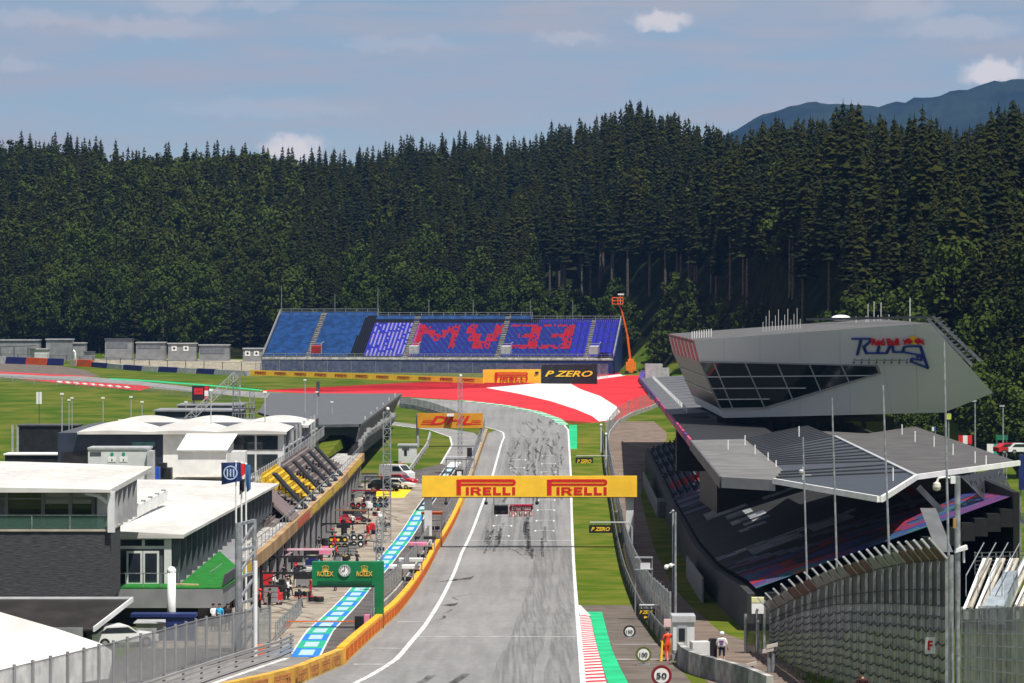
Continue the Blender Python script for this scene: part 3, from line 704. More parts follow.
# everything farther up the hill as one mass
def arr(lf): return np.array([tuple(v) for v in lf.v]), np.array(lf.f), np.array(lf.m)
rr2 = random.Random(5)
FSP = [arr(spruce(HS, rr2.uniform(3.2,4.0), 0.3, 17, 8, rr2)) for _ in range(5)]; FSD = [arr(decid(17, 5.0, 0.1, 40, 20, 0.45, rr2)) for _ in range(4)]
V = []; Fq = []; M = []; off = 0
for x, y, z, s, u, kind in rest:
    if kind == 'D': v, f, m = random.choice(FSD); sc = random.uniform(.7,1.15); mi = 1 if random.random() < .75 else 2
    elif kind == 'B': v, f, m = random.choice(FSD); sc = .55; mi = 2
    else: v, f, m = random.choice(FSP); mi = random.choice([0,0,3,4]); sc = random.choice([.7,.8,.85,.9,1.0,1.2])*random.uniform(.92,1.06)*(.72 if u < 545 else .86)
    a = random.uniform(0,6.28); c, sn = math.cos(a), math.sin(a)
    w = np.empty_like(v); w[:,0] = (v[:,0]*c-v[:,1]*sn)*sc+x; w[:,1] = (v[:,0]*sn+v[:,1]*c)*sc+y; w[:,2] = v[:,2]*sc+z
    V.append(w); Fq.append(f+off); M.append(np.full(len(f),mi)); off += len(v)
V = np.concatenate(V); Fq = np.concatenate(Fq); M = np.concatenate(M)
me = bpy.data.meshes.new('forest'); me.vertices.add(len(V)); me.vertices.foreach_set('co', V.ravel().astype(np.float32))
me.loops.add(len(Fq)*4); me.loops.foreach_set('vertex_index', Fq.ravel().astype(np.int32)); me.polygons.add(len(Fq))
me.polygons.foreach_set('loop_start', np.arange(0,len(Fq)*4,4,dtype=np.int32)); me.polygons.foreach_set('loop_total', np.full(len(Fq),4,dtype=np.int32))
for m in (spruce_leaf,decid_leaf,bright_leaf,leafmat('olive_needles',(0.0095,0.0125,0.002),(0.026,0.029,0.004)),leafmat('dark_needles',(0.004,0.0075,0.003),(0.011,0.017,0.006))): me.materials.append(m)
me.polygons.foreach_set('material_index', M.astype(np.int32)); me.update(); me.validate()
fo = bpy.data.objects.new('forest', me); COL.objects.link(fo); tag(fo,'dense dark spruce forest covering the upper hillside up to the skyline','forest',None,'stuff')
print('TREES', cnt, len(rest), len(Fq))
# ================================================================ gantries, walls, fences and signs along the track
X_, Y_, Z_ = Vector((1,0,0)), Vector((0,1,0)), Vector((0,0,1))
# --- big yellow start gantry
gy = 335.0; gz = ZG(gy)
def gx(px): return (px-CX)*gy/F
def gzv(py): return CAMZ-(py-HY)*gy/F
t = thing('banner_gantry','wide yellow banner gantry spanning the track with two red words','gantry',(gx(530),gy,gz))
m = MB(); m.bx(gx(422),gx(637),gy,gy+0.5,gzv(497),gzv(476)); ban = m.build('banner',yellow,t)
m = MB()
for (a, b) in ((456.5,517),(547,608.5)):
    uv = UV(m,(gx(a),gy,gzv(495)),X_,Z_,0.035); long_p_word(uv,gx(b)-gx(a),gzv(479.2)-gzv(495))
m.build('lettering',redlet,ban)
m = MB(); m.lattice((gx(424),gy+1.1,gzv(488)),(gx(636),gy+1.1,gzv(488)),1.1,1.3,0.07,side=Y_); m.bx(gx(422),gx(637),gy+.05,gy+1.6,gzv(497.8),gzv(497.1)); m.build('truss',dgrey,t)
for a in (428,630):
    m = MB(); m.bx(gx(a)-.42,gx(a)+.42,gy+.55,gy+1.35,ZG(gy)-.3,gzv(497.9)); p = m.build('post',offwhite,t)
    m = MB(); m.bx(gx(a)-.75,gx(a)+.75,gy+.3,gy+1.7,ZG(gy)-.3,ZG(gy)+.5); m.build('foot',concrete,p)
m = MB()
for a in (446,486,537): m.bar((gx(a),gy+.2,gzv(497.8)),(gx(a),gy+.2,gzv(503)),.12); m.ball((gx(a),gy+.15,gzv(503)),.22)
m.build('hanging_camera',black,t)
# --- start lights hanging under the gantry
ly = 338.0
def lX(px): return (px-CX)*ly/F
def lZ(py): return CAMZ-(py-HY)*ly/F
t = thing('start_lights','start light panel with red lamps and a red name board hanging below the gantry','traffic light',(lX(512),ly,lZ(506)))
m = MB(); m.bar((lX(484),ly,lZ(504.4)),(lX(540),ly,lZ(504.4)),.14); m.bar((lX(494),ly,lZ(504.4)),(lX(494),gy+.9,gzv(497.5)),.1); m.bar((lX(533),ly,lZ(504.4)),(lX(533),gy+.9,gzv(497.5)),.1); m.build('support_bar',lgrey,t)
m = MB(); m.bx(lX(494),lX(508.2),ly-.25,ly+.1,lZ(514.3),lZ(505.2)); m.build('light_panel',black,t)
m = MB(); pts = [(lX(509.5),lZ(510.8)),(lX(531.5),lZ(510.8)),(lX(533.3),lZ(508)),(lX(532.2),lZ(504.2)),(lX(511),lZ(504.4)),(lX(509),lZ(507))]
m.prism([(a,ly-.3,b) for a,b in pts],(0,.35,0)); nb = m.build('name_board',mat('crimson_board',(0.45,0.012,0.045),0.5),t)
txt(nb,'Emirates',(lX(511.5),ly-.31,lZ(509.6)),X_,Z_,lX(531)-lX(511.5),.5,white,0.01,0.15,.02)
lampm = mat('red_lamp_housing',(0.7,0.06,0.02),0.4,0,0.1,1)
for i in range(5):
    a = lX(510.8+i*4.9); m = MB(); m.bx(a-.2,a+.2,ly-.25,ly,lZ(516.4),lZ(511.4)); m.cur = 1
    for zz in (512.8,515): m.lathe((a,ly-.25,lZ(zz)),[(0,-.06),(.12,-.06),(.14,0)],(0,1,0),8)
    m.build('signal_lamp',[lampm,white],t)
# --- yellow pit wall, orange lettering on its track face
t = thing('pit_wall','low yellow concrete wall with orange lettering between the track and pit lane','wall',(wx(300),300,ZG(300)))
def wallface(y0,y1,step,h,mname,material,xo=0.0):
    m = MB(); y = y0
    while y < y1-.01:
        yb = min(y+step,y1)
        A = [(wx(y)-.45+xo,y),(wx(y)+xo,y),(wx(yb)+xo,yb),(wx(yb)-.45+xo,yb)]
        m.solid([(a,b,ZG(b)-.2) for a,b in A],[(a,b,ZG(b)+h) for a,b in A]); y = yb
    return m.build(mname,material,t)
w1 = wallface(166,420,6,.98,'wall',yellowp); w2 = wallface(118,165.9,4,.9,'faded_wall_section',dullyel)
wallface(420.1,546,6,.9,'grey_wall_section',mat('ochre_wall',(0.32,0.22,0.12),0.8))
def wall_text(y0,y1,step,lw,z0,z1,parent,material):
    m = MB(); y = y0
    while y < y1:
        ya, yb = y, y+lw; a = Vector((wx(ya)+.005,ya,ZG(ya)+z0)); b = Vector((wx(yb)+.005,yb,ZG(yb)+z0)); U = (a-b).normalized()
        # from the track the text reads from far to near end
        U = (b-a).normalized(); w = (b-a).length
        uv = UV(m,a,U,Z_,.02); 
        if uv.N.x < 0: pass
        long_p_word(uv,w,z1-z0); y += step
    return m.build('lettering',material,parent)
wall_text(167,392,3.4,2.6,.18,.8,w1,orangelet); wall_text(128,163,3.4,2.6,.18,.72,w2,mat('worn_orange_lettering',(0.5,0.2,0.06),.7))
# debris fence of the pit wall
def fence_along(name,label,pts,h,spacing,meshm,postm,cat='fence',group=None,z0=0.0,postr=.07,lean=0.0,rails=(1.0,),base=None):
    """pts: list of (x,y) or (x,y,z,h)"""
    L_ = [Vector((p[0],p[1],(p[2] if len(p)>2 else ZG(p[1])))) for p in pts]; Hs = [p[3] if len(p)>3 else h for p in pts]
    t = thing(name,label,cat,L_[0],group)
    m = MB()
    for a, b, ha, hb in zip(L_[:-1],L_[1:],Hs[:-1],Hs[1:]):
        n = max(1,int((b-a).length/8))
        for i in range(n):
            p = a.lerp(b,i/n); q = a.lerp(b,(i+1)/n); h0 = ha+(hb-ha)*i/n; h1 = ha+(hb-ha)*(i+1)/n
            if len(pts[0]) < 3: p.z = ZG(p.y); q.z = ZG(q.y)
            m.face([p+Z_*z0,q+Z_*z0,q+Z_*h1,p+Z_*h0])
    m.build('mesh_panel',meshm,t)
    if base:
        m = MB()
        for a, b in zip(L_[:-1],L_[1:]):
            n = max(1,int((b-a).length/8))
            for i in range(n):
                p = a.lerp(b,i/n); q = a.lerp(b,(i+1)/n)
                if len(pts[0]) < 3: p.z = ZG(p.y); q.z = ZG(q.y)
                d = (q-p).normalized(); nrm = Vector((-d.y,d.x,0))*.15
                A = [p-nrm,p+nrm,q+nrm,q-nrm]; m.solid([v-Z_*.2 for v in A],[v+Z_*base for v in A])
        m.build('base_wall',concrete,t)
    m = MB(); acc = 0.0; k = 0
    rl_ = MB()
    for a, b, ha, hb in zip(L_[:-1],L_[1:],Hs[:-1],Hs[1:]):
        d = (b-a).length; n = max(1,int(d/8)); hmid=0
        for r_ in rails:
            for i in range(n):
                p = a.lerp(b,i/n); q = a.lerp(b,(i+1)/n); h0 = ha+(hb-ha)*i/n; h1 = ha+(hb-ha)*(i+1)/n
                if len(pts[0]) < 3: p.z = ZG(p.y); q.z = ZG(q.y)
                rl_.bar(p+Z_*h0*r_,q+Z_*h1*r_,.05)
        while acc < d:
            p = a.lerp(b,acc/d); hh = ha+(hb-ha)*acc/d
            if len(pts[0]) < 3: p.z = ZG(p.y)
            pm = MB(); pm.tube(p-Z_*.2,p+Z_*(hh+.12)+Vector((lean,0,0)),postr,n=6); pm.build('post',postm,t); acc += spacing; k += 1
        acc -= d
    rl_.build('rail',postm,t)
    return t
fence_along('debris_fence','tall grey mesh fence standing along the back of the yellow pit wall',[(wx(y)-1.2,y) for y in (212,240,270,300,330,350)],2.6,5,chain_dense,steel,rails=(.45,1.0),base=.9)
fence_along('debris_fence','grey mesh fence at the far end of the pit wall by the mustard gantry',[(wx(y)-.5,y) for y in (362,390,420,470,520,546)],2.9,6,chain,steel,rails=(.5,1.0),base=.9)
# --- green clock gantry over the pit exit lane
cy = 203.0; cz = ZG(cy)
def cX(px): return (px-CX)*cy/F
def cZ(py): return CAMZ-(py-HY)*cy/F
t = thing('clock_gantry','green one legged gantry with round clock and gold lettering over the pit lane','gantry',(cX(378),cy,cz))
m = MB(); m.bx(cX(312),cX(383.5),cy,cy+.8,cZ(585.5),cZ(562)); bd = m.build('board',green,t)
m = MB(); m.bx(cX(374.5),cX(383.5),cy+.003,cy+.797,cz-.2,cZ(585.5)); m.build('leg',green,t)
m = MB(); m.bx(cX(313),cX(374),cy+.1,cy+.7,cZ(587.6),cZ(585.6)); m.build('under_rail',dgrey,t)
m = MB(); m.bx(cX(317.5),cX(372),cy-.03,cy,cZ(584.2),cZ(581.2)); m.build('name_strip',mat('dark_green_strip',(0.004,0.07,0.03),.6),bd)
ccx, ccz = cX(344.6), cZ(570.6)
m = MB(); m.lathe((ccx,cy,ccz),[(.40,0),(.40,-.1),(.34,-.1)],(0,1,0),24); m.cur=1; m.lathe((ccx,cy,ccz),[(0,-.07),(.34,-.07)],(0,1,0),24); ck = m.build('clock',[lgrey,white],t)
m = MB()
for a in range(12):
    an = a*math.pi/6; u = Vector((math.sin(an),0,math.cos(an))); m.bar(Vector((ccx,cy-.08,ccz))+u*.25,Vector((ccx,cy-.08,ccz))+u*.32,.035)
for an, l in ((0.05,.24),(4.7,.18)):
    u = Vector((math.sin(an),0,math.cos(an))); m.bar(Vector((ccx,cy-.09,ccz)),Vector((ccx,cy-.09,ccz))+u*l,.04)
m.build('clock_hand',black,ck)
for px in (317.3,356.5):
    txt(bd,'ROLEX',(cX(px),cy-.02,cZ(576.2)),X_,Z_,cX(px+16)-cX(px),.33,gold,.015,0,.03)
    m = MB(); uv = UV(m,(cX(px+5),cy-.003,cZ(572)),X_,Z_,.03); w = .42
    uv.poly([(0.08,0),(w-.08,0),(w-.05,.08),(.05,.08)])
    for k in range(5):
        a = k/4; uv.poly([(.05+a*(w-.1)-.035,.08),(.05+a*(w-.1)+.035,.08),(a*w+.0,.34+.08*math.sin(a*math.pi))]); uv.disc(a*w,.35+.08*math.sin(a*math.pi),.035,n=8)
    m.build('crown_emblem',gold,bd)
# --- red and yellow gantry over the pit entry
dy = 512.0
def dX(px): return (px-CX)*dy/F
def dZ(py): return CAMZ-(py-HY)*dy/F
t = thing('banner_gantry','mustard yellow banner gantry with red slanted letters over the pit entry','gantry',(dX(450),dy,ZG(dy)))
m = MB(); m.bx(dX(417.5),dX(483),dy,dy+.5,dZ(428),dZ(413.2)); bn = m.build('banner',mat('mustard_banner',(0.62,0.27,0.012),.6,0,.1,.7),t)
txt(bn,'DHL',(dX(430),dy-.02,dZ(424.8)),X_,Z_,dX(472)-dX(430),dZ(416)-dZ(424.8),redlet,.025,.35,.03)
m = MB()
for k in range(3):
    z = dZ(424.6)+.3*k; m.bx(dX(421+k),dX(430.5+k),dy-.03,dy,z,z+.13); m.bx(dX(471+k*.3),dX(481),dy-.03,dy,z,z+.13)
m.build('red_stripe',redlet,bn)
for a in (417.5,481.5):
    m = MB(); m.tube((dX(a),dy+.7,ZG(dy)-.2),(dX(a),dy+.7,dZ(413.5)),.26); m.build('post',lgrey,t)
m = MB(); m.lattice((dX(418),dy+1.0,dZ(421)),(dX(482),dy+1.0,dZ(421)),1.0,1.3,.07,side=Y_); m.build('truss',dgrey,t)
m = MB(); m.bx(dX(447),dX(454),dy-.9,dy-.1,dZ(416.2),dZ(413.8)); m.build('camera_housing',white,t)
# --- small black boards on arms on the right of the track
for (px0,px1,py0,py1,Y,arm,lab) in [(575.5,593,457.5,465,478,614,'farthest small black and yellow board hanging over the grass near the corner'),(589,612,525,533,300,632,'black board with yellow lettering hanging over the grass below the start gantry'),(638,655,609,620,205,663,'black board with yellow lettering on a curved arm nearest the marshal post')]:
    def bX(p): return (p-CX)*Y/F
    def bZ(p): return CAMZ-(p-HY)*Y/F
    t = thing('hanging_sign',lab,'sign',(bX(arm),Y,ZG(Y)))
    m = MB(); m.bx(bX(px0),bX(px1),Y,Y+.15,bZ(py1),bZ(py0)); b = m.build('board',black,t)
    w = bX(px1)-bX(px0)
    txt(b,'P ZERO',(bX(px0)+w*.09,Y-.01,bZ(py0)-(bZ(py0)-bZ(py1))*(.75 if Y>250 else .45)),X_,Z_,w*.82,(bZ(py0)-bZ(py1))*(.5 if Y > 250 else .32),yellet,.03,.3,.015)
    if Y < 250: m = MB(); m.bx(bX(px0)+w*.35,bX(px1)-w*.35,Y-.015,Y,bZ(py1)+.12,bZ(py1)+.26); m.build('small_line',yellet,b)
    zt = bZ(py0)+.25
    m = MB(); m.tube((bX(px0)+.1,Y+.08,zt),(bX(arm)-.4,Y+.08,zt),.07); m.tube((bX(arm)-.4,Y+.08,zt),(bX(arm),Y+.08,zt-.5),.07); m.tube((bX(arm),Y+.08,ZG(Y)-.2),(bX(arm),Y+.08,zt-.5),.08)
    for s in (.2,.8): m.bar((bX(px0)+w*s,Y+.08,zt),(bX(px0)+w*s,Y+.08,bZ(py0)),.06)
    m.build('arm',lgrey,t)
# --- braking distance boards
def round_sign(px,py,r,Y,num,ring,lab):
    x = (px-CX)*Y/F; z = CAMZ-(py-HY)*Y/F
    t = thing('distance_board',lab,'sign',(x,Y,ZG(Y)))
    m = MB(); m.lathe((x,Y,z),[(r,.06),(r,0),(r*.99,-.03),(r*.72,-.03)],(0,1,0),28); d = m.build('ring',ring,t)
    m = MB(); m.lathe((x,Y,z),[(0,-.04),(r*.72,-.04),(r*.72,-.0)],(0,1,0),28); f = m.build('face',white,t)
    m = MB(); m.lathe((x,Y,z),[(r*1.0,.061),(0,.062)],(0,1,0),28); m.build('back',lgrey,t)
    txt(f,num,(x-r*.5,Y-.06,z-r*.28),X_,Z_,r*1.0,r*.56,black,.012,0,.015)
    m = MB(); m.bar((x,Y+.09,ZG(Y)-.1),(x,Y+.09,z),.07); m.bx(x-.35,x+.35,Y-.1,Y+.4,ZG(Y),ZG(Y)+.06); m.build('stand',steel,t)
round_sign(629.5,631.5,.40,192,'150',black,'small round white board reading 150, highest of the three beside the run-off')
round_sign(643.5,654.5,.44,165.5,'100',mat('olive_ring',(0.12,0.14,0.03),.5),'round white board reading 100, middle of the three beside the run-off')
round_sign(661.5,675.5,.52,151,'50',mat('dark_red_ring',(0.22,0.015,0.025),.5),'round white board reading 50 with a dark red ring, nearest the camera')
# --- guard rails
def guardrail(name,label,pts,heights,spacing,group=None,thick=.09,hh=.26,postc=steel,railm=steel):
    L_ = [Vector((p[0],p[1],ZG(p[1]))) for p in pts]; t = thing(name,label,'guardrail',L_[0],group)
    fine = []
    for a, b in zip(L_[:-1],L_[1:]):
        n = max(1,int((b-a).length/6)); fine += [a.lerp(b,i/n) for i in range(n)]
    fine.append(L_[-1])
    for p in fine: p.z = ZG(p.y)
    for h in heights:
        m = MB()
        for a, b in zip(fine[:-1],fine[1:]):
            for dz, w in ((-hh*.3,thick),(0,thick*.5),(hh*.3,thick)): m.bar(a+Z_*(h+dz),b+Z_*(h+dz),w,hh*.36)
        m.build('rail',railm,t)
    acc = 0; 
    for a, b in zip(fine[:-1],fine[1:]):
        d = (b-a).length
        while acc < d:
            p = a.lerp(b,acc/d); dirn = (b-a).normalized(); nrm = Vector((-dirn.y,dirn.x,0))*.14
            m = MB(); m.bar(p+nrm-Z_*.2,p+nrm+Z_*(max(heights)+.12),.12); m.build('post',postc,t); acc += spacing
        acc -= d
    return t
dsteel = mat('dark_weathered_steel',(0.13,0.135,0.14),.5,.3,.3,2)
guardrail('guardrail','dark three rail guardrail along the right edge of the grass verge',[(rail(y)+.35,y) for y in (178,187,221,255,288,340,394,467,510,545)],(.35,.68,1.0),8,None,.1,.3,dsteel,dsteel)
guardrail('guardrail','shiny four rail guardrail curving along the pit exit at lower left',[(-23.5,118),(-18.6,135),(-17.1,142),(-15.2,157),(-13.3,171),(-12.9,177)],(.18,.44,.70,.96),4,None,.07,.17,dsteel,mat('bright_rail_steel',(.5,.5,.5),.35,.4,.08,.3))
# --- fences right of the track
fence_along('debris_fence','tall grey mesh fence along the right guardrail from the marshal hut to the gantry',[(rail(y)+1.1,y) for y in (190,205,221,255,288,340,394)],2.9,5,chain_dense,steel,rails=(.35,.68,1.0))
fence_along('debris_fence','grey mesh fence beside the grass between the gantry and the red run-off',[(rail(y)+1.1,y) for y in (396,430,467,510,545)],3.0,6,chain,steel,rails=(.5,1.0))
fence_along('debris_fence','pale mesh fence curving round the right end of the red run-off',[g2(607,450),g2(609,436),g2(618,424),g2(632,416),g2(650,410),g2(661,405)],3.2,5,chain,steel,rails=(.5,1.0),base=.8)
# concrete block barrier by the marshal hut
acc = []; pb = [(680,663),(684,668),(692,673),(704,677),(718,681),(735,686),(752,692),(770,700)]
names = 'first second third fourth fifth sixth seventh'.split()
for i, (a, b) in enumerate(zip(pb[:-1],pb[1:])):
    p, q = G(*a), G(*b); d = (q-p).normalized(); n = Vector((-d.y,d.x,0))*.22; e = d*.02
    A = [p-n+e,p+n+e,q+n-e,q-n-e]; top = [p-n*.75+e,p+n*.75+e,q+n*.75-e,q-n*.75-e]
    m = MB(); m.solid([v-Z_*.2 for v in A],[v+Z_*.15 for v in A]); m.solid([v+Z_*.15 for v in A],[v+Z_*1.15 for v in top])
    o = m.build('concrete_block',dconcrete if i%2 else concrete,None,(p+q)/2); tag(o,'%s concrete barrier block from the marshal hut in the curved row'%names[i],'barrier','concrete barrier blocks by the marshal hut')
# marshal hut
Y = 172.0
def hX(p): return (p-CX)*Y/F
def hZ(p): return CAMZ-(p-HY)*Y/F
hx0, hx1 = hX(673), hX(694.5); zb = ZG(Y); zt = hZ(616)
t = thing('marshal_hut','narrow grey marshal hut with a dark window beside the man in orange','hut',((hx0+hx1)/2,Y,zb))
m = MB(); m.bx(hx0,hx1,Y,Y+1.6,zb-.2,zt-.35); m.build('wall',offwhite,t)
m = MB(); m.bx(hx0-.06,hx1+.06,Y-.1,Y+1.7,zt-.35,zt); m.build('roof',lgrey,t)
m = MB(); m.bx(hx0+.25,hx1-.42,Y-.05,Y-.003,zb+.1,zt-.55); dr = m.build('door',lgrey,t)
m = MB(); m.bx(hx0+.33,hx1-.55,Y-.08,Y-.05,zb+.95,zt-.7); m.build('window',glass,dr)
m = MB(); m.ball((hx1-.25,Y-.03,zt-.17),.05); m.build('lamp',black,t)
# lamp mast with a white camera beside the hut
Y = 192.0; x = (675.5-CX)*Y/F
t = thing('camera_mast','tall thin grey mast with a small white camera arm behind the marshal hut','mast',(x,Y,ZG(Y)))
m = MB(); m.tube((x,Y,ZG(Y)-.2),(x,Y,CAMZ-(512-HY)*Y/F),.09,.06); m.build('pole',steel,t)
zc = CAMZ-(566-HY)*Y/F; m = MB(); m.bar((x,Y,zc+.1),(x-.55,Y,zc+.05),.08); m.ball((x-.3,Y-.1,zc+.05),.14); m.ball((x-.58,Y,zc-.06),.16,m=0); m.build('camera',white,t)
# white flag post left of the bridge etc.: thin poles along the right fence
for (px,pt,pb_,Y,lab) in [(601,425,470,500,'thin white pole at the left end of the pale curved fence'),(606,434,470,470,'thin grey pole beside the black and yellow sign near the corner')]:
    x = (px-CX)*Y/F; m = MB(); m.tube((x,Y,ZG(Y)-.2),(x,Y,CAMZ-(pt-HY)*Y/F),.09); m.ball((x,Y,CAMZ-(pt-HY)*Y/F),.22)
    tag(m.build('pole',white,None,(x,Y,ZG(Y))),lab,'pole')
# lattice masts left of the track
for (px,pt,Y,w,lab) in [(387,412,345,.85,'tall steel lattice mast standing between the pit vans and the yellow gantry'),(460,378,455,.62,'slim steel lattice mast in front of the red and yellow gantry'),(379,520,262,.5,'short dark lattice mast just behind the green clock gantry')]:
    x = (px-CX)*Y/F; zt = CAMZ-(pt-HY)*Y/F
    t = thing('lattice_mast',lab,'mast',(x,Y,ZG(Y))); m = MB(); m.lattice((x,Y,ZG(Y)-.1),(x,Y,zt),w,w*1.15,.055); m.build('lattice',steel,t)
    m = MB(); m.bar((x,Y,zt),(x,Y,zt+.6),.05); m.ball((x+.1,Y,zt+.35),.2); m.build('lamp_head',white,t)
    m = MB(); m.bx(x-w*.8,x+w*.8,Y-w*.8,Y+w*.8,ZG(Y)-.1,ZG(Y)+.3); m.build('base',concrete,t)
# timing booths and stands on the pit wall
for i,(px,py,Y,w,h,mt,lab) in enumerate([(418,552,300,1.6,1.7,pink,'white and pink team stand on the pit wall, third from the camera'),(402,578,262,2.0,1.3,white,'low white team stand with black screens on the pit wall, nearest the camera'),(411,566,278,2.0,1.2,offwhite,'grey and white team stand on the pit wall between the white and pink ones'),(432,530,338,2.2,3.0,orange,'orange topped timing scaffold beside the left post of the yellow gantry'),(425,541,318,2.0,1.4,black,'black covered team stand on the pit wall near the gantry post')]):
    x = (px-CX)*Y/F; z0 = ZG(Y)+.0
    t = thing('pit_stand',lab,'stand',(x,Y,z0))
    m = MB()
    for sx in (-.5,.5):
        for sy in (-.5,.5): m.bar((x+sx*w,Y+sy*1.2,z0),(x+sx*w,Y+sy*1.2,z0+h+.7),.09)
    for zz in (.9,1.5): m.bar((x-.5*w,Y-.6,z0+zz*h/1.5),(x+.5*w,Y-.6,z0+zz*h/1.5),.08)
    m.build('frame',steel,t)
    m = MB(); m.bx(x-.5*w-.1,x+.5*w+.1,Y-.75,Y+.75,z0+h+.7,z0+h+.95); m.build('roof',mt,t)
    m = MB(); m.bx(x-.45*w,x+.45*w,Y-.5,Y+.5,z0+.35,z0+h*.62); m.build('desk',white if mt is not black else dgrey,t)
    for k in range(3):
        m = MB(); m.bx(x-.4*w+k*.28*w,x-.16*w+k*.28*w,Y-.62,Y-.55,z0+h*.66,z0+h*.66+.4); m.build('screen',black,t)
# scoreboard cubes over the pit wall end
Y = 430.0; x = (455-CX)*Y/F; z0 = ZG(Y)
t = thing('signal_platform','grey marshal platform with a framed screen at the far end of the pit wall','platform',(x,Y,z0))
m = MB()
for a in (446,455,466,474):
    for yy_ in (0,1.6): m.bar(((a-CX)*Y/F,Y+yy_,z0),((a-CX)*Y/F,Y+yy_,z0+4.4),.12)
for zz in (1.6,3.1,4.3): m.bar(((446-CX)*Y/F,Y,z0+zz),((474-CX)*Y/F,Y,z0+zz),.12)
m.build('frame',steel,t)
m = MB(); m.bx((446-CX)*Y/F,(474-CX)*Y/F,Y-.2,Y+1.8,z0+4.4,z0+4.65); m.build('roof',lgrey,t)
m = MB(); m.bx((455.5-CX)*Y/F,(463-CX)*Y/F,Y-.3,Y-.1,z0+1.7,z0+2.8); sc = m.build('screen',black,t)
m = MB(); m.bx((457-CX)*Y/F,(461.5-CX)*Y/F,Y-.33,Y-.3,z0+1.95,z0+2.6); m.build('screen_face',white,sc)
m = MB(); m.bx((467-CX)*Y/F,(472-CX)*Y/F,Y-.3,Y-.1,z0+4.7,z0+6.0); m.build('speaker',black,t)
# booth on the grass between pit entry and lane
Y = 478.0; x0 = (398.5-CX)*Y/F; x1 = (416.5-CX)*Y/F; z0 = ZG(Y); zt = CAMZ-(446-HY)*Y/F
t = thing('pit_booth','pale grey cabin with a narrow dark window on the grass beside the pit entry','cabin',((x0+x1)/2,Y,z0))
m = MB(); m.bx(x0,x1,Y,Y+3,z0-.2,zt); m.build('wall',offwhite,t); m = MB(); m.bx(x0-.15,x1+.15,Y-.15,Y+3.15,zt,zt+.25); m.build('roof',lgrey,t)
m = MB(); m.bx(x0+.9,x0+1.35,Y-.04,Y-.002,z0+1.2,z0+2.4); m.build('window',black,t); m = MB(); m.bx(x0+.6,x0+1.7,Y-.05,Y-.002,zt-.6,zt-.25); m.build('sign_plate',dgrey,t)
guardrail('guardrail','grey concrete edged guardrail curving round the cabin at the pit entry',[g2(430,437.5),g2(427,449),g2(418,462),g2(409,475),g2(398,480)],(.5,.85),5,None,.2,.4,concrete,lgrey)
# fence walls on the inside of the bend
fence_along('debris_fence','low blue and white barrier fence on the inside of the last bend',[g2(400,407.5),g2(415,409.5),g2(432,413.5),g2(447,419),g2(463,426)],2.2,5,chain_dense,steel,base=.9)
# ================================================================ people
def figure(j, rad):
    """continuous body grown over a skeleton: j name->(point,parent)"""
    names = list(j); me = bpy.data.meshes.new('body')
    me.from_pydata([j[n][0] for n in names], [(names.index(j[n][1]), i) for i, n in enumerate(names) if j[n][1]], [])
    ob = bpy.data.objects.new('tmp', me); COL.objects.link(ob)
    md = ob.modifiers.new('skin','SKIN'); md.use_smooth_shade = True
    sv = me.skin_vertices[0].data
    for i, n in enumerate(names): sv[i].radius = rad[n] if isinstance(rad[n],tuple) else (rad[n],rad[n]); sv[i].use_root = (n == 'pelvis')
    sd = ob.modifiers.new('sub','SUBSURF'); sd.levels = 1; sd.render_levels = 1
    dg = bpy.context.evaluated_depsgraph_get(); r = bpy.data.meshes.new_from_object(ob.evaluated_get(dg)); bpy.data.objects.remove(ob)
    return r
def skeleton(pose):
    j = {'pelvis':((0,0,.95),None),'waist':((0,.0,1.08),'pelvis'),'chest':((0,.02,1.32),'waist'),'neck':((0,.02,1.48),'chest'),'head0':((0,0,1.56),'neck'),'head':((0,-.015,1.66),'head0'),'crown':((0,0,1.735),'head')}
    rad = {'pelvis':(.15,.11),'waist':(.14,.1),'chest':(.16,.11),'neck':.055,'head0':.06,'head':.092,'crown':.075}
    for s, n in ((-1,'l'),(1,'r')):
        a = pose.get('arm_'+n); 
        sh = (s*.19,.02,1.42); j['sh'+n] = (sh,'chest'); rad['sh'+n] = .065
        el, wr = a; j['el'+n] = (el,'sh'+n); j['wr'+n] = (wr,'el'+n); rad['el'+n] = .045; rad['wr'+n] = .032
        w = Vector(wr); d = (w-Vector(el)).normalized(); pm = w+d*.07; j['palm'+n] = (tuple(pm),'wr'+n); rad['palm'+n] = (.04,.018)
        side = Vector((-d.z,0,d.x)) if abs(d.y) < .9 else Vector((1,0,0)); side = d.cross(Vector((0,1,0))); side = side.normalized() if side.length > .1 else Vector((1,0,0))
        for k in range(4):
            b = pm+d*.035+side*(-.03+.02*k); t_ = b+d*(.06+.012*(k in (1,2)))+Vector((0,-.02,-.008)); j['f%d%s'%(k,n)] = (tuple(b),'palm'+n); j['t%d%s'%(k,n)] = (tuple(t_),'f%d%s'%(k,n)); rad['f%d%s'%(k,n)] = .0095; rad['t%d%s'%(k,n)] = .008
        th = pm-d*.02-side*.045; j['th'+n] = (tuple(th+d*.03),'palm'+n); rad['th'+n] = .01
        kn, an = pose['leg_'+n]; hp = (s*.1,0,.88); j['hip'+n] = (hp,'pelvis'); rad['hip'+n] = .1; j['kn'+n] = (kn,'hip'+n); rad['kn'+n] = .062; j['an'+n] = (an,'kn'+n); rad['an'+n] = .045
        toe = (an[0]+s*.02,an[1]-.17,.035); heel = (an[0],an[1]+.02,.045); j['heel'+n] = (heel,'an'+n); rad['heel'+n] = .045; j['toe'+n] = (toe,'heel'+n); rad['toe'+n] = (.045,.03)
    return figure(j,rad)
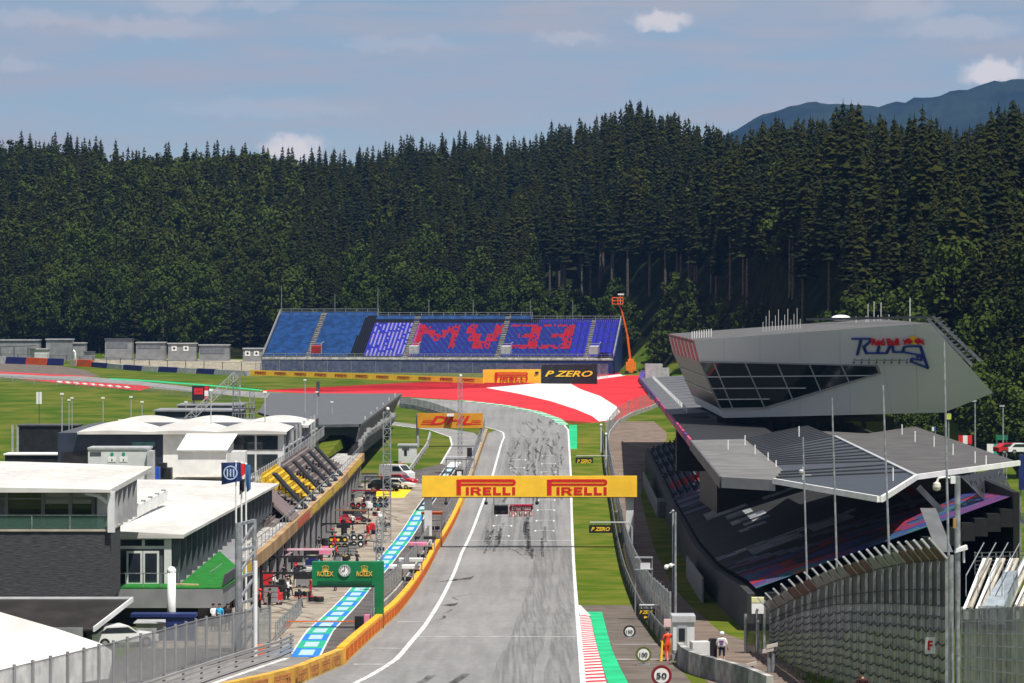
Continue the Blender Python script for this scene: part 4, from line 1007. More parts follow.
POSES = {
 'reach': dict(arm_l=((-.34,-.12,1.25),(-.30,-.38,1.22)),arm_r=((.28,-.02,1.18),(.2,-.25,1.05)),leg_l=((-.11,-.02,.49),(-.13,.03,.09)),leg_r=((.11,-.03,.49),(.12,.02,.09))),
 'back': dict(arm_l=((-.3,.06,1.15),(-.3,-.08,.9)),arm_r=((.3,.04,1.15),(.27,-.14,.93)),leg_l=((-.1,-.04,.49),(-.13,.02,.09)),leg_r=((.12,.03,.49),(.14,.1,.09))),
 'walk': dict(arm_l=((-.27,.14,1.16),(-.27,.1,.9)),arm_r=((.27,-.1,1.16),(.26,-.28,.95)),leg_l=((-.1,-.16,.5),(-.1,-.22,.09)),leg_r=((.1,.02,.48),(.1,.3,.12))),
 'carry': dict(arm_l=((-.25,-.05,1.17),(-.18,-.3,1.12)),arm_r=((.25,-.05,1.17),(.18,-.3,1.12)),leg_l=((-.11,0,.49),(-.14,.03,.09)),leg_r=((.1,-.04,.49),(.1,.0,.09)))}
BODY = {k: skeleton(v) for k, v in POSES.items()}
shoe = mat('dark_shoe',(0.02,0.02,0.022),.6)
def person(pose, loc, rz, top, bottom, hairm, label, group=None, sc=1.0, helmet=None, vest=None, bare_calf=False, shorts=False):
    me = BODY[pose].copy(); me.materials.clear()
    for m in (top,bottom,skin,shoe): me.materials.append(m)
    for p in me.polygons:
        c = p.center
        if c.z > 1.475: i = 2
        elif c.z < .1: i = 3
        elif c.z < (.46 if shorts else .1): i = 2
        elif c.z < .98 and abs(c.x) < .235: i = 1
        else: i = 0
        if abs(c.x) > .16 and pose in ('back','walk') and c.z < .92 and abs(c.x) > .22: i = 2
        if pose in ('reach','carry') and c.y < -.3 and c.z > .9: i = 2
        p.material_index = i
    o = bpy.data.objects.new('person', None); COL.objects.link(o); o.location = loc; o.rotation_euler.z = rz; o.scale = (sc,)*3; tag(o,label,'person',group)
    b = bpy.data.objects.new('body', me); COL.objects.link(b); b.parent = o
    o['_o'] = (0,0,0)
    m = MB()
    if helmet: m.ball((0,.0,1.7),.135,12,sc=(1,1.08,.95)); m.bx(-.1,.1,-.19,-.1,1.68,1.71); m.build('cap',helmet,o,(0,0,0),True)
    else:
        m.ball((0,.02,1.705),.108,12,sc=(1,1.05,.85)); m.build('hair',hairm,o,(0,0,0),True)
    m = MB(); m.ball((-.035,-.095,1.665),.012,6); m.ball((.035,-.095,1.665),.012,6); m.build('eyes',black,o,(0,0,0))
    m = MB(); m.ball((0,-.11,1.64),.018,6); m.bx(-.025,.025,-.098,-.085,1.598,1.606); m.build('nose',skin,o,(0,0,0))
    if vest:
        m = MB(); m.solid([(-.2,-.13,1.02),(.2,-.13,1.02),(.2,.15,1.02),(-.2,.15,1.02)],[(-.19,-.12,1.42),(.19,-.12,1.42),(.19,.15,1.42),(-.19,.15,1.42)]); v = m.build('vest',vest,o,(0,0,0))
        m = MB(); m.bx(-.13,.13,.155,.165,1.2,1.32); m.bx(-.1,.1,.155,.165,1.08,1.16); m.build('back_print',mat('purple_print',(0.2,0.08,0.25),.6),v,(0,0,0))
    return o
hairb = mat('brown_hair',(0.05,0.03,0.02),.8); hairk = mat('black_hair',(0.012,0.011,0.01),.8)
marsh = mat('marshal_orange',(0.85,0.075,0.02),.7,0,.1,5); whitec = mat('white_cloth',(.75,.75,.74),.8,0,.08,4); navyc = mat('navy_cloth',(0.02,0.025,0.05),.85); redc = mat('red_cloth',(0.6,0.015,0.02),.75,0,.1,4); blackc = mat('black_cloth',(0.02,0.02,0.022),.85); greyc = mat('grey_cloth',(0.3,0.3,0.3),.85); tealc = mat('teal_cloth',(0.02,0.25,0.3),.8)
p = G(667.5,661); person('reach',(p.x,p.y,ZG(p.y)),R(-150),marsh,marsh,hairb,'marshal in orange overalls leaning by the grey hut beside the track',None,1.05)
m = MB(); q = (p.x-.42,p.y-.1,ZG(p.y)); m.tube((q[0]+.05,q[1],q[2]),(q[0]+.12,q[1],q[2]+1.15),.09,.05); tag(m.build('flag_roll',yellow,None,q),'rolled yellow flag standing beside the orange marshal','flag')
m = MB(); sx_, sy_ = p.x+.02, p.y+.5; m.tube((sx_,sy_,ZG(sy_)-.1),(sx_,sy_,ZG(sy_)+2.3),.05); m.bx(sx_-.2,sx_+.2,sy_-.06,sy_-.02,ZG(sy_)+1.9,ZG(sy_)+2.35); tag(m.build('warning_plate',mat('pale_pink_plate',(.7,.5,.48),.6),None,(sx_,sy_,ZG(sy_))),'small pale pink plate on a post above the orange marshal','sign')
p = G(722,664); person('back',(p.x,p.y,ZG(p.y)),R(165),whitec,navyc,hairb,'steward in white vest, white cap and dark shorts seen from behind',None,1,whitec,whitec,shorts=True)
m = MB(); a = Vector((p.x-.6,p.y+.5,ZG(p.y))); m.rbox(a+Vector((-.6,0,.6)),(1.0,.7,1.2),.2); tag(m.build('equipment_cabinet',offwhite,None,a),'pale grey equipment cabinet left of the steward in white','cabinet')
m = MB(); m.rbox(a+Vector((.12,-.05,.68)),(.35,.5,1.36),.2); tag(m.build('equipment_case',black,None,a),'upright black case between the grey cabinet and the steward','case')
m = MB(); m.rbox(a+Vector((-1.6,-.6,.4)),(1.3,.5,.35),.2); m.rbox(a+Vector((-1.6,-.6,.72)),(1.1,.4,.2),.2); tag(m.build('generator',concrete,None,a),'low grey generator unit behind the concrete barrier blocks','generator')
Yp = 122.0; xp = (862.5-CX)*Yp/F; zp = CAMZ-(671-HY)*Yp/F-1.76; person('back',(xp,Yp,zp),R(170),mat('dark_red_top',(.06,.015,.015),.8),blackc,hairk,'person with dark hair at the bottom edge in front of the tall net fence')
# pit crew
crew = [(336,523,'carry',redc,blackc,'crew member in red bending over the red car in the pit lane',40),(343,518,'walk',redc,redc,'crew member in all red walking right of the red car',-60),(331,528,'back',redc,redc,'crew member in red with back turned by the red car',170),(346,512,'carry',redc,blackc,'crew member in red and black behind the red car',100),(325,536,'walk',redc,blackc,'crew member in red left of the red car',30),
 (305,562,'carry',blackc,blackc,'crew member in black beside the pale pink boom',60),(319,553,'walk',blackc,greyc,'crew member in black and grey by the dark tyre rack',200),(296,574,'carry',navyc,navyc,'crew member in navy under the pink wing post',120),(284,584,'back',blackc,blackc,'crew member in black beside the red canopy',170),(288,600,'carry',whitec,blackc,'crew member in white shirt next to the white toolbox',80),(287,597,'walk',greyc,blackc,'crew member in grey shirt walking by the white toolbox',-30),
 (353,505,'walk',blackc,blackc,'crew member in black near the yellow floor paint',-20),(381,486,'carry',redc,redc,'crew member in red beside the dark cars',0),(407,461,'walk',marsh,blackc,'crew member in orange top near the far vans',20),(312,546,'back',greyc,blackc,'crew member in grey top at the garage door',160),(400,473,'walk',marsh,blackc,'marshal in orange far down the pit lane',20)]
for (px,py,ps,a,b,lab,rz) in crew:
    p = G(px,py); person(ps,(p.x,p.y,ZG(p.y)+.02),R(rz),a,b,random.choice([hairb,hairk]),lab,'pit crew along the garages')
# ================================================================ pit building, hospitality buildings and paddock on the left
fin = mat('grey_vertical_fin',(0.10,0.115,0.125),.45,.2,.15,1); floorg = mat('green_turf_carpet',(0.012,0.15,0.018),.95,0,.2,2)
brick = mat('dark_ribbed_brick',(0.045,0.045,0.05),.85,0,.35,3.0,.15,6,.6,(0.6,1,9),(0.085,0.085,0.09))
# --- garage block along the pit lane
t = thing('pit_building','long pit garage building with ochre fascia and black upper louvres','building',(FX-5,300,ZG(300)))
def zf(y): return interp([(214,10.1),(265,9.4),(378,9.0),(450,9.6)],y)   # top of the fascia
m = MB()
ys_ = list(range(214,437,8))
for a, b in zip(ys_[:-1],ys_[1:]):
    m.solid([(FX-9,a,ZG(a)-.3),(FX-.6,a,ZG(a)-.3),(FX-.6,b,ZG(b)-.3),(FX-9,b,ZG(b)-.3)],[(FX-9,a,zf(a)-.2),(FX-.6,a,zf(a)-.2),(FX-.6,b,zf(b)-.2),(FX-9,b,zf(b)-.2)])
m.build('wall',dgrey,t)
m = MB()
for a, b in zip(ys_[:-1],ys_[1:]): m.solid([(FX-9.2,a,zf(a)-.2),(FX+.2,a,zf(a)-.2),(FX+.2,b,zf(b)-.2),(FX-9.2,b,zf(b)-.2)],[(FX-9.2,a,zf(a)),(FX+.2,a,zf(a)),(FX+.2,b,zf(b)),(FX-9.2,b,zf(b))])
m.build('roof',concrete,t)
fm = mat('ochre_fascia',(0.30,0.18,0.09),.7,0,.3,.25,.2,4,0,(1,1,1),(0.42,0.29,0.15)); m = MB()
for a, b in zip(ys_[:-1],ys_[1:]): m.solid([(FX-.2,a,zf(a)-1.05),(FX+.35,a,zf(a)-1.05),(FX+.35,b,zf(b)-1.05),(FX-.2,b,zf(b)-1.05)],[(FX-.2,a,zf(a)+.05),(FX+.35,a,zf(a)+.05),(FX+.35,b,zf(b)+.05),(FX-.2,b,zf(b)+.05)])
fa = m.build('fascia',fm,t)
m = MB()
for y0,y1 in ((236,246),(330,352),(318,326),(356,372),(388,420)): m.prism([(FX+.36,y0,zf(y0)-.85),(FX+.36,y1,zf(y1)-.85),(FX+.36,y1,zf(y1)-.15),(FX+.36,y0,zf(y0)-.15)],(.03,0,0))
m.build('yellow_panel',mat('fascia_yellow',(.62,.42,.03),.6),fa)
m = MB(); m.prism([(FX+.36,296,zf(296)-.85),(FX+.36,314,zf(314)-.85),(FX+.36,314,zf(314)-.15),(FX+.36,296,zf(296)-.15)],(.03,0,0)); m.build('red_panel',mat('fascia_red',(.5,.1,.05),.6),fa)
doorg = mat('garage_door_dark',(0.03,0.032,0.035),.6,0,.4,.4)
for k, y in enumerate(range(218,432,9)):
    m = MB(); m.bx(FX-.25,FX+.1,y-.35,y+.35,ZG(y)-.2,zf(y)-1.06); m.build('pillar',mgrey,t)
    m = MB(); m.bx(FX-.59,FX-.5,y+.6,y+8.2,ZG(y)-.1,zf(y)-1.4); d_ = m.build('garage_door',doorg,t)
# glass balustrade and coloured seats on the terrace
m = MB()
for y in range(216,440,4): m.bar((FX-.2,y,zf(y)),(FX-.2,y,zf(y)+1.05),.06)
for y in range(216,436,4): m.bar((FX-.2,y,zf(y)+1.05),(FX-.2,y+4,zf(y+4)+1.05),.06)
m.build('terrace_rail',steel,t)
# raked terrace seating behind (yellow block)
for nm_, y0, y1, mt in (('grey_seats',286,318,mat('taupe_seats',(0.2,0.165,0.155),.7,0,.35,1.5)),('yellow_seats',328,350,mat('yellow_seats',(.62,.41,.02),.6,0,.3,1.2)),('grey_seats',356,400,mat('taupe_seats',(0,0,0)))):
    m = MB()
    for r_ in range(7):
        x = FX-1.2-r_*.72; z = zf((y0+y1)/2)+.15+r_*.36
        y = y0
        while y < y1: m.bx(x-.35,x+.05,y,y+1.3,z,z+.28); m.bx(x-.42,x-.35,y,y+1.3,z,z+.62); y += 1.5
        m.bx(x-.7,x+.06,y0-.3,y1+.3,z-.45,z-.02)
    s_ = m.build(nm_,mt,t)
for k, y in enumerate((312,326,340,354,366,378)):       # black slanted louvre panels above the fascia
    m = MB(); m.solid([(FX+.1,y,zf(y)+.1),(FX+.1,y+3.2,zf(y)+.1),(FX-3.2,y+3.2,zf(y)+3.7),(FX-3.2,y,zf(y)+3.7)],[(FX-.2,y,zf(y)+.1),(FX-.2,y+3.2,zf(y)+.1),(FX-3.5,y+3.2,zf(y)+3.7),(FX-3.5,y,zf(y)+3.7)]); m.build('louvre_panel',black,t)
m = MB(); y = 292; m.solid([(FX+.1,y,zf(y)+.1),(FX+.1,y+10,zf(y)+.1),(FX-2.6,y+10,zf(y)+2.7),(FX-2.6,y,zf(y)+2.7)],[(FX-.2,y,zf(y)+.1),(FX-.2,y+10,zf(y)+.1),(FX-2.9,y+10,zf(y)+2.7),(FX-2.9,y,zf(y)+2.7)]); m.build('taupe_panel',mat('taupe_panel',(.17,.13,.125),.7,0,.3,1,stretch=(1,8,1)),t)
# --- terrace pavilion with white roof and green carpet
t = thing('terrace_pavilion','long white roofed pavilion with grey side fins and a green carpet terrace','building',(-25.6,208,ZG(208)))
x0, x1, y0, y1 = -27.8, -23.6, 208.0, 292.0; zfl = 11.0; zr = 14.45
def RS(y): return -1.35*(y-208)/84
m = MB(); m.solid([(x0-14,y0,zfl-4),(x1,y0,zfl-4),(x1,y1,zfl-6),(x0-14,y1,zfl-6)],[(x0-14,y0,zr-.02),(x1,y0,zr-.02),(x1,y1,zr-.02+RS(y1)),(x0-14,y1,zr-.02+RS(y1))])
m.build('wall',dgrey,t)
m = MB()
n = 18
for i in range(n):      # gently curved roof in long membrane bands
    a, b = y0-.4+(y1+.4-y0)*i/n, y0-.4+(y1+.4-y0)*(i+1)/n
    for j in range(8):
        u0, u1 = j/8, (j+1)/8; xa, xb = x0-16+(x1+.9-x0+16)*u0, x0-16+(x1+.9-x0+16)*u1
        h0, h1 = zr+.4*math.sin(math.pi*min(1,.15+.85*u0)), zr+.4*math.sin(math.pi*min(1,.15+.85*u1)); ra, rb = RS(a), RS(b)
        m.face([(xa,a,h0+ra),(xb,a,h1+ra),(xb,b,h1+rb),(xa,b,h0+rb)]); 
        if i == 0: m.face([(xa,a,zr-.02),(xb,a,zr-.02),(xb,a,h1),(xa,a,h0)])
m.solid([(x1+.5,y0-.4,zr-.2),(x1+.9,y0-.4,zr-.2),(x1+.9,y1,zr-.2+RS(y1)),(x1+.5,y1,zr-.2+RS(y1))],[(x1+.5,y0-.4,zr),(x1+.9,y0-.4,zr),(x1+.9,y1,zr+RS(y1)),(x1+.5,y1,zr+RS(y1))]); m.bx(x0-16,x1+.9,y0-.44,y0-.36,zr-.25,zr)
m.build('roof',white_roof,t)
seamc = mat('grey_seam',(.45,.44,.42),.6)
for i in range(1,n):
    a = y0-.4+(y1+.4-y0)*i/n; pts = [(x0-16+(x1+.9-x0+16)*j/8,a,zr+.4*math.sin(math.pi*min(1,.15+.85*j/8))+RS(a)) for j in range(9)]
    m = MB(); m.path(pts,.05,4); m.build('roof_seam',seamc,t)
for k in range(22):
    y = y0+.3+k*3.8; m = MB(); m.bx(x1+.002,x1+.55,y,y+.22,zfl-.6,zr-.1+RS(y)); m.build('fin',fin,t)
    if k < 21: m = MB(); m.bx(x1-.02,x1+.05,y+.24,y+3.78,zfl-.4,zr-.2+RS(y+4)); m.build('side_window',glassmat('grey_green_glass',(0.06,0.08,0.085),.15),t)
m = MB(); m.bx(-28.1,-27.9,209,243,zr+.1,zr+1.0); m.build('roof_parapet',white,t)
for q_ in range(8): m = MB(); m.bx(-28.16,-27.84,210+q_*4.4,210.5+q_*4.4,zr+1.0,zr+1.12); m.build('parapet_cap',mgrey,t)
m = MB(); m.bx(x0,x1,y0-.12,y0-.003,zfl+2.45,zfl+2.65); m.bx(x0,x0+.35,y0-.15,y0-.003,zfl,zr-.1); m.bx(x1-.5,x1-.0,y0-.15,y0-.003,zfl,zr-.1); m.bx(x0,x1,y0-.12,y0-.003,zr-.35,zr-.1); m.bx(x0+2.15,x0+2.35,y0-.12,y0-.003,zfl+2.65,zr-.3); m.build('facade_frame',offwhite,t)
for k in range(2): m = MB(); m.bx(x0+.4+k*1.75+.15*k,x0+2.1+k*1.5,y0-.06,y0-.003,zfl+2.68,zr-.4); m.build('top_window',glass,t)
for k in range(2):
    a = x0+1.1+k*1.15; m = MB(); m.bx(a,a+1.1,y0-.2,y0-.1,zfl,zfl+2.3); d_ = m.build('door',offwhite,t)
    m = MB(); m.bx(a+.14,a+.96,y0-.22,y0-.2,zfl+.15,zfl+2.15); m.build('pane',glassmat('door_glass',(.03,.035,.05),.08),d_)
m = MB(); m.bx(x0+.4,x0+1.0,y0-.08,y0-.003,zfl,zfl+2.3); m.build('side_pane',glass,t)
tx1 = (230-CX)*206/F-.3
m = MB(); m.prism([(x0-2,205,zfl-.06),(tx1,205,zfl-.06),(tx1+.4,216,zfl-.06),(x1+.6,236,zfl-.06),(x1+.6,208,zfl-.06),(x0-2,208,zfl-.06)],(0,0,.1)); m.build('carpet',floorg,t)
m = MB(); m.prism([(x0-2,204.9,zfl-1.35),(tx1-.1,204.9,zfl-1.35),(tx1+.3,216,zfl-1.35),(x1+.6,250,zfl-1.35),(x0-2,250,zfl-1.35)],(0,0,1.27)); m.build('slab',mgrey,t)
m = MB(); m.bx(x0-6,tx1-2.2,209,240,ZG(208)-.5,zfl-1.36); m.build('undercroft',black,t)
m = MB()
for k in range(7):
    a = x0-1.0+k*1.2
    if a < tx1-2.5: m.bar((a,205.1,zfl),(a,205.1,zfl+1.0),.05)
m.bar((x0-1.5,205.1,zfl+1.0),(x1+.3,205.1,zfl+1.0),.05); m.build('balustrade',steel,t)
m = MB(); m.solid([(tx1-.05,205.2,zfl+.1),(tx1+.2,216,zfl+.1),(tx1+.05,216,zfl+.1),(tx1-.2,205.2,zfl+.1)],[(tx1+.15,205.2,zfl+.95),(tx1+.5,216,zfl+.95),(tx1+.35,216,zfl+.95),(tx1-.0,205.2,zfl+.95)]); m.build('side_screen',dgrey,t)
m = MB(); m.bar((x1+.3,207,zfl+.08),(x1+2,206.5,zfl+.08),.25,.1); m.build('plank',mat('pale_wood',(.6,.42,.22),.7),t)
# white column in front
Y = 190; x = (171.5-CX)*Y/F; m = MB(); m.tube((x,Y,ZG(Y)-.2),(x,Y,CAMZ-(572-HY)*Y/F),.27,n=12); m.ball((x,Y,CAMZ-(571-HY)*Y/F),.3,10); m.tube((x,Y,ZG(Y)),(x,Y,ZG(Y)+.2),.45,n=12)
tag(m.build('column',white,None,(x,Y,ZG(Y)),True),'white round column standing in front of the green carpet terrace','column')
# --- near left house: ribbed dark wall, glazed upper floor, white roof
t = thing('clubhouse','near left building with dark ribbed wall, glazed balcony floor and white roof','building',(-33,185,ZG(185)))
x1 = -24.8; x0 = -48; y0 = 185.0; y1 = 206.0; zb_ = 12.2; z1 = 16.35; zr = 18.9
m = MB(); m.bx(x0,x1,y0,y0+5,zb_,z1); m.build('wall',brick,t); m = MB(); m.bx(x0,x1-3,y0+5,y1,zb_,z1); m.build('rear_block',dgrey,t)
m = MB(); m.bx(x0,x1+.05,y0-.08,y0+5.02,z1,z1+.12); m.build('balcony_slab',beige,t)
m = MB(); m.bx(x0,x1-1.2,y0+2.6,y1-.5,z1+.12,zr-.05); m.build('rear_wall',mat('taupe_interior',(.2,.2,.2),.7),t)
for k, (a, b) in enumerate(((-31.4,-29.4),(-29.2,-27.7),(-27.5,-26.3))):
    for (za, zb2, mt) in ((z1+.2,z1+1.5,glass),(z1+1.55,zr-.2,glass if k == 0 else mat('milky_pane',(.42,.45,.42),.2,0,.1,.5))):
        m = MB(); m.bx(a,b,y0+2.52,y0+2.598,za,zb2); m.build('window',mt,t)
for a in (-31.6,-29.3,-27.6,-26.15): m = MB(); m.bx(a-.12,a+.12,y0+2.4,y0+2.6,z1+.1,zr-.1); m.build('mullion',mgrey,t)
m = MB(); m.bx(-32,-26.1,y0+2.38,y0+2.59,zr-.75,zr-.62); m.build('transom',mgrey,t)
m = MB()
nx_, ny_ = 10, 6
def rz_(u,v): return zr+.12+.42*math.sin(math.pi*(.3+.62*u))*(0.35+.65*v)-.1*(u**3)+.22*v
for i in range(nx_):
    for j in range(ny_):
        def pt(a,b): u, v = a/nx_, b/ny_; return (x0+(x1+.1-x0)*u,y0-.6+(y1-y0+.8)*v,rz_(u,v))
        m.face([pt(i,j),pt(i+1,j),pt(i+1,j+1),pt(i,j+1)])
        if j == 0: a, b = pt(i,0), pt(i+1,0); m.face([(a[0],a[1],zr-.12),(b[0],b[1],zr-.12),b,a])
        if i == nx_-1: a, b = pt(nx_,j), pt(nx_,j+1); m.face([(a[0],a[1],a[2]-.3),(b[0],b[1],b[2]-.3),b,a])
m.build('roof',white_roof,t)
for i in range(1,ny_+4):
    v = i/(ny_+4); m = MB(); m.path([(x0+(x1+.1-x0)*u,y0-.6+(y1-y0+.8)*v,rz_(u,v)) for u in [q/nx_ for q in range(nx_+1)]],.035,4); m.build('roof_seam',seamc,t)
m = MB(); m.bx(x1-.1,x1+.32,y0-.3,y0+.1,zb_+4.1,zr-.1); m.path([(x1-.1,y0-.1,zr-.8),(x1-.7,y0-.1,zr-.35),(x1-1.5,y0-.1,zr-.18)],.13); m.build('roof_post',offwhite,t)
for k in range(6):
    y = y0+.9+k*2.4; m = MB(); m.bx(x1-.9,x1+.05,y,y+.18,z1,zr+.0+k*.03); m.build('side_fin',lgrey,t)
m = MB(); m.bx(x1-1.0,x1-.6,y0+1,y1-4,z1+.1,zr-.1); m.build('side_wall',fin,t)
m = MB(); m.bx(x0,x1,y0-.02,y0+.02,z1+.16,z1+.95); m.build('glass_balustrade',meshmat('clear_green_glass',(.10,.2,.18),.45,rough=.05,wire=.05),t)
m = MB(); m.bar((x0,y0-.03,z1+1.0),(x1,y0-.03,z1+1.0),.06)
for k in range(9): m.bar((x1-.1-k*2.35,y0-.04,z1+.1),(x1-.1-k*2.35,y0-.04,z1+1.0),.05)
m.build('handrail',steel,t)
# canopy below the wall
m = MB(); zc = zb_; 
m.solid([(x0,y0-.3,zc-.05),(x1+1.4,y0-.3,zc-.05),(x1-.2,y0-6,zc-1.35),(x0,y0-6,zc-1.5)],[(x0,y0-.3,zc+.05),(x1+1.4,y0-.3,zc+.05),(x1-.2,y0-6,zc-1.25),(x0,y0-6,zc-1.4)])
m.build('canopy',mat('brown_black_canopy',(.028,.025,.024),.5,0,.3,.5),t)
m = MB(); m.bx(x0,x1+1.5,y0-.45,y0-.31,zc-.02,zc+.14); m.solid([(x1-.2,y0-6,zc-1.4),(x1-.1,y0-6,zc-1.4),(x1+1.5,y0-.3,zc-.15),(x1+1.4,y0-.3,zc-.15)],[(x1-.2,y0-6,zc-1.1),(x1-.1,y0-6,zc-1.1),(x1+1.5,y0-.3,zc+.14),(x1+1.4,y0-.3,zc+.14)]); m.build('canopy_edge',offwhite,t)
m = MB(); m.bx(x0,x1-.8,y0-6.2,y0-6.0,zc-1.9,zc-1.15); m.build('canopy_fascia',mgrey,t)
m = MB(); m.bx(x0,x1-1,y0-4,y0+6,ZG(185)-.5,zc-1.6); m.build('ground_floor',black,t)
# --- white marquee at the bottom left
t = thing('marquee','large white sloping marquee roof behind the mesh fence at lower left','marquee',(-30,166,ZG(166)))
m = MB()
A = P(-60,600,168); B = P(0,613,168); C = P(60,630,165); D = P(113,650,161); 
m.prism([P(-60,596,170),P(0,612,170),P(55,628,168),P(100,643,166),P(114,652,164),P(104,700,150),P(-60,712,148)],(0,0,-.15)); m.build('roof',white_roof,t)
m = MB(); m.prism([P(114,652,164),P(104,700,150),P(104,700,150)-Z_*2.4,P(114,652,164)-Z_*2.4],(-.12,0,0)); m.build('side_wall',offwhite,t)
# lower truck roofs behind the fence
def box_vehicle(name,label,cat,c,rz,L,Wd,H,body,win,kind='van'):
    """vehicle with cab, windows, four wheels; local x is the length"""
    t = thing(name,label,cat,c,None,rz); t['_o'] = (0,0,0)
    m = MB(); h0 = .35
    if kind == 'van':
        prof = [(-L/2,h0),(L/2,h0),(L/2,h0+H*.38),(L*.36,h0+H*.5),(L*.2,H),(-L/2+.1,H),(-L/2,H*.8)]
    else:
        prof = [(-L/2,h0),(L/2,h0),(L/2-.05,h0+H*.3),(L*.2,h0+H*.42),(L*.05,H),(-L*.3,H),(-L*.42,h0+H*.45),(-L/2,h0+H*.4)]
    m.solid([(x,-Wd/2,z) for x,z in prof],[(x,Wd/2,z) for x,z in prof]); m.build('body',body,t)
    for s in (-1,1):
        m = MB(); yv = s*(Wd/2+.004)
        if kind == 'van': pr = [(L*.31,h0+H*.5),(L*.2,H*.92),(-L*.02,H*.92),(-L*.02,h0+H*.48)]
        else: pr = [(L*.17,h0+H*.42),(L*.04,H*.94),(-L*.28,H*.94),(-L*.38,h0+H*.45)]
        m.prism([(x,yv,z) for x,z in pr],(0,s*.012,0)); m.build('side_window',win,t)
    a, b = ((L*.355,h0+H*.52),(L*.205,H*.97)) if kind == 'van' else ((L*.2,h0+H*.44),(L*.06,H*.97))
    m = MB(); m.solid([(a[0]+.02,-Wd*.43,a[1]),(a[0]+.02,Wd*.43,a[1]),(b[0]+.02,Wd*.4,b[1]),(b[0]+.02,-Wd*.4,b[1])],[(a[0]+.03,-Wd*.43,a[1]+.02),(a[0]+.03,Wd*.43,a[1]+.02),(b[0]+.03,Wd*.4,b[1]+.02),(b[0]+.03,-Wd*.4,b[1]+.02)]); m.build('windscreen',win,t)
    for s in (-1,1):
        m = MB(); m.bx(L/2-.02,L/2+.03,s*Wd*.36-.15,s*Wd*.36+.15,h0+H*.2,h0+H*.29); m.build('headlight',white,t)
        for q in (-.31,.31):
            m = MB(); m.lathe((q*L,s*(Wd/2-.2),.33),[(0,0),(.33,0),(.33,.22),(0,.22)],(0,s,0),14); w = m.build('wheel',rubber,t)
            m = MB(); m.lathe((q*L,s*(Wd/2+.025),.33),[(.18,-.02),(.18,.0),(0,.01)],(0,s,0),10); m.build('rim',steel,w)
    return t
carw = mat('white_car_paint',(.72,.72,.72),.25,0,.03,1,.5); cark = mat('black_car_paint',(.012,.012,.014),.2,0,.1,1,.6); carr = mat('red_car_paint',(.5,.015,.02),.25,0,.05,1,.5)
g = P(121,638,182); box_vehicle('parked_car','white car with dark windows parked below the canopy','car',(g.x,g.y,ZG(g.y)),R(25),4.2,1.8,1.35,carw,glass,'car')
g = P(155,634,192); m = MB(); m.bx(g.x-1.1,g.x+1.1,g.y-1,g.y+1,ZG(g.y)-.1,CAMZ-(622-HY)*192/F); m.bx(g.x-1.25,g.x+1.25,g.y-1.1,g.y+1.1,CAMZ-(622-HY)*192/F,CAMZ-(621-HY)*192/F); tag(m.build('grey_cabinet',lgrey,None,(g.x,g.y,ZG(g.y))),'grey flat cabinet between the white van and the white column','cabinet')
g = P(180,634,188); m = MB(); m.bx(g.x-.9,g.x+.9,g.y,g.y+1,ZG(g.y)-.1,ZG(g.y)+1.5); m.bx(g.x-3.1,g.x+1.0,g.y-.1,g.y+1.1,ZG(g.y)+1.5,ZG(g.y)+1.7); tag(m.build('navy_counter',navy,None,(g.x,g.y,ZG(g.y))),'navy counter with a pale top beside the white column','counter')
# steel lighting frame by the pit exit
Y = 176; xa = (238.5-CX)*Y/F; xb = (252-CX)*Y/F; za = CAMZ-(523-HY)*Y/F
t = thing('steel_frame','tall galvanised ladder frame with braces beside the flagpoles','frame',(xa,Y,ZG(Y)))
m = MB(); m.tube((xa,Y,ZG(Y)-.2),(xa,Y,za),.2); m.tube((xb,Y+1.6,ZG(Y)-.2),(xb,Y+1.6,za+.1),.14); m.build('post',steel,t)
m = MB()
for k in range(5):
    z = za-.1-k*1.55; m.bar((xa,Y,z),(xb,Y+1.6,z+.15),.16); m.bar((xa,Y,z-1.4),(xb,Y+1.6,z-.1),.13)
m.build('brace',steel,t)
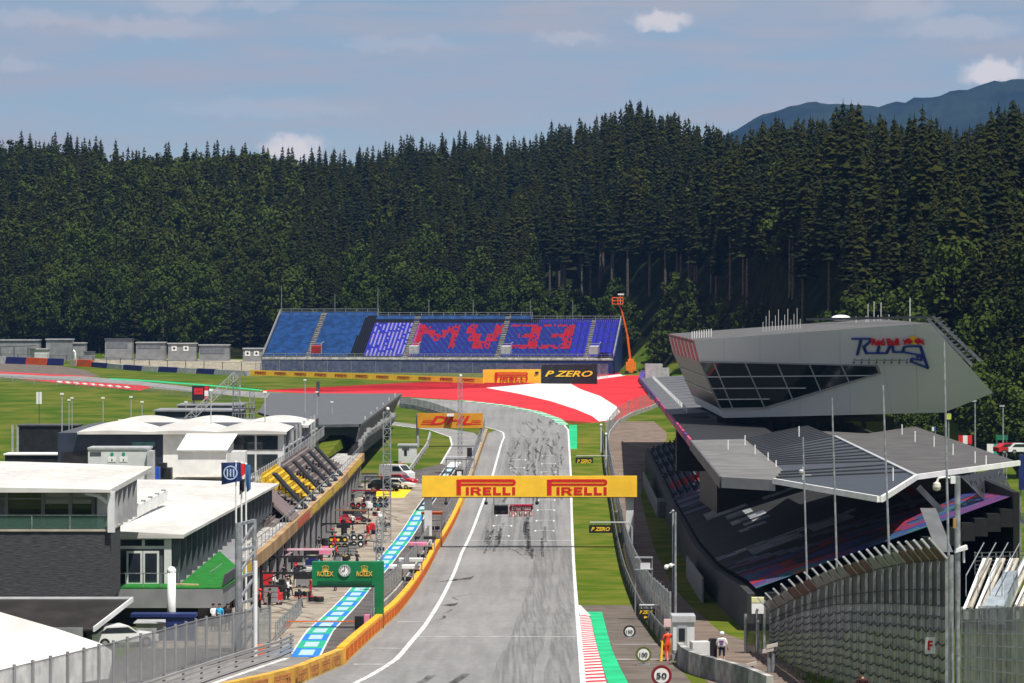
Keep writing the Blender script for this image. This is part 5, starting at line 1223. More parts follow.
# flags
for (px,pt,lab,cols,fx) in [(236,462,'flagpole with a dark blue flag bearing a pale round emblem','b',-1),(241.5,463,'flagpole with a drooping red, white and black flag between the other two','r',0),(246,464,'flagpole with a furled blue flag, rightmost of the group of three','n',1)]:
    Y = 178+fx*1.2; x = (px-CX)*Y/F; zt = CAMZ-(pt-HY)*Y/F; t = thing('flagpole',lab,'flagpole',(x,Y,ZG(Y)))
    m = MB(); m.tube((x,Y,ZG(Y)-.2),(x,Y,zt),.075,.045); m.ball((x,Y,zt),.08); m.build('pole',white,t)
    fb = mat('flag_navy',(.015,.035,.14),.8)
    def cloth(u0,u1,v0,v1,mt,nm,par,yo=0,th=.02):
        m = MB(); n = 8
        for i in range(n):
            a, b = i/n, (i+1)/n
            def q(s,v): xx = u0+(u1-u0)*s; return Vector((x+xx,Y-.1+yo+.12*math.sin(s*5+v*2),v))
            m.face([q(a,v0+.25*a),q(b,v0+.25*b),q(b,v1),q(a,v1)])
        return m.build(nm,mt,par)
    if cols == 'b':
        f = cloth(-.85,.3,zt-1.35,zt-.02,fb,'flag',t)
        m = MB(); m.lathe((x-.3,Y-.24,zt-.62),[(.42,0),(.42,-.02),(.35,-.02),(.35,0)],(0,1,0),20); 
        for a_ in (-.18,0,.18): m.bx(x-.3+a_-.04,x-.3+a_+.04,Y-.26,Y-.24,zt-.85,zt-.4)
        m.build('emblem',mat('pale_blue_print',(.4,.5,.65),.7),f)
    elif cols == 'r':
        f = cloth(-.1,.22,zt-.9,zt-.05,redc,'flag',t); cloth(-.18,-.1,zt-.9,zt-.05,whitec,'flag_band',t); cloth(-.12,.2,zt-1.9,zt-.95,blackc,'flag_end',t)
    else: cloth(-.02,.3,zt-1.75,zt-.05,mat('flag_blue',(.06,.16,.33),.8),'flag',t)
# --- vaulted white hospitality building
t = thing('hospitality_building','white building with scalloped vault roofs and tall glazed front above the garages','building',(-40,363,10))
zd = 9.9; yb0 = 363.0
xL, xR = -55.0, -27.6; zt_ = CAMZ-(432-HY)*yb0/F
m = MB(); m.bx(xL,xR-.3,yb0+.4,yb0+34,ZG(380)-.3,zt_-.1); m.bx(xL,xR-.3,yb0+34.01,yb0+70,ZG(380)-.3,zt_-.8); m.build('wall',dgrey,t)
m = MB(); m.bx(xL-2,xR+1,yb0-24,yb0+72,zd-1.4,zd); m.bx(-38,xR+1,yb0-24.2,yb0-24.01,zd-1.2,zd+.3); m.build('deck',beige,t)
nv = 3
for r_, (yo, dz, xa, xb) in enumerate(((0,0,xL+2.5,xR+.4),(36,-0.6,xL+1,xR+.6))):
    W_ = (xb-xa)/nv
    for k in range(nv):
        m = MB(); n = 10
        for i in range(n):
            u0, u1 = i/n, (i+1)/n
            for j in range(4):
                v0, v1 = j/4, (j+1)/4
                def q(u,v):
                    hgt = .95*math.sin(math.pi*(.06+.88*u))*(0.22+.78*math.sin(math.pi*min(1,v*1.0)*.5)) ; return (xa+W_*(k+u), yb0-.8+yo+13*v, zt_+dz+hgt)
                m.face([q(u0,v0),q(u1,v0),q(u1,v1),q(u0,v1)])
                if j == 0: m.face([(q(u0,0)[0],q(u0,0)[1],zt_+dz-.25),(q(u1,0)[0],q(u1,0)[1],zt_+dz-.25),q(u1,0),q(u0,0)])
                if j == 3: m.face([q(u0,1),q(u1,1),(q(u1,1)[0],q(u1,1)[1],zt_-.2),(q(u0,1)[0],q(u0,1)[1],zt_-.2)])
        m.build('roof_vault',white_roof,t)
# front glazing at right, navy band at left, white panels between
gx0 = (233-CX)*yb0/F; gx1 = (279-CX)*yb0/F; nvx = (163-CX)*yb0/F
m = MB(); m.bx(gx0-.3,gx1+.6,yb0-.05,yb0+.39,zd,zt_-.3); m.build('glass_front_frame',offwhite,t)
for k in range(2):
    a = gx0+.1+k*(gx1-gx0)/2; b = gx0-.15+(k+1)*(gx1-gx0)/2; m = MB(); m.bx(a,b,yb0-.12,yb0-.06,zd+.15,zd+2.65); m.build('tall_window',glass,t); m = MB(); m.bx(a,b,yb0-.12,yb0-.06,zd+3.2,zt_-.45); m.build('top_window',glass,t)
m = MB(); m.bx(xL,nvx,yb0+.2,yb0+.39,zt_-4.9,zt_-.15); nb_ = m.build('navy_front',mat('navy_cladding',(.025,.035,.055),.4,0,.2,.6),t)
m = MB(); m.bx(xL+9,nvx-1,yb0+.15,yb0+.2,zt_-1.75,zt_-1.2); m.build('teal_strip',mat('teal_glass',(.07,.17,.17),.2),nb_)
m = MB(); m.bx(xL+.5,xL+5.5,yb0+.14,yb0+.2,zt_-4.6,zt_-2.4); m.build('dark_opening',black,nb_)
m = MB(); m.bx(nvx,gx0-.3,yb0+.1,yb0+.39,zd,zt_-.15); m.build('white_panel_wall',white,t)
m = MB()
for k in range(9): y = yb0+2+k*7; m.bx(xR-.3,xR,y,y+.5,zd,zt_); m.bx(xR-.25,xR-.05,y+.5,y+6.9,zd+3.1,zd+3.3)
m.build('side_column',lgrey,t)
for k in range(8): y = yb0+2.6+k*7; m = MB(); m.bx(xR-.32,xR-.2,y,y+6.2,zd+.2,zt_-.5); m.build('side_window',glass if k%2 else dgrey,t)
# white sloped tent box in front
Y = 352.0
def qX(p): return (p-CX)*Y/F
def qZ(p): return CAMZ-(p-HY)*Y/F
t = thing('white_tent','boxy white tent with sloping roof in front of the vaulted building','tent',(qX(203),Y,qZ(475)))
m = MB(); m.bx(qX(178),qX(227),Y,Y+7,qZ(475),qZ(450.5)); m.build('wall',white,t)
m = MB(); m.solid([(qX(177),Y-.3,qZ(450.5)),(qX(227.5),Y-.3,qZ(450.5)),(qX(232),Y+7.2,qZ(437)),(qX(180),Y+7.2,qZ(437))],[(qX(177),Y-.3,qZ(449.8)),(qX(227.5),Y-.3,qZ(449.8)),(qX(232),Y+7.2,qZ(436.2)),(qX(180),Y+7.2,qZ(436.2))]); m.build('roof',white,t)
m = MB(); m.bx(qX(177),qX(228),Y-.35,Y-.3,qZ(451.4),qZ(450)); m.build('eave',lgrey,t)
m = MB(); m.bx(qX(232),qX(246),Y-1,Y+1.5,qZ(476),qZ(451)); tag(m.build('technical_cabinet',offwhite,None,(qX(239),Y,qZ(476))),'pale grey cabinet standing right of the white tent','cabinet')
Y = 340.0
t = thing('office_container','pale grey container with two white door notices under green symbols','container',(qX(115),Y,qZ(480)))
def qX(p): return (p-CX)*Y/F
def qZ(p): return CAMZ-(p-HY)*Y/F
m = MB(); m.bx(qX(88),qX(147.5),Y,Y+4,qZ(485),qZ(449.5)); cw = m.build('wall',offwhite,t); m = MB(); m.bx(qX(87.5),qX(148.5),Y-.1,Y+4.1,qZ(449.5),qZ(447.5)); m.build('roof',lgrey,t)
m = MB(); m.bx(qX(90),qX(101),Y-.04,Y-.003,qZ(455.8),qZ(452)); m.build('vent_grille',dgrey,t)
for a in (112,123.5):
    m = MB(); m.lathe((qX(a),Y,qZ(454)),[(0,-.04),(.2,-.04),(.2,0)],(0,1,0),12); m.build('green_symbol',mat('green_symbol',(.02,.3,.2),.5),t)
    m = MB(); m.bx(qX(a-4),qX(a+4),Y-.04,Y-.003,qZ(462),qZ(457)); n_ = m.build('door_notice',white,t); m = MB(); m.bx(qX(a-.5),qX(a+.5),Y-.06,Y-.04,qZ(461),qZ(459)); m.build('pictogram',black,n_)
m = MB(); m.bx(qX(147.5),qX(153),Y-.5,Y+2,qZ(485),qZ(451)); m.build('side_frame',lgrey,t)
g = P(156,476,345); m = MB(); m.bx(g.x-.4,g.x+.4,345,346,g.z-1,g.z+1); tag(m.build('blue_bin',bluep,None,g),'small blue bin beside the grey container','bin')
g = P(164,472,350); m = MB(); m.bx(g.x-.9,g.x+.9,349,351,g.z-1.4,g.z+.5); m.bx(g.x-.6,g.x+.4,348.6,350,g.z+.5,g.z+1.1); tag(m.build('parked_motorbike',black,None,g),'dark low machine parked between the container and the white tent','machine')
# low building with white roof edge at far left, dark container row
for (a,b,pt,pb,Y,mt,nm,lab,top) in [(5,62,455,466,392,black,'low_shed','low black shed with a pale roof edge on the grass at far left',white),(19,78,426,438,470,black,'dark_container','long black container standing on the grass at left','n')]:
    def qX(p): return (p-CX)*Y/F
    def qZ(p): return CAMZ-(p-HY)*Y/F
    t = thing(nm,lab,'shed' if top != 'n' else 'container',(qX((a+b)/2),Y,ZG(Y)))
    m = MB(); m.bx(qX(a),qX(b),Y,Y+4,ZG(Y)-.3,qZ(pt)); m.build('wall',mt,t)
    m = MB(); m.bx(qX(a)-.2,qX(b)+.2,Y-.2,Y+4.2,qZ(pt),qZ(pt-1.3)); m.build('roof',white if top != 'n' else dgrey,t)
    if top == 'n':
        m = MB(); m.bar((qX(a)-1,Y,ZG(Y)),(qX(a)-1,Y,qZ(pt-1)),.3); m.bar((qX(a)-.2,Y,ZG(Y)),(qX(a)-.2,Y,qZ(pt-1)),.3); m.build('end_frame',lgrey,t)
# dark navy roofs behind the vaults
for (a,b,pt,pb,Y,lab) in [(155,240,411.5,417,470,'long dark navy flat building just behind the white vault roofs'),(178,240,406,411,500,'second dark navy flat building farther behind the white vault roofs')]:
    x0, x1 = (a-CX)*Y/F, (b-CX)*Y/F; zt = CAMZ-(pt-HY)*Y/F
    t = thing('navy_building',lab,'building',((x0+x1)/2,Y,ZG(Y))); m = MB(); m.bx(x0,x1,Y,Y+10,ZG(Y)-.3,zt); m.build('wall',mat('navy_cladding',(0,0,0)),t); m = MB(); m.bx(x0-.3,x1+.3,Y-.3,Y+10.3,zt,zt+.22); m.build('roof_edge',mgrey,t)
# TV tower: lattice tower with leaning gangway, platforms
t = thing('camera_tower','lattice camera tower with a long leaning truss and railed platforms','tower',P(238,452,450))
Y = 450
def qX(p): return (p-CX)*Y/F
def qZ(p): return CAMZ-(p-HY)*Y/F
m = MB(); m.lattice((qX(236.5),Y,ZG(Y)),(qX(236.5),Y,qZ(376)),1.0,1.2,.06); m.lattice((qX(251),Y+2,ZG(Y)),(qX(251),Y+2,qZ(392)),.7,1.1,.05); m.build('tower_lattice',steel,t)
m = MB(); m.lattice((qX(184),Y-1.5,qZ(424)),(qX(236),Y,qZ(375)),1.05,1.1,.06,side=Y_); m.build('leaning_truss',lgrey,t)
m = MB(); 
for z in (409,420): m.bx(qX(233),qX(254),Y-1,Y+3,qZ(z),qZ(z-1)); 
m.build('platform',dgrey,t)
m = MB()
for z in (409,420):
    m.bar((qX(233),Y-1,qZ(z-7)),(qX(254),Y-1,qZ(z-7)),.08)
    for a in range(233,255,3): m.bar((qX(a),Y-1,qZ(z-1)),(qX(a),Y-1,qZ(z-7)),.06)
m.build('railing',lgrey,t)
m = MB(); m.bx(qX(182),qX(246),Y-2,Y+4,qZ(426.5),qZ(424)); m.build('base_plate',dgrey,t)
# screen on the field
Y = 505
def qX(p): return (p-CX)*Y/F
def qZ(p): return CAMZ-(p-HY)*Y/F
t = thing('advert_cube','dark cube shaped sign with red picture and red white red side on the field','sign',(qX(200),Y,ZG(Y)))
m = MB(); m.bx(qX(192),qX(208),Y,Y+2.2,qZ(400.5),qZ(386)); m.build('body',black,t)
m = MB(); m.bx(qX(194),qX(203),Y-.05,Y-.003,qZ(394.5),qZ(388)); m.bx(qX(196),qX(202),Y-.08,Y-.05,qZ(391.5),qZ(390)); m.build('picture',redp,t)
m = MB(); m.bx(qX(204.5),qX(208.5),Y-.06,Y-.003,qZ(399.5),qZ(396)); m.bx(qX(204.5),qX(208.5),Y-.06,Y-.003,qZ(390.5),qZ(386)); m.build('red_band',redp,t)
m = MB(); m.bx(qX(204.5),qX(208.5),Y-.055,Y-.003,qZ(396),qZ(390.5)); m.build('white_band',white,t)
m = MB(); 
for a in (193,206): m.bar((qX(a),Y+1,ZG(Y)-.2),(qX(a),Y+1,qZ(400.5)),.3)
m.build('leg',steel,t)
# thin masts over the paddock
for i,(px,pt,pb,Y) in enumerate([(62,394,478,395),(103,398,432,420),(131,397,428,430),(142,402,428,432),(186,402,425,470),(69,400,436,455),(72,398,436,458),(211,390,476,372),(265,392,475,372),(317,392,440,470),(332,402,446,475),(305,380,418,480)]):
    x = (px-CX)*Y/F; zb2 = min(CAMZ-(pb-HY)*Y/F, 30); zg = ZG(Y); z0 = min(zb2, zg) if zb2 < zg+1.2 else zg
    near_ = ['left of the vaulted building','among the white vault roofs','above the second vault','beside the second vault','by the dark navy buildings','by the black container','next to its twin by the black container','in front of the white tent','in front of the glazed front','over the grey pit stand roof','at the edge of the grey pit stand','behind the last white vault'][i]
    t = thing('floodlight_mast','thin grey floodlight mast %s'%near_,'mast',(x,Y,zg)); m = MB(); m.tube((x,Y,zg-.2),(x,Y,CAMZ-(pt-HY)*Y/F),.085,.06); m.build('pole',lgrey,t)
    m = MB(); m.bx(x-.22,x+.22,Y-.15,Y+.15,CAMZ-(pt-HY)*Y/F-.1,CAMZ-(pt-HY)*Y/F+.12); m.build('lamp_head',white,t)
# --- grey stand beside the pit entry
t = thing('pit_entry_stand','grey roofed spectator stand with a slanted screen wall beside the pit entry','grandstand',P(330,440,500))
rt = mat('grey_seam_roof',(.105,.11,.115),.6,.1,.2,.7,.3,4,.4,(1,7,1))
m = MB(); m.prism([P(270,393,560),P(402,393.5,560),P(361,424,440),P(300,425,440),P(258,412,480)],(0,0,-.4)); m.build('roof',rt,t)
m = MB(); m.solid([P(402,393.5,560),P(361,424,440),P(357,442,440),P(386,430,530)],[P(400.5,393.5,560),P(359.5,424,440),P(355.5,442,440),P(384.5,430,530)]); m.build('slanted_screen',mat('grey_perforated_screen',(.13,.13,.125),.6,.2,.25,3),t)
m = MB()
for k in range(9):
    a = P(352+k*1.9,457-k*3.0,430+k*3); b = P(384+k*1.6,432-k*2.2,520+k*3); m.prism([a,b,b+Vector((-1.0,0,0)),a+Vector((-1.0,0,0))],(0,0,-.7))
m.build('terrace_step',dconcrete,t)
m = MB(); 
for i in range(90):
    u, k = random.random(), random.random()*8; a = P(352+k*1.9,457-k*3.0,430+k*3).lerp(P(384+k*1.6,432-k*2.2,520+k*3),u); m.bx(a.x-.3,a.x+.2,a.y-.25,a.y+.25,a.z,a.z+.7)
sx_ = m.build('folding_seat',lgrey,t); sx_['kind'] = 'stuff'
m = MB(); m.solid([P(346,462,425),P(354,456,425),P(386,429,525),P(372,431,525)],[P(348,452,425),P(352,446,425),P(384,424,525),P(374,424,525)]); m.build('back_wall',black,t)
m = MB(); m.prism([P(310,420,470),P(360,424,445),P(355,442,445),P(318,441,460)],(0,3,0)); m.build('front_panel',mgrey,t)
for k in range(6): g = P(365+k*6,428-k*5,455+k*18); m = MB(); m.tube(g-Z_*.2,g+Z_*1.8,.06); m.build('roof_post',white,t)
m = MB(); g = P(318,398,545); m.tube(g-Z_*.5,g+Z_*3,.22); m.bx(g.x-.3,g.x+.3,g.y-.3,g.y+.3,g.z+1.2,g.z+3.0); m.build('loudspeaker',dgrey,t)
# green embankment wall along its base and pale railing
fence_along('terrace_railing','pale railing running along the upper edge of the pit building terrace',[(FX-6.0,y,zf(y)+2.3) for y in (300,330,360,400,440)],1.1,3,chain_light,lgrey)
m = MB(); m.prism([P(300,470,392),P(352,426,470),P(356,440,470),P(322,462,400)],(-2,0,-.3)); tag(m.build('grass_bank',mown,None,P(320,455,420)),'narrow green sloping bank between the vaulted building and the pit stand','bank')
# mesh fence at lower left
fence_along('mesh_fence','long grey chain link fence running across the lower left corner',[(-14.6,181),(-17.2,168),(-18.6,155),(-20.4,142),(-22.6,128),(-24,112)],2.45,2.6,chain_dense,mgrey,rails=(.02,1.0),postr=.085)
Y = 172; x = (258-CX)*Y/F; m = MB(); m.tube((x-.15,Y,ZG(Y)-.2),(x-.15,Y,CAMZ-(561-HY)*Y/F),.12); tag(m.build('white_post',white,None,(x,Y,ZG(Y))),'white slanting post at the right end of the chain link fence','post')
m = MB(); m.bx(x-.2,x+.4,Y,Y+.4,ZG(Y)-.1,ZG(Y)+.7); tag(m.build('orange_box',orange,None,(x,Y,ZG(Y))),'small orange box at the foot of the white post','box')
# --- pit lane cars and gear
for (px,py,rz,L_,W_,H_,bd_,kd,lab) in [(397,481,-35,5.2,2.0,2.4,carw,'van','white van parked at the far end of the pit lane'),(385,491,-20,4.6,1.85,1.6,cark,'car','black car with open boot below the white van'),(399,489,-20,4.6,1.85,1.5,carw,'car','white car parked beside the black one in the pit lane'),(402,484.5,-28,4.4,1.8,1.45,carr,'car','red car half hidden between the white van and white car')]:
    g = G(px,py); box_vehicle('parked_%s'%kd,lab,kd,(g.x,g.y,ZG(g.y)+.02),R(rz),L_,W_,H_,bd_,glass,kd)
def open_wheeler(px,py,rz,c1,c2,lab):
    g = G(px,py); t = thing('racing_car',lab,'racing car',(g.x,g.y,ZG(g.y)+.02),None,rz); t['_o'] = (0,0,0)
    m = MB(); m.solid([(-2.2,-.35,.15),(-2.2,.35,.15),(-.2,.7,.15),(1.0,.3,.2),(2.4,.12,.25),(2.4,-.12,.25),(1.0,-.3,.2),(-.2,-.7,.15)],[(-2.2,-.12,.6),(-2.2,.12,.6),(-.3,.42,.62),(1.0,.2,.55),(2.4,.08,.36),(2.4,-.08,.36),(1.0,-.2,.55),(-.3,-.42,.62)]); m.solid([(-1.9,-.12,.6),(-1.9,.12,.6),(-.1,.16,.6),(-.1,-.16,.6)],[(-1.5,-.06,.75),(-1.5,.06,.75),(-.3,.1,.98),(-.3,-.1,.98)]); m.build('body',c1,t)
    m = MB(); m.bx(2.25,2.65,-.95,.95,.12,.18); m.bx(2.2,2.6,-1.0,-.96,.12,.35); m.bx(2.2,2.6,.96,1.0,.12,.35); m.build('front_wing',c2,t)
    m = MB(); m.bx(-2.5,-2.1,-.5,.5,.85,.9); m.bx(-2.55,-2.0,-.54,-.5,.35,.95); m.bx(-2.55,-2.0,.5,.54,.35,.95); m.build('rear_wing',c2,t)
    for qx in (-1.75,1.7):
        for s in (-1,1):
            m = MB(); m.lathe((qx,s*.65,.34),[(.16,0),(.34,.02),(.34,.36),(.16,.38)],(0,s,0),14); w = m.build('wheel',rubber,t); m = MB(); m.lathe((qx,s*1.0,.34),[(.17,0),(0,.02)],(0,s,0),10); m.build('rim',dgrey,w)
    return t
open_wheeler(337,524,R(-35),redp,redp,'red open wheel racing car in front of the red team garage')
open_wheeler(318,546,R(-20),blackc,whitec,'black and white racing car by the dark garage')
open_wheeler(350,522,R(10),mat('dark_red_car',(.2,.01,.02),.3),black,'dark red racing car nose sticking out toward the lane')
def boom(px,py,rz,L_,c,lab,h=2.6):
    g = G(px,py); t = thing('pit_boom',lab,'pit boom',(g.x,g.y,ZG(g.y)+.02),None,rz); t['_o'] = (0,0,0)
    m = MB(); m.bar((0,0,0),(0,0,h),.16); m.bx(-.4,.4,-.4,.4,0,.12); m.build('post',c,t)
    m = MB(); m.bar((0,0,h),(L_,0,h),.22,.18); m.bar((0,0,h-.7),(L_*.25,0,h-.05),.1); m.build('arm',c,t)
    m = MB(); m.path([(L_*.575,0,h-.05),(L_*.575,0,h-.3)],.06); m.path([(L_,0,h),(L_+.15,0,h-.5),(L_,.05,h-1.0)],.06); m.bx(L_*.45,L_*.7,-.15,.15,h-.5,h-.12); m.build('hose',black,t); return t
boom(283,577,R(5),4.9,mat('pale_pink_boom',(.75,.45,.55),.5),'pale pink and white pit boom reaching over the apron')
boom(262,586,R(3),5.2,black,'long black pit boom above the red canopy')
boom(262,600,R(2),6.0,blackc,'second black pit boom nearest the camera',2.2)
boom(312,545,R(2),6.2,black,'black pit boom with brown bar in front of the dark garage',2.4)
boom(322,530,R(0),5.6,mat('brown_boom',(.25,.15,.08),.6),'brown pit boom behind the dark garage boom',2.4)
boom(345,507,R(-3),6.0,mat('dark_red_boom',(.25,.02,.04),.5),'dark red pit boom over the apron by the red car',2.2)
boom(365,494,R(-5),5.0,black,'black pit boom beside the yellow floor paint',2.4)
def rack(px,py,rz,label,hub,rows=2,cols_=3):
    g = G(px,py); t = thing('tyre_rack',label,'tyre rack',(g.x,g.y,ZG(g.y)+.02),None,rz); t['_o'] = (0,0,0)
    m = MB(); W2 = cols_*.75
    for x in (0,W2):
        for yv in (-.25,.25): m.bar((x,yv,0),(x,yv,rows*.75),.06)
    for k in range(rows+1):
        for yv in (-.25,.25): m.bar((0,yv,k*.75+.04),(W2,yv,k*.75+.04),.06)
    m.build('frame',steel,t)
    for r_ in range(rows):
        for c in range(cols_):
            m = MB(); m.lathe((.37+c*.75,-.2,.4+r_*.75),[(.17,0),(.33,.02),(.33,.38),(.17,.4)],(0,1,0),14); w = m.build('tyre',rubber,t); m = MB(); m.lathe((.37+c*.75,-.2,.4+r_*.75),[(.17,.02),(0,.03)],(0,1,0),10); m.build('wheel_hub',hub,w)
for a in [(328,550,R(5),'black tyre rack with yellow hubs in front of the dark garage',yellet),(344,548,R(15),'low tyre rack with white marks at the right of the dark garage',white),(350,514,R(-10),'tyre rack with red hubs behind the red car',redp),(372,508,R(0),'tyre rack with dark hubs near the lattice mast',dgrey),(300,588,R(10),'tyre rack with grey hubs by the white toolbox',steel)]: rack(*a)
def cart(px,py,c,label,w=1.3,h=1.0,rz=.1):
    g = G(px,py); t = thing('tool_cart',label,'cart',(g.x,g.y,ZG(g.y)+.02),None,rz); t['_o'] = (0,0,0)
    m = MB(); m.bx(-w/2,w/2,-.35,.35,.18,h); m.build('cabinet',c,t)
    for k in range(3): m = MB(); m.bx(-w/2+.06,w/2-.06,-.37,-.352,.22+k*(h-.25)/3,.17+(k+1)*(h-.25)/3); m.build('drawer',mgrey,t)
    m = MB(); m.bx(-w/2-.03,w/2+.03,-.4,.4,h,h+.06); m.build('top',black,t)
    for sx in (-1,1):
        for sy in (-1,1): m = MB(); m.lathe((sx*w*.4,sy*.26,.09),[(0,0),(.09,0),(.09,.05),(0,.05)],(0,1,0),8); m.build('castor',rubber,t)
for a in [(303,588,white,'white tool cart by the crew member in white',1.4,1.1),(292,566,pink,'pink tool cart below the pink boom',1.3,1.3),(330,541,white,'white tool cart between the black boom and the tyre rack',1.6,1.0),(271,605,redp,'red cabinet under the long black booms',1.2,1.5),(343,555,dgrey,'dark tool cart out on the apron',1.2,.9),(337,565,offwhite,'pale tool cart alone on the apron',1.0,.9),(352,556,black,'black tool cart standing closest to the striped line',.9,1.2),(370,503,lgrey,'grey tool cart by the lattice mast',1.4,1.1),(358,497,black,'black tool cabinet left of the yellow floor paint',1.5,1.4),(366,482,green,'green counter beside the end of the garages',3.4,1.2)]: cart(*a)
g = G(268,596); t = thing('team_canopy','red canopy panel standing on end by the first garage','canopy',(g.x,g.y,ZG(g.y)))
m = MB(); m.prism([P(262,571,g.y),P(273,575,g.y),P(270,596,g.y),P(264,590,g.y)],(0,.15,0)); m.build('panel',redp,t); m = MB(); m.bar((g.x,g.y+.2,ZG(g.y)),(g.x,g.y+.2,ZG(g.y)+2.5),.1); m.build('post',steel,t)
g = G(278,575); t = thing('rear_wing_stand','pink and white wing panel on a stand beside the garage','wing stand',(g.x,g.y,ZG(g.y)))
m = MB(); m.prism([P(275,560,g.y),P(279,550,g.y),P(280,560,g.y),P(277,574,g.y)],(0,.2,0)); m.build('wing',pink,t); m = MB(); m.bar((g.x,g.y+.3,ZG(g.y)),(g.x,g.y+.3,ZG(g.y)+1.8),.09); m.build('post',white,t)
g = G(287,614); fence_along('crowd_barrier','low steel crowd barrier along the left edge of the striped line',[(sxx(188)-1.6,188),(sxx(206)-1.6,206),(sxx(226)-2.0,226)],1.1,2.2,chain_light,steel,rails=(.1,1.0),postr=.04)
for i,(px,py,c,lab) in enumerate([(221,617,mat('cyan_cloth',(.03,.35,.6),.8),'person in bright blue top standing under the terrace'),(229,617,blackc,'person in dark clothes under the terrace corner'),(215,622,whitec,'person in white shirt under the terrace by the navy counter')]):
    Y = 200; x = (px-CX)*Y/F; person('carry' if i else 'walk',(x,Y-1,ZG(Y)+.15),R(20*i),c,blackc,hairk,lab,'people under the terrace')
# more gear and crew packed along the garages
ordw = 'first second third fourth fifth sixth seventh eighth ninth tenth eleventh twelfth thirteenth fourteenth fifteenth sixteenth'.split()
for k in range(14):
    y = 232+k*13.5+random.uniform(-3,3); x = FX+random.uniform(1.0,2.6); t = thing('tyre_stack','%s stack of black tyres from the camera along the garage doors'%ordw[k],'tyre stack',(x,y,ZG(y)+.02),'tyre stacks along the garages'); t['_o'] = (0,0,0)
    for q in range(random.choice([2,3,4])): m = MB(); m.lathe((0,0,q*.39),[(.17,0.02),(.33,0),(.35,.1),(.35,.28),(.33,.38),(.17,.36)],(0,0,1),14); m.build('tyre',rubber,t)
    if k % 3 == 0: m = MB(); m.lathe((0,0,q*.39),[(.17,.37),(.0,.375)],(0,0,1),10); m.build('hub_cover',random.choice([redp,yellet,white]),t)
for k in range(16):
    y = 226+k*12.5+random.uniform(-5,5); x = FX+random.uniform(2.2,6.2); c = [blackc,navyc,redc,greyc,whitec,tealc,blackc,redc][k%8]
    person(['carry','walk','back'][k%3],(x,y,ZG(y)+.02),random.uniform(0,6.28),c,blackc if k%2 else c,random.choice([hairb,hairk]),'crew member, %s from the camera of those standing out on the apron'%ordw[k],'pit crew out on the apron')
for k in range(9):
    y = 240+k*20+random.uniform(-4,4); x = FX+random.uniform(.8,4.5); p = Vector((x,y,ZG(y))); c = [redp,black,offwhite,navy,pink,black,redp,dgrey,white][k]; t = thing('equipment_trolley','%s equipment trolley from the camera along the garages'%ordw[k],'trolley',p,'equipment trolleys along the garages'); t['_o'] = (0,0,0)
    m = MB(); m.bx(-.8,.8,-.45,.45,.25,.4); m.bar((-.75,0,.4),(-.75,0,1.15),.06); m.bar((-.75,-.4,1.15),(-.75,.4,1.15),.06); m.build('chassis',steel,t)
    m = MB(); m.bx(-.5,.75,-.4,.4,.4,.95); m.bx(-.2,.5,-.3,.3,.95,1.2); m.build('load',c,t)
    for sx in (-.6,.6):
        for sy in (-.42,.42): m = MB(); m.lathe((sx,sy,.13),[(0,-.04),(.13,-.04),(.13,.04),(0,.04)],(0,1,0),8); m.build('wheel',rubber,t)
for k in range(15):
    y = 224+k*13+random.uniform(-4,4); x = FX+random.uniform(.6,3.2); c = [redc,blackc,blackc,whitec,navyc,redc,greyc,tealc][k%8]
    person(['back','carry','walk'][k%3],(x,y,ZG(y)+.02),random.uniform(0,6.28),c,blackc,random.choice([hairb,hairk]),'crew member by the doors, %s from the camera of those close to the garages'%ordw[k],'pit crew close to the garages',1,random.choice([None,redp,black,white]))
for k in range(12):
    y = 236+k*15+random.uniform(-5,5); x = FX+random.uniform(2.5,7); p = Vector((x,y,ZG(y)+.02)); t = thing('wheel_trolley','%s wheel trolley from the camera out on the pit apron'%ordw[k],'trolley',p,'wheel trolleys on the pit apron',random.uniform(0,3)); t['_o'] = (0,0,0)
    m = MB(); m.bx(-.7,.7,-.35,.35,.1,.16); m.bar((.65,-.3,.16),(.65,-.3,1.0),.05); m.bar((.65,.3,.16),(.65,.3,1.0),.05); m.bar((.65,-.3,1.0),(.65,.3,1.0),.05); m.build('frame',[steel,redp,blackc][k%3],t)
    for q in range(2): m = MB(); m.lathe((-.35+q*.7,0,.17),[(.17,0.02),(.33,0),(.35,.1),(.35,.28),(.33,.38),(.17,.36)],(0,0,1),14); w_ = m.build('tyre',rubber,t); m = MB(); m.lathe((-.35+q*.7,0,.17),[(.17,.37),(0,.375)],(0,0,1),10); m.build('hub_cover',[redp,yellet,white,dgrey][k%4],w_)
# hi-vis pole gear near clock gantry
g = G(286,628); m = MB(); m.bx(g.x-.2,g.x+.2,g.y,g.y+.2,ZG(g.y),ZG(g.y)+.5); m.bar((g.x,g.y,ZG(g.y)+.45),(g.x+5,g.y,ZG(g.y)+.45),.07); tag(m.build('lane_barrier',orange,None,(g.x,g.y,ZG(g.y))),'thin orange ended barrier across the pit exit','barrier')
g = G(362,630); m = MB(); m.bx(g.x-.5,g.x+.1,g.y,g.y+.4,ZG(g.y),ZG(g.y)+.9); m.bx(g.x+.15,g.x+.5,g.y,g.y+.4,ZG(g.y)+.3,ZG(g.y)+1.0,m=1); tag(m.build('signal_box',[black,pink],None,(g.x,g.y,ZG(g.y))),'small black and pink signal box at the foot of the green gantry leg','signal box')
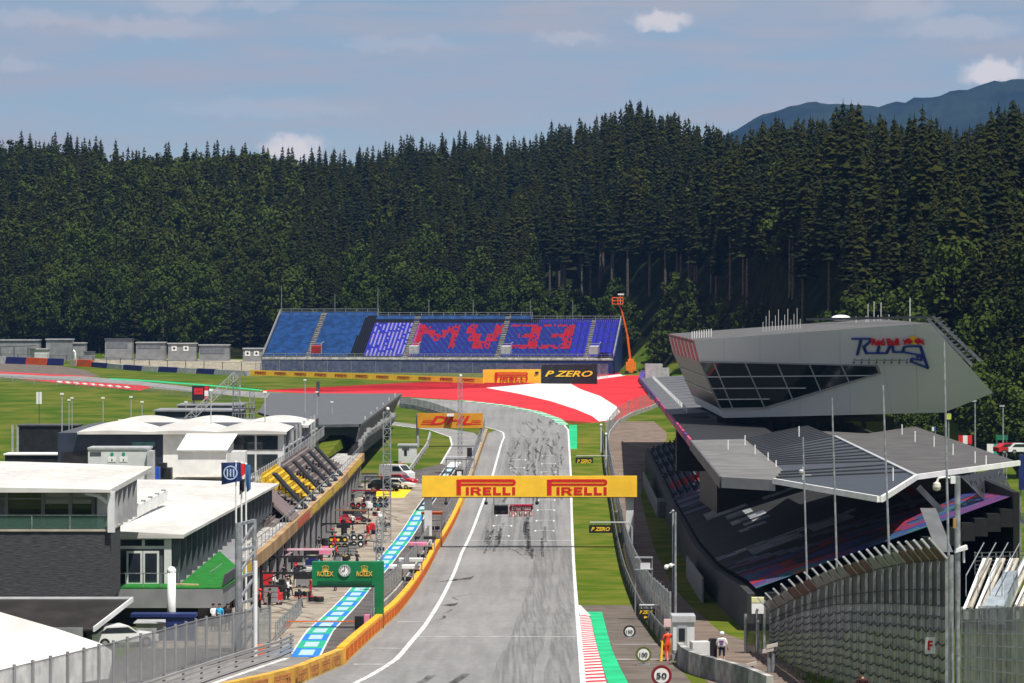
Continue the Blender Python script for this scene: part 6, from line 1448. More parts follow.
# ================================================================ far grandstand, barriers, cabins behind the last corner
t = thing('corner_grandstand','large far blue grandstand with red letters picked out in its seats','grandstand',(-20,780,ZG(780)))
A0 = Vector((-65.6,789,0)); A1 = Vector((26.2,775,0)); DU = (A1-A0); LEN = DU.length; DU.normalize(); DB = Vector((-DU.y,DU.x,0))
ROWS = 24; RUN = .86; RISE = .475; ZB = 17.7
def SP(u,r,z=0): return A0+DU*u+DB*(r*RUN)+Z_*(ZB+r*RISE+z)
m = MB()
for r in range(ROWS):
    u1 = LEN if r < 20 else (27.0 if r >= 22 else 69.0)
    a = SP(0,r); b = SP(u1,r); m.solid([a-Z_*.5,b-Z_*.5,SP(u1,r+1)-Z_*(RISE+.5),SP(0,r+1)-Z_*(RISE+.5)],[a,b,SP(u1,r+1)-Z_*RISE,SP(0,r+1)-Z_*RISE])
m.build('terrace',mat('dark_terrace',(.06,.065,.08),.8),t)
seatm = [mat('blue_seat',(.028,.115,.34),.5,0,.3,.6), mat('bright_blue_seat',(.05,.06,.55),.5,0,.15,1), mat('pale_lilac_seat',(.42,.38,.72),.5,0,.1,1), mat('red_seat',(.55,.025,.06),.5,0,.12,1), mat('dark_seat',(.012,.013,.03),.6), mat('violet_seat',(.045,.04,.36),.5,0,.15,1), mat('magenta_seat',(.5,.1,.42),.5)]
FONT = {'M':["1000001","1100011","1110111","1011101","1001001","1000001","1000001"],'V':["1100011","1100011","1100011","0110110","0110110","0011100","0011100"],'3':["1111111","0000011","0000011","0011111","0000011","0000011","1111111"]}
def seatcol(px_, r, i):
    # px_: position along the front row in picture units (262..612)
    if px_ < 350+ r*0.2 - 2: return 0
    if px_ < 362: return 4 if r < 22 else 0
    if r >= 20: return 0
    if r >= 18: return 4 if px_ < 530 else 5
    if px_ < 403: return 2 if i % 2 and random.random() < .8 else 1
    if px_ < 409: return 6 if i % 3 == 0 else 2
    for ch, c0, c1 in (('M',409,452),('V',458,498),('3',502,533),('3',536,566)):
        if c0 <= px_ < c1 and 4 <= r < 17:
            cell = FONT[ch][6-int((r-4)/13*7)][int((px_-c0)/(c1-c0)*7)]
            if cell == '1': return 3 if random.random() < .9 else 5
    if px_ > 568: return 1 if i % 3 else 5
    return 5 if (r+i) % 3 else 0
STAIRS = [(305,310),(403,408),(495,500),(582,587)]
m = MB()
for r in range(ROWS):
    u1 = LEN-.6 if r < 20 else (26.8 if r >= 22 else 68.8)
    i = 0; u = .5
    while u < u1:
        px_ = 262+ u/LEN*350; i += 1
        if not any(a <= px_ <= b for a, b in STAIRS):
            c = seatcol(px_,r,i); p = SP(u,r); v0 = len(m.v)
            f = p+DB*.18; k = p+DB*.56
            w = DU*.42
            m.solid([f+Z_*.36,f+w+Z_*.36,k+w+Z_*.36,k+Z_*.36],[f+Z_*.42,f+w+Z_*.42,k+w+Z_*.42,k+Z_*.42],c)
            m.solid([k+Z_*.36,k+w+Z_*.36,k+w+DB*.06+Z_*.36,k+DB*.06+Z_*.36],[k+Z_*.84,k+w+Z_*.84,k+w+DB*.06+Z_*.84,k+DB*.06+Z_*.84],c)
        u += .52
o = m.build('seat',seatm,t); o['kind'] = 'stuff'
for a, b in STAIRS:
    m = MB(); u0, u1 = (a-262)/350*LEN, (b-262)/350*LEN
    for r in range(20 if a > 320 else 24): p = SP(u0,r); q = SP(u1,r); m.solid([p,q,q+DB*RUN*.55,p+DB*RUN*.55],[p+Z_*.24,q+Z_*.24,q+DB*RUN*.55+Z_*.24,p+DB*RUN*.55+Z_*.24]); m.solid([p+Z_*.02,q+Z_*.02,q+DB*RUN+Z_*.02,p+DB*RUN+Z_*.02],[p+Z_*.05,q+Z_*.05,q+DB*RUN+Z_*.05,p+DB*RUN+Z_*.05])
    m.build('stairs',concrete,t)
    m = MB(); u0, u1 = u1+.2, u1+2.6
    p, q = SP(u0,1.0), SP(u1,1.0); m.solid([p,q,q+DB*3,p+DB*3],[p+Z_*2.3,q+Z_*2.3,q+DB*3+Z_*2.6,p+DB*3+Z_*2.6]); v_ = m.build('entrance_tunnel',mat('tunnel_red',(.3,.02,.02),.7) if a == 305 else lgrey,t)
    m = MB(); p = SP(u0-.2,.8); q = SP(u1+.3,.8)
    m.bar(p+Z_*3.2,q+Z_*3.2,.12); m.bar(q+Z_*.5,q+Z_*3.2,.12); m.bar(q+Z_*3.2,q+DB*3.4+Z_*3.6,.12); m.bar(p,p+Z_*3.2,.12); m.build('tunnel_rail',lgrey,t)
# front wall, side walls, rails
m = MB(); f0, f1 = A0-DB*.6, A1-DB*.6
m.solid([Vector((f0.x,f0.y,ZG(780)-.5)),Vector((f1.x,f1.y,ZG(780)-.5)),Vector((f1.x,f1.y,ZG(780)-.5))+DB*.4,Vector((f0.x,f0.y,ZG(780)-.5))+DB*.4],[Vector((f0.x,f0.y,ZB-.3)),Vector((f1.x,f1.y,ZB-.3)),Vector((f1.x,f1.y,ZB-.3))+DB*.4,Vector((f0.x,f0.y,ZB-.3))+DB*.4])
m.build('front_wall',navy,t)
for u, dd, top in ((LEN,DU*.3,20),(0,DU*-.3,24)):
    m = MB(); a = SP(u,0); b = SP(u,top); g0 = ZG(780)-.5
    m.prism([Vector((a.x,a.y,g0)),Vector((b.x,b.y,g0)),b+Z_*.3,a+Z_*.3],dd); m.build('side_wall',navy,t)
m = MB(); b = SP(0,24); c = SP(LEN,20)
m.build('x',navy,t) if False else None
m.prism([SP(0,24)-Z_*14,SP(27,24)-Z_*14,SP(27,24)+Z_*.2,SP(0,24)+Z_*.2],DB*.3); m.prism([SP(27,22)-Z_*13,SP(69,22)-Z_*13,SP(69,22)+Z_*.2,SP(27,22)+Z_*.2],DB*.3); m.prism([SP(69,20)-Z_*12,SP(LEN,20)-Z_*12,SP(LEN,20)+Z_*.2,SP(69,20)+Z_*.2],DB*.3)
m.build('back_wall',mgrey,t)
m = MB(); e = .12
def railrow(u0,u1,r,h):
    m.bar(SP(u0,r,h),SP(u1,r,h),e); m.bar(SP(u0,r,h*.5),SP(u1,r,h*.5),e*.7)
    n = int((u1-u0)/3)
    for k in range(n+1): p = SP(u0+(u1-u0)*k/n,r); m.bar(p,p+Z_*h,e)
railrow(0,27,24,1.2); railrow(27,69,22,1.2); railrow(69,LEN,20,1.2); railrow(0,LEN,-.5,1.1)
for u, tp in ((0,24),(LEN,20)): m.bar(SP(u,0,1.0),SP(u,tp,1.0),e*1.6); m.bar(SP(u,0,.4),SP(u,tp,.4),e*1.6)
m.build('railing',steel,t)
m = MB(); m.solid([SP(0,-.8)-Z_*.35,SP(LEN,-.8)-Z_*.35,SP(LEN,0)-Z_*.35,SP(0,0)-Z_*.35],[SP(0,-.8),SP(LEN,-.8),SP(LEN,0),SP(0,0)]); m.build('front_walkway',concrete,t)
for u, r, h in ((.3,24,7.5),(15,24,5),(26.8,24,7),(41,22,4.5),(53,22,4.6),(68.5,22,4.6),(80,20,5)):
    m = MB(); p = SP(u,r); m.tube(p-Z_*1,p+Z_*h,.1,.07); m.build('lightning_rod',steel,t)
# fence and flood lamps in front of the stand
fence_along('debris_fence','long thin wire fence in front of the navy base of the far grandstand',[(-66,772),(-30,762),(0,752),(24,748)],3.6,6.5,chain_light,steel,rails=(1.0,))
# advertising band with repeated words and two large banners
pa, pb = G(247,375.2), G(483,383.5)
d = (pb-pa); dl = Vector((d.x,d.y,0)).length; du = Vector((d.x,d.y,0)).normalized()
t = thing('advert_strip','long low yellow strip with small red words below the far grandstand','barrier',pa)
def along(f, z): p = pa.lerp(pb,f); return Vector((p.x,p.y,ZG(p.y)+z))
m = MB(); nseg = 12; nn = Vector((du.y,-du.x,0))
for k in range(nseg):
    a, b = along(k/nseg,-.2), along((k+1)/nseg,-.2); a2, b2 = along(k/nseg,1.35), along((k+1)/nseg,1.35); m.solid([a,b,b-nn*.4,a-nn*.4],[a2,b2,b2-nn*.4,a2-nn*.4])
st = m.build('strip',yellow,t)
for k in range(11):
    f = .035+k*.088; a = along(f,.38); b = along(f+.052,.38); m = MB(); uv = UV(m,a,(b-a),Z_,.03); long_p_word(uv,(b-a).length,.66); m.build('lettering',mat('dark_red_lettering',(.4,.03,.012),.6),st)
for (a,b,y0,y1,Y,mt,nm) in ((483,541,384.6,369.5,727,yellow,'big yellow banner with a red word left of the black banner'),(541.3,597,380.6,365,722,black,'big black banner with slanted yellow lettering below the far grandstand')):
    def qX(p): return (p-CX)*Y/F
    def qZ(p): return CAMZ-(p-HY)*Y/F
    t = thing('advert_banner',nm,'banner',(qX((a+b)/2),Y,ZG(Y))); rise = qZ(y1-1.2)-qZ(y1) if mt is black else qZ(y1-.4)-qZ(y1)
    m = MB(); m.prism([(qX(a),Y,ZG(Y)-.3),(qX(b),Y-2,ZG(Y)-.3),(qX(b),Y-2,qZ(y1)+rise),(qX(a),Y,qZ(y1))],(0,.5,0)); bn = m.build('panel',mt,t)
    U = Vector((qX(b)-qX(a),-2,0)).normalized()
    if mt is yellow:
        m = MB(); uv = UV(m,Vector((qX(495),Y-.5,qZ(380.3)))+Vector((0,-.06,0)),U,Z_,.04); long_p_word(uv,qX(529)-qX(495),qZ(372.2)-qZ(380.3)); m.build('lettering',redlet,bn)
        m = MB(); m.bx(qX(535),qX(538.5),Y-2.05,Y-1.95,qZ(373.5),qZ(371.5)); m.build('black_mark',black,bn)
    else: txt(bn,'P ZERO',Vector((qX(545),Y-.2,qZ(376.6))),U,Z_+U*.0,qX(593)-qX(545),qZ(369.6)-qZ(376.6)-.25,yellet,.02,.35,.04)
    m = MB()
    for k in range(5): xx = qX(a)+(qX(b)-qX(a))*k/4; m.bar((xx,Y+.8,ZG(Y)-.2),(xx,Y+.8,qZ(y1)-.3),.2)
    m.build('back_post',steel,t)
# boom lift beside the stand
Y = 770.0
def qX(p): return (p-CX)*Y/F
def qZ(p): return CAMZ-(p-HY)*Y/F
t = thing('boom_lift','tall orange boom lift with raised basket beside the far grandstand','boom lift',(qX(630),Y,ZG(Y)))
m = MB(); m.bx(qX(626),qX(636),Y,Y+2.4,ZG(Y)+.5,qZ(362)); m.bx(qX(628),qX(634),Y+.3,Y+2.0,qZ(362),qZ(359)); m.build('chassis',mat('lift_orange',(.75,.2,.01),.5),t)
for a in (627,635):
    for yy_ in (Y,Y+2.2): m = MB(); m.lathe((qX(a),yy_-.2,ZG(Y)+.5),[(0,0),(.55,0),(.55,.4),(0,.4)],(0,1,0),12); m.build('wheel',rubber,t)
m = MB(); m.bar((qX(630.5),Y+1,qZ(360)),(qX(627.5),Y+1,qZ(335)),.5); m.bar((qX(628.3),Y+1,qZ(338)),(qX(622.3),Y+1,qZ(312)),.36); m.bar((qX(622.3),Y+1,qZ(312)),(qX(618.5),Y+1,qZ(303)),.3); m.build('boom_arm',orange,t)
m = MB(); zz0, zz1 = qZ(304), qZ(297.5)
for xx in (qX(612.5),qX(618),qX(623)):
    for yy_ in (Y+.2,Y+1.8): m.bar((xx,yy_,zz0),(xx,yy_,zz1),.2)
for z in (zz0,(zz0+zz1)/2,zz1):
    for yy_ in (Y+.2,Y+1.8): m.bar((qX(612.5),yy_,z),(qX(623),yy_,z),.22)
m.bx(qX(612.5),qX(623),Y+.2,Y+1.8,zz0-.1,zz0); m.build('basket',orange,t)
m = MB(); m.bx(qX(618),qX(624),Y+.6,Y+1.4,qZ(295),qZ(293.6)); m.bar((qX(620.5),Y+1,zz0),(qX(620.5),Y+1,qZ(295)),.12); m.build('camera_cover',white,t)
# coloured barrier blocks along the far track edge
cols = {'blue':mat('barrier_blue',(.02,.025,.17),.5,0,.15,1),'orange':mat('barrier_orange',(.75,.11,.02),.5,0,.12,1),'grey':mat('barrier_grey',(.5,.5,.49),.7,0,.2,1),'cream':mat('barrier_cream',(.55,.47,.36),.7)}
blk = [(-18,5,'grey'),(5,24.5,'blue'),(25,46,'orange'),(46.5,60.5,'blue'),(70,75.5,'cream'),(76,90,'orange'),(90.5,106,'blue'),(106.5,122,'grey'),(122.5,140.5,'blue'),(141,157,'grey'),(157.5,176,'blue'),(176.5,195,'grey'),(195.5,213,'blue'),(213.5,246.5,'grey')]
seen = {}; ordn = 'first second third fourth fifth sixth'.split()
for a, b, c in blk:
    def base(p): return np.interp(p,[-20,0,60,90,140,250],[363.0,363.4,365.6,367,371,376.2])
    A_, B_ = G(a,base(a)), G(b,base(b)); seen[c] = seen.get(c,0)+1; dd_ = (B_-A_).normalized(); n_ = Vector((-dd_.y,dd_.x,0))
    h = 1.9 if b < 100 else 1.35; sl = dd_*.55
    m = MB(); m.solid([A_-Z_*.2,B_-Z_*.2,B_+n_*1.1-Z_*.2,A_+n_*1.1-Z_*.2],[A_+sl+Z_*h,B_+sl*.6+Z_*h,B_+sl*.6+n_*1.0+Z_*h,A_+sl+n_*1.0+Z_*h])
    tag(m.build('barrier_block',cols[c],None,(A_+B_)/2),'%s %s barrier block from the left in the row along the far track edge'%(ordn[seen[c]-1],c),'barrier','coloured barrier blocks along the far track')
# fence and cabins behind them
fence_along('wire_fence','thin wire fence with posts running behind the coloured barrier blocks',[(G(p,q).x,G(p,q).y+9) for p,q in ((-20,362.4),(60,365),(140,369.5),(262,374))],2.4,7,chain_light,dgrey,rails=(1.0,),postr=.1)
cabw = mat('cabin_grey_white',(.25,.255,.26),.6,0,.15,.6)
def cabin(a,b,pt,pb,Y,wallm,roofm,lab,wins=1,name='site_cabin',cat='cabin'):
    def qX(p): return (p-CX)*Y/F
    def qZ(p): return CAMZ-(p-HY)*Y/F
    z0 = min(ZG(Y),qZ(pb)) -.3; t = thing(name,lab,cat,(qX((a+b)/2),Y,ZG(Y)))
    m = MB(); m.bx(qX(a),qX(b),Y,Y+4,z0,qZ(pt)); m.build('wall',wallm,t); m = MB(); m.bx(qX(a)-.2,qX(b)+.2,Y-.3,Y+4.2,qZ(pt),qZ(pt)+.3); m.build('roof',roofm,t)
    if wins == 1:
        m = MB(); m.bx(qX(a+1.5),qX(b-4.5),Y-.08,Y-.003,qZ(pb-3.5),qZ(pt+2)); m.build('window',mat('grey_shutter',(.16,.17,.19),.5),t)
    elif wins == 2:
        for f in (.22,.64):
            xx = qX(a+(b-a)*f); m = MB(); m.bx(xx-.75,xx+.75,Y-.06,Y-.003,qZ(pt)-2.0,qZ(pt)-.5); w_ = m.build('white_panel',white,t); m = MB(); m.lathe((xx,Y-.06,qZ(pt)-1.25),[(0,-.03),(.35,-.03),(.35,0)],(0,1,0),12); m.build('round_symbol',black,w_)
    return t
Yc = 876
cabin(105,132,339.5,351.5,Yc+4,cabw,dgrey,'pale grey cabin with a wide shutter, leftmost behind the gravel bank')
cabin(136,165,343,352,Yc,mgrey,lgrey,'grey cabin with a dark shutter and bright roof edge, second behind the gravel bank')
cabin(168,196,344,356,Yc-6,cabw,lgrey,'pale cabin with two black round symbols behind the gravel bank',2)
cabin(199,229,345.5,357,Yc-4,mgrey,lgrey,'dark grey cabin with pale right end behind the gravel bank')
cabin(243,264,349,360,Yc-12,cabw,lgrey,'small pale cabin with two round symbols beside the grandstand corner',2)
# service sheds at far left
cabin(-10,39,340.5,356,Yc+2,cabw,lgrey,'long pale grey shed at the far left edge behind the barriers',0,'service_shed','shed')
cabin(30,47,349.5,358,Yc-6,offwhite,lgrey,'low pale shed with a grey roof in front of the tall grey block',0,'service_shed','shed')
cabin(46,72,339.8,357,Yc-2,mat('grey_block_wall',(.22,.225,.23),.6,.1,.15,.6),lgrey,'tall grey block shed between the pale sheds at far left',0,'service_shed','shed')
cabin(72,85,343.5,357,Yc,cabw,lgrey,'narrow pale shed right of the tall grey block',0,'service_shed','shed')
cabin(84,93,352.5,360,Yc-10,mgrey,dgrey,'small dark grey hut right of the narrow pale shed',0,'service_shed','shed')
Y = 864; q = P(70,350,Y); m = MB(); m.path([P(73,350.5,Y),P(75,352,Y),P(75.5,366,Y)],.35); tag(m.build('white_pipe',white,None,P(75,366,Y)),'thick white bent pipe standing among the grey sheds','pipe')
m = MB(); m.solid([P(-5,347.5,872),P(36,346,872),P(36,346,866),P(-5,347.5,866)],[P(-5,346.6,872),P(36,345.2,872),P(36,345.2,866),P(-5,346.6,866)]); 
for a in (0,14,28): m.bar(P(a,347,869),P(a,359,869),.2)
tag(m.build('open_shelter',dgrey,None,P(15,358,869)),'dark flat open shelter in front of the long pale shed','shelter')
# fence and wire along the near side of the far track
fence_along('wire_fence','pale fence line running along the near side of the far track',[g2(-30,380),g2(60,385.5),g2(140,392),g2(195,398),g2(228,402)],1.5,9,chain_light,lgrey,rails=(.5,1.0),postr=.07)
for px, Y in ((36,640),(24,690)):
    x = (px-CX)*Y/F
g = P(39,404,560); t = thing('field_sign','small twin white post sign alone in the meadow','sign',(g.x,560,ZG(560))); m = MB(); m.bx(g.x-.5,g.x-.1,560,560.2,g.z,CAMZ-(392-HY)*560/F); m.bx(g.x+.05,g.x+.5,560,560.2,g.z,CAMZ-(392-HY)*560/F); m.build('panel',white,t); m = MB(); m.bar((g.x,560.3,ZG(560)-.1),(g.x,560.3,g.z+.5),.12); m.build('post',dgrey,t)
for (px,pt,pb_,Y) in [(26,395,425,560),(50,400,432,540),(76,405,425,600),(100,392,420,620),(124,400,420,600)]:
    pass
# fence on the right behind the run-off: grey wall and shed, track going off right
fence_along('wire_fence','grey mesh fence with a stone bank right of the far grandstand',[(30,866),(45,790),(58,778)],4,5,chain_dense,steel,rails=(1.0,))
g = P(654,371,700); m = MB(); m.bx(g.x-2,g.x+2,700,704,ZG(700)-.2,CAMZ-(364-HY)*700/F); m.bx(g.x+2,g.x+3.6,700.4,703,ZG(700)-.2,CAMZ-(368-HY)*700/F); tag(m.build('equipment_shed',lgrey,None,(g.x,700,ZG(700))),'small grey shed between the boom lift and the wing building','shed')
# tyre wall along the right edge of the run-off
m = MB(); pts = [G(645,372),G(641,381),G(648,391),G(655,400)]
for a, b in zip(pts[:-1],pts[1:]):
    n_ = max(1,int((b-a).length/1.6))
    for k in range(n_):
        p, q = a.lerp(b,k/n_), a.lerp(b,(k+.9)/n_); m.bar(p+Z_*.5,q+Z_*.5,1.2,1.1)
tag(m.build('tyre_barrier',mat('violet_barrier',(.09,.06,.3),.5,0,.3,.4),None,pts[0]),'violet and white barrier along the right edge of the red run-off','barrier')
# ================================================================ covered stand, wing building and fences on the right
seam = mat('dark_seam_roof',(.05,.058,.068),.5,.2,.25,.9,.4,4,.5,(0.6,5,1)); seam2 = mat('grey_brown_roof',(.085,.08,.078),.7,.05,.2,.4,.3,6,.1)
lroof = mat('light_grey_roof_edge',(.15,.147,.142),.7,.05,.18,.5,.3,6)
def EX(d): return 14.8+.024*(d-212)
def EZ(d): return 18.2
def E(d,dx=0,dz=0): return Vector((EX(d)+dx,d,EZ(d)+dz))
t = thing('main_grandstand','long covered grandstand with dark painted seats and angular grey roofs','grandstand',(30,380,ZG(380)))
# terraces and seats
def stz(y): return interp([(190,11.2),(212,10.4),(250,8.2),(295,6.8),(367,6.1),(480,7.6)],y)
NR = 20
def XF(y): return interp([(190,16.0),(212,16.5),(295,18.3),(367,20.0),(480,21.9)],y)
def zrow(y,r): return stz(y)+r*.31
m = MB()
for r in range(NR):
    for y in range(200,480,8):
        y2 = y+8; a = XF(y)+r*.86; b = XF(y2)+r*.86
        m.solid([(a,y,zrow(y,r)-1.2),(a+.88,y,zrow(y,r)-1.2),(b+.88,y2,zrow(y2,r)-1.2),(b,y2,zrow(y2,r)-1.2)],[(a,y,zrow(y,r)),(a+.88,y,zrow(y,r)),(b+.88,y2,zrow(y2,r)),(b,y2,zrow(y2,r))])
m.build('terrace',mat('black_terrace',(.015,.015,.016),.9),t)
m = MB()
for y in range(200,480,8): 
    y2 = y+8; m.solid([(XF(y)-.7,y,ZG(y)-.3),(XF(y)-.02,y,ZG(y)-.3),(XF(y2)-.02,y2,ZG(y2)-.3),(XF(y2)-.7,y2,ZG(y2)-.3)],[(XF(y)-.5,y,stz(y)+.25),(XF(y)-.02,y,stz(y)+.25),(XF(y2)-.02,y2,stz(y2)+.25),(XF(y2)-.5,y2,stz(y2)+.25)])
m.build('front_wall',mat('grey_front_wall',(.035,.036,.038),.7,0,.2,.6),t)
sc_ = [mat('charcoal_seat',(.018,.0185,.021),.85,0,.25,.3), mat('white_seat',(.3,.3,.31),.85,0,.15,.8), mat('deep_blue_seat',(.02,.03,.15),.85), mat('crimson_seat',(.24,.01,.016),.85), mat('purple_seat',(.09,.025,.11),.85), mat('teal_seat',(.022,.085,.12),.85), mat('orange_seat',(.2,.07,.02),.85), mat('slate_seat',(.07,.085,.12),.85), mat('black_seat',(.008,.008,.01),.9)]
def scol(y, r):
    y -= 26
    if y < 262:
        s = math.sin(y*.11+r*.42)+.6*math.sin(y*.31-r*.25)+random.uniform(-.4,.4)
        if y < 236: return [2,5,2,4,5,6][int((s+2.2)*1.3)%6]
        return [4,2,8,3,2,5,8][int((s+2.2)*1.5)%7]
    if y < 286: return 7 if math.sin(r*.9+y*.2) > .55 else (4 if math.sin(r*.5+y*.3) > .75 else 8)
    if 286 <= y < 330:
        if 17 < r < 23 and 292 < y < 310: return 3
        if (8 < r < 12.5 and 292 < y < 302) or (2.5 < r < 8 and 290 < y < 300): return 1 if (int(y*1.7)+r) % 2 else 7
        if 300 < y < 306 and r < 14: return 7 if random.random() < .6 else 1
        return 0
    if 330 <= y < 400:
        for (a,b,c,d) in ((335,341,4,7),(345,351,4.5,7.5),(354,361,4,7.5),(365,374,4,7)):
            if a <= y < b and c <= r < d: return 1 if random.random() < .55 else 7
        if 378 <= y < 392 and (1 < r < 7 or 8 < r < 13): return 1 if (int(y)+r) % 3 else 7
        return 0
    if y < 412: return 7 if math.sin(y*.7+r*.15) > .0 else 8
    if y < 440: return [7,2,7,8,4][int(abs(math.sin(y*.43)*4+r*.1))%5]
    if y < 448: return 3
    return 8 if (int(y/7) % 2) else 7
cov = MB(); m = MB()
for r in range(NR):
    y = 201.0
    while y < 478:
        x = XF(y)+r*.86; z = zrow(y,r); w = .56
        if y < 372:
            c = scol(y/.785 if y < 340 else 433+(y-340)*.7,r); x2 = XF(y+w); z2 = zrow(y+w,r)
            cov.face([(x+.1,y,z+.55),(x+.96,y,z+.86),(x2+r*.86+.96,y+w,z2+.86),(x2+r*.86+.1,y+w,z2+.55)],c)
        else:
            c = scol(433+(y-340)*.7,r); w = .5
            m.solid([(x+.25,y,z+.38),(x+.62,y,z+.38),(x+.62,y+w,z+.38),(x+.25,y+w,z+.38)],[(x+.25,y,z+.43),(x+.62,y,z+.43),(x+.62,y+w,z+.43),(x+.25,y+w,z+.43)],c)
            m.solid([(x+.6,y,z+.36),(x+.66,y,z+.36),(x+.66,y+w,z+.36),(x+.6,y+w,z+.36)],[(x+.66,y,z+.86),(x+.72,y,z+.86),(x+.72,y+w,z+.86),(x+.66,y+w,z+.86)],c)
        y += .56
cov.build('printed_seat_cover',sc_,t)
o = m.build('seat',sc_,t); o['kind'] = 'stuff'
for ya in (375,420,450):
    m = MB()
    for r in range(NR): x = XF(ya)+r*.86; m.bx(x,x+.45,ya-.8,ya+.3,zrow(ya,r),zrow(ya,r)+.2)
    m.build('aisle_stairs',dconcrete,t)
# rear wall, columns
m = MB()
for y in range(200,480,8): y2 = y+8; xa, xb = XF(y)+NR*.86, XF(y2)+NR*.86; m.solid([(xa,y,ZG(y)-.3),(xa+.4,y,ZG(y)-.3),(xb+.4,y2,ZG(y2)-.3),(xb,y2,ZG(y2)-.3)],[(xa,y,EZ(y)-.35),(xa+.4,y,EZ(y)-.35),(xb+.4,y2,EZ(y2)-.35),(xb,y2,EZ(y2)-.35)])
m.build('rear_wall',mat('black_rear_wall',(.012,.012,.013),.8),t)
for y in range(210,480,20):
    m = MB(); x = XF(y)+15; m.bar((x,y,stz(y)+4),(x-3,y,EZ(y)-.6),.4); m.build('roof_strut',dgrey,t)
# near roof: zigzag plate
HP = Vector((0,0,18.2)); b_, c_, e_, f_, gB, hB, iB, fold, lA, lB = [RP(a,b,HP,Z_) for a, b in ((775,480),(880,498),(915,476),(1018,462),(915,426.5),(809,426),(868,433.5),(835,437),(745,439),(783,470))]
far0, near0 = E(272), E(212)
def plate(name,pts,mt,th=.5): 
    m = MB(); m.prism(pts,(0,0,-th)); return m.build(name,mt,t)
plate('roof_edge_strip',[near0,b_,lB,lA,far0],lroof)
plate('seamed_roof',[b_+Vector((.02,0,0)),c_,e_,fold,hB,lA+Vector((.02,0,0)),lB+Vector((.02,0,0))],seam,.24)
plate('flat_roof',[e_+Vector((.02,0,.01)),f_+Z_*.01,gB+Z_*.01,iB+Z_*.01,hB.lerp(fold,.5)+Vector((.03,0,.01)),fold+Vector((.03,0,.01))],seam2,.25)
m = MB()
for a, b in ((b_,c_),(c_,e_),(e_,f_)):
    d = (b-a).normalized(); n_ = Vector((d.y,-d.x,0)); n_ = n_ if n_.y < 0 else -n_
    m.solid([a+n_*.02-Z_*.26,b+n_*.02-Z_*.26,b+n_*.2-Z_*.26,a+n_*.2-Z_*.26],[a+n_*.02+Z_*.12,b+n_*.02+Z_*.12,b+n_*.2+Z_*.12,a+n_*.2+Z_*.12])
m.build('white_fascia',white,t)
m = MB(); a, b = near0, b_; m.solid([a+Vector((0,-.02,-.75)),b+Vector((0,-.02,-.75)),b+Vector((0,-.2,-.75)),a+Vector((0,-.2,-.75))],[a+Vector((0,-.02,.02)),b+Vector((0,-.02,.02)),b+Vector((0,-.2,.02)),a+Vector((0,-.2,.02))]); m.build('grey_fascia',mgrey,t)
# seams standing on the dark roof
bs_ = mat('black_seam',(.03,.033,.036),.5)
for k in range(22):
    f = k/21; a = lA.lerp(lB,f) if f < .86 else lB.lerp(b_,(f-.86)/.14*.8)
    b = hB.lerp(fold,f*2.2) if f < .45 else fold.lerp(e_,(f-.45)/.55*.93)
    m = MB(); q = a.lerp(b,.985); m.prism([a+Vector((0,-.45,.004)),q+Vector((0,-.03,.004)),q+Vector((0,.05,.004)),a+Vector((0,.45,.004))],(0,0,.1)); m.build('roof_seam',bs_,t)
m = MB(); m.bar(fold+Z_*.06,e_+Z_*.06,.3,.14); m.build('roof_fold',lgrey,t)
for k,(px,py,d) in enumerate([(745,441,262),(728,446,253),(755,451,245),(768,459,235),(776,467,226),(799,432,260),(902,430,262),(915,437,254),(934,442,249),(953,450,241),(975,458,230),(986,462,227),(893,475,206)]):
    p = P(px,py,d); m = MB(); m.tube(p-Z_*.4,p+Z_*.5,.055,n=6); m.build('roof_anchor',white,t)
m = MB()
for d in range(273,338,13): a, b = E(d,.06,-.1), E(d+13,.06,-.1); m.prism([a,b,b+Vector((9,0,-.3)),a+Vector((9,0,-.3))],(0,0,-.4))
m.build('link_roof',mat('black_link_roof',(.02,.02,.022),.7),t)
# painted underside edge: pink far part, dark near part
m = MB(); 
for d in range(272,520,8): a, b = E(d), E(d+10); m.solid([a+Vector((-.15,0,-.6)),a+Vector((.05,0,-.6)),b+Vector((.05,0,-.6)),b+Vector((-.15,0,-.6))],[a+Vector((-.15,0,.1)),a+Vector((.05,0,.1)),b+Vector((.05,0,.1)),b+Vector((-.15,0,.1))], 0 if d < 400 and (d//8)%4 != 3 else 1)
m.build('coloured_fascia',[mat('pink_fascia',(.55,.06,.17),.5,0,.25,.3),mat('violet_fascia',(.12,.05,.25),.5,0,.2,.3)],t)
m = MB()
for d in range(212,272,12): a, b = E(d), E(d+12); m.solid([a+Vector((-.15,0,-.8)),a+Vector((-.003,0,-.8)),b+Vector((-.003,0,-.8)),b+Vector((-.15,0,-.8))],[a+Vector((-.15,0,.03)),a+Vector((-.003,0,.03)),b+Vector((-.003,0,.03)),b+Vector((-.15,0,.03))])
m.build('dark_fascia',dgrey,t)
# far roof section
m = MB()
for d in range(338,520,14): a, b = E(d), E(d+14); m.prism([a,b,b+Vector((8.5,0,.5)),a+Vector((7,0,.5))],(0,0,-.5))
m.build('far_roof',mat('far_seam_roof',(.11,.114,.118),.55,.1,.2,.6,.3,4,.5,(1,4,1)),t)
m = MB()
for d in range(342,516,6): a = E(d,2.0,.1); m.tube(a,a+Z_*.6,.08,n=5)
m.build('far_anchor_row',white,t)['kind'] = 'stuff'
m = MB(); m.bx(EX(336)+.6,EX(336)+12,335,337,stz(336)+5.6,EZ(336)-.1); m.build('cross_wall',black,t)
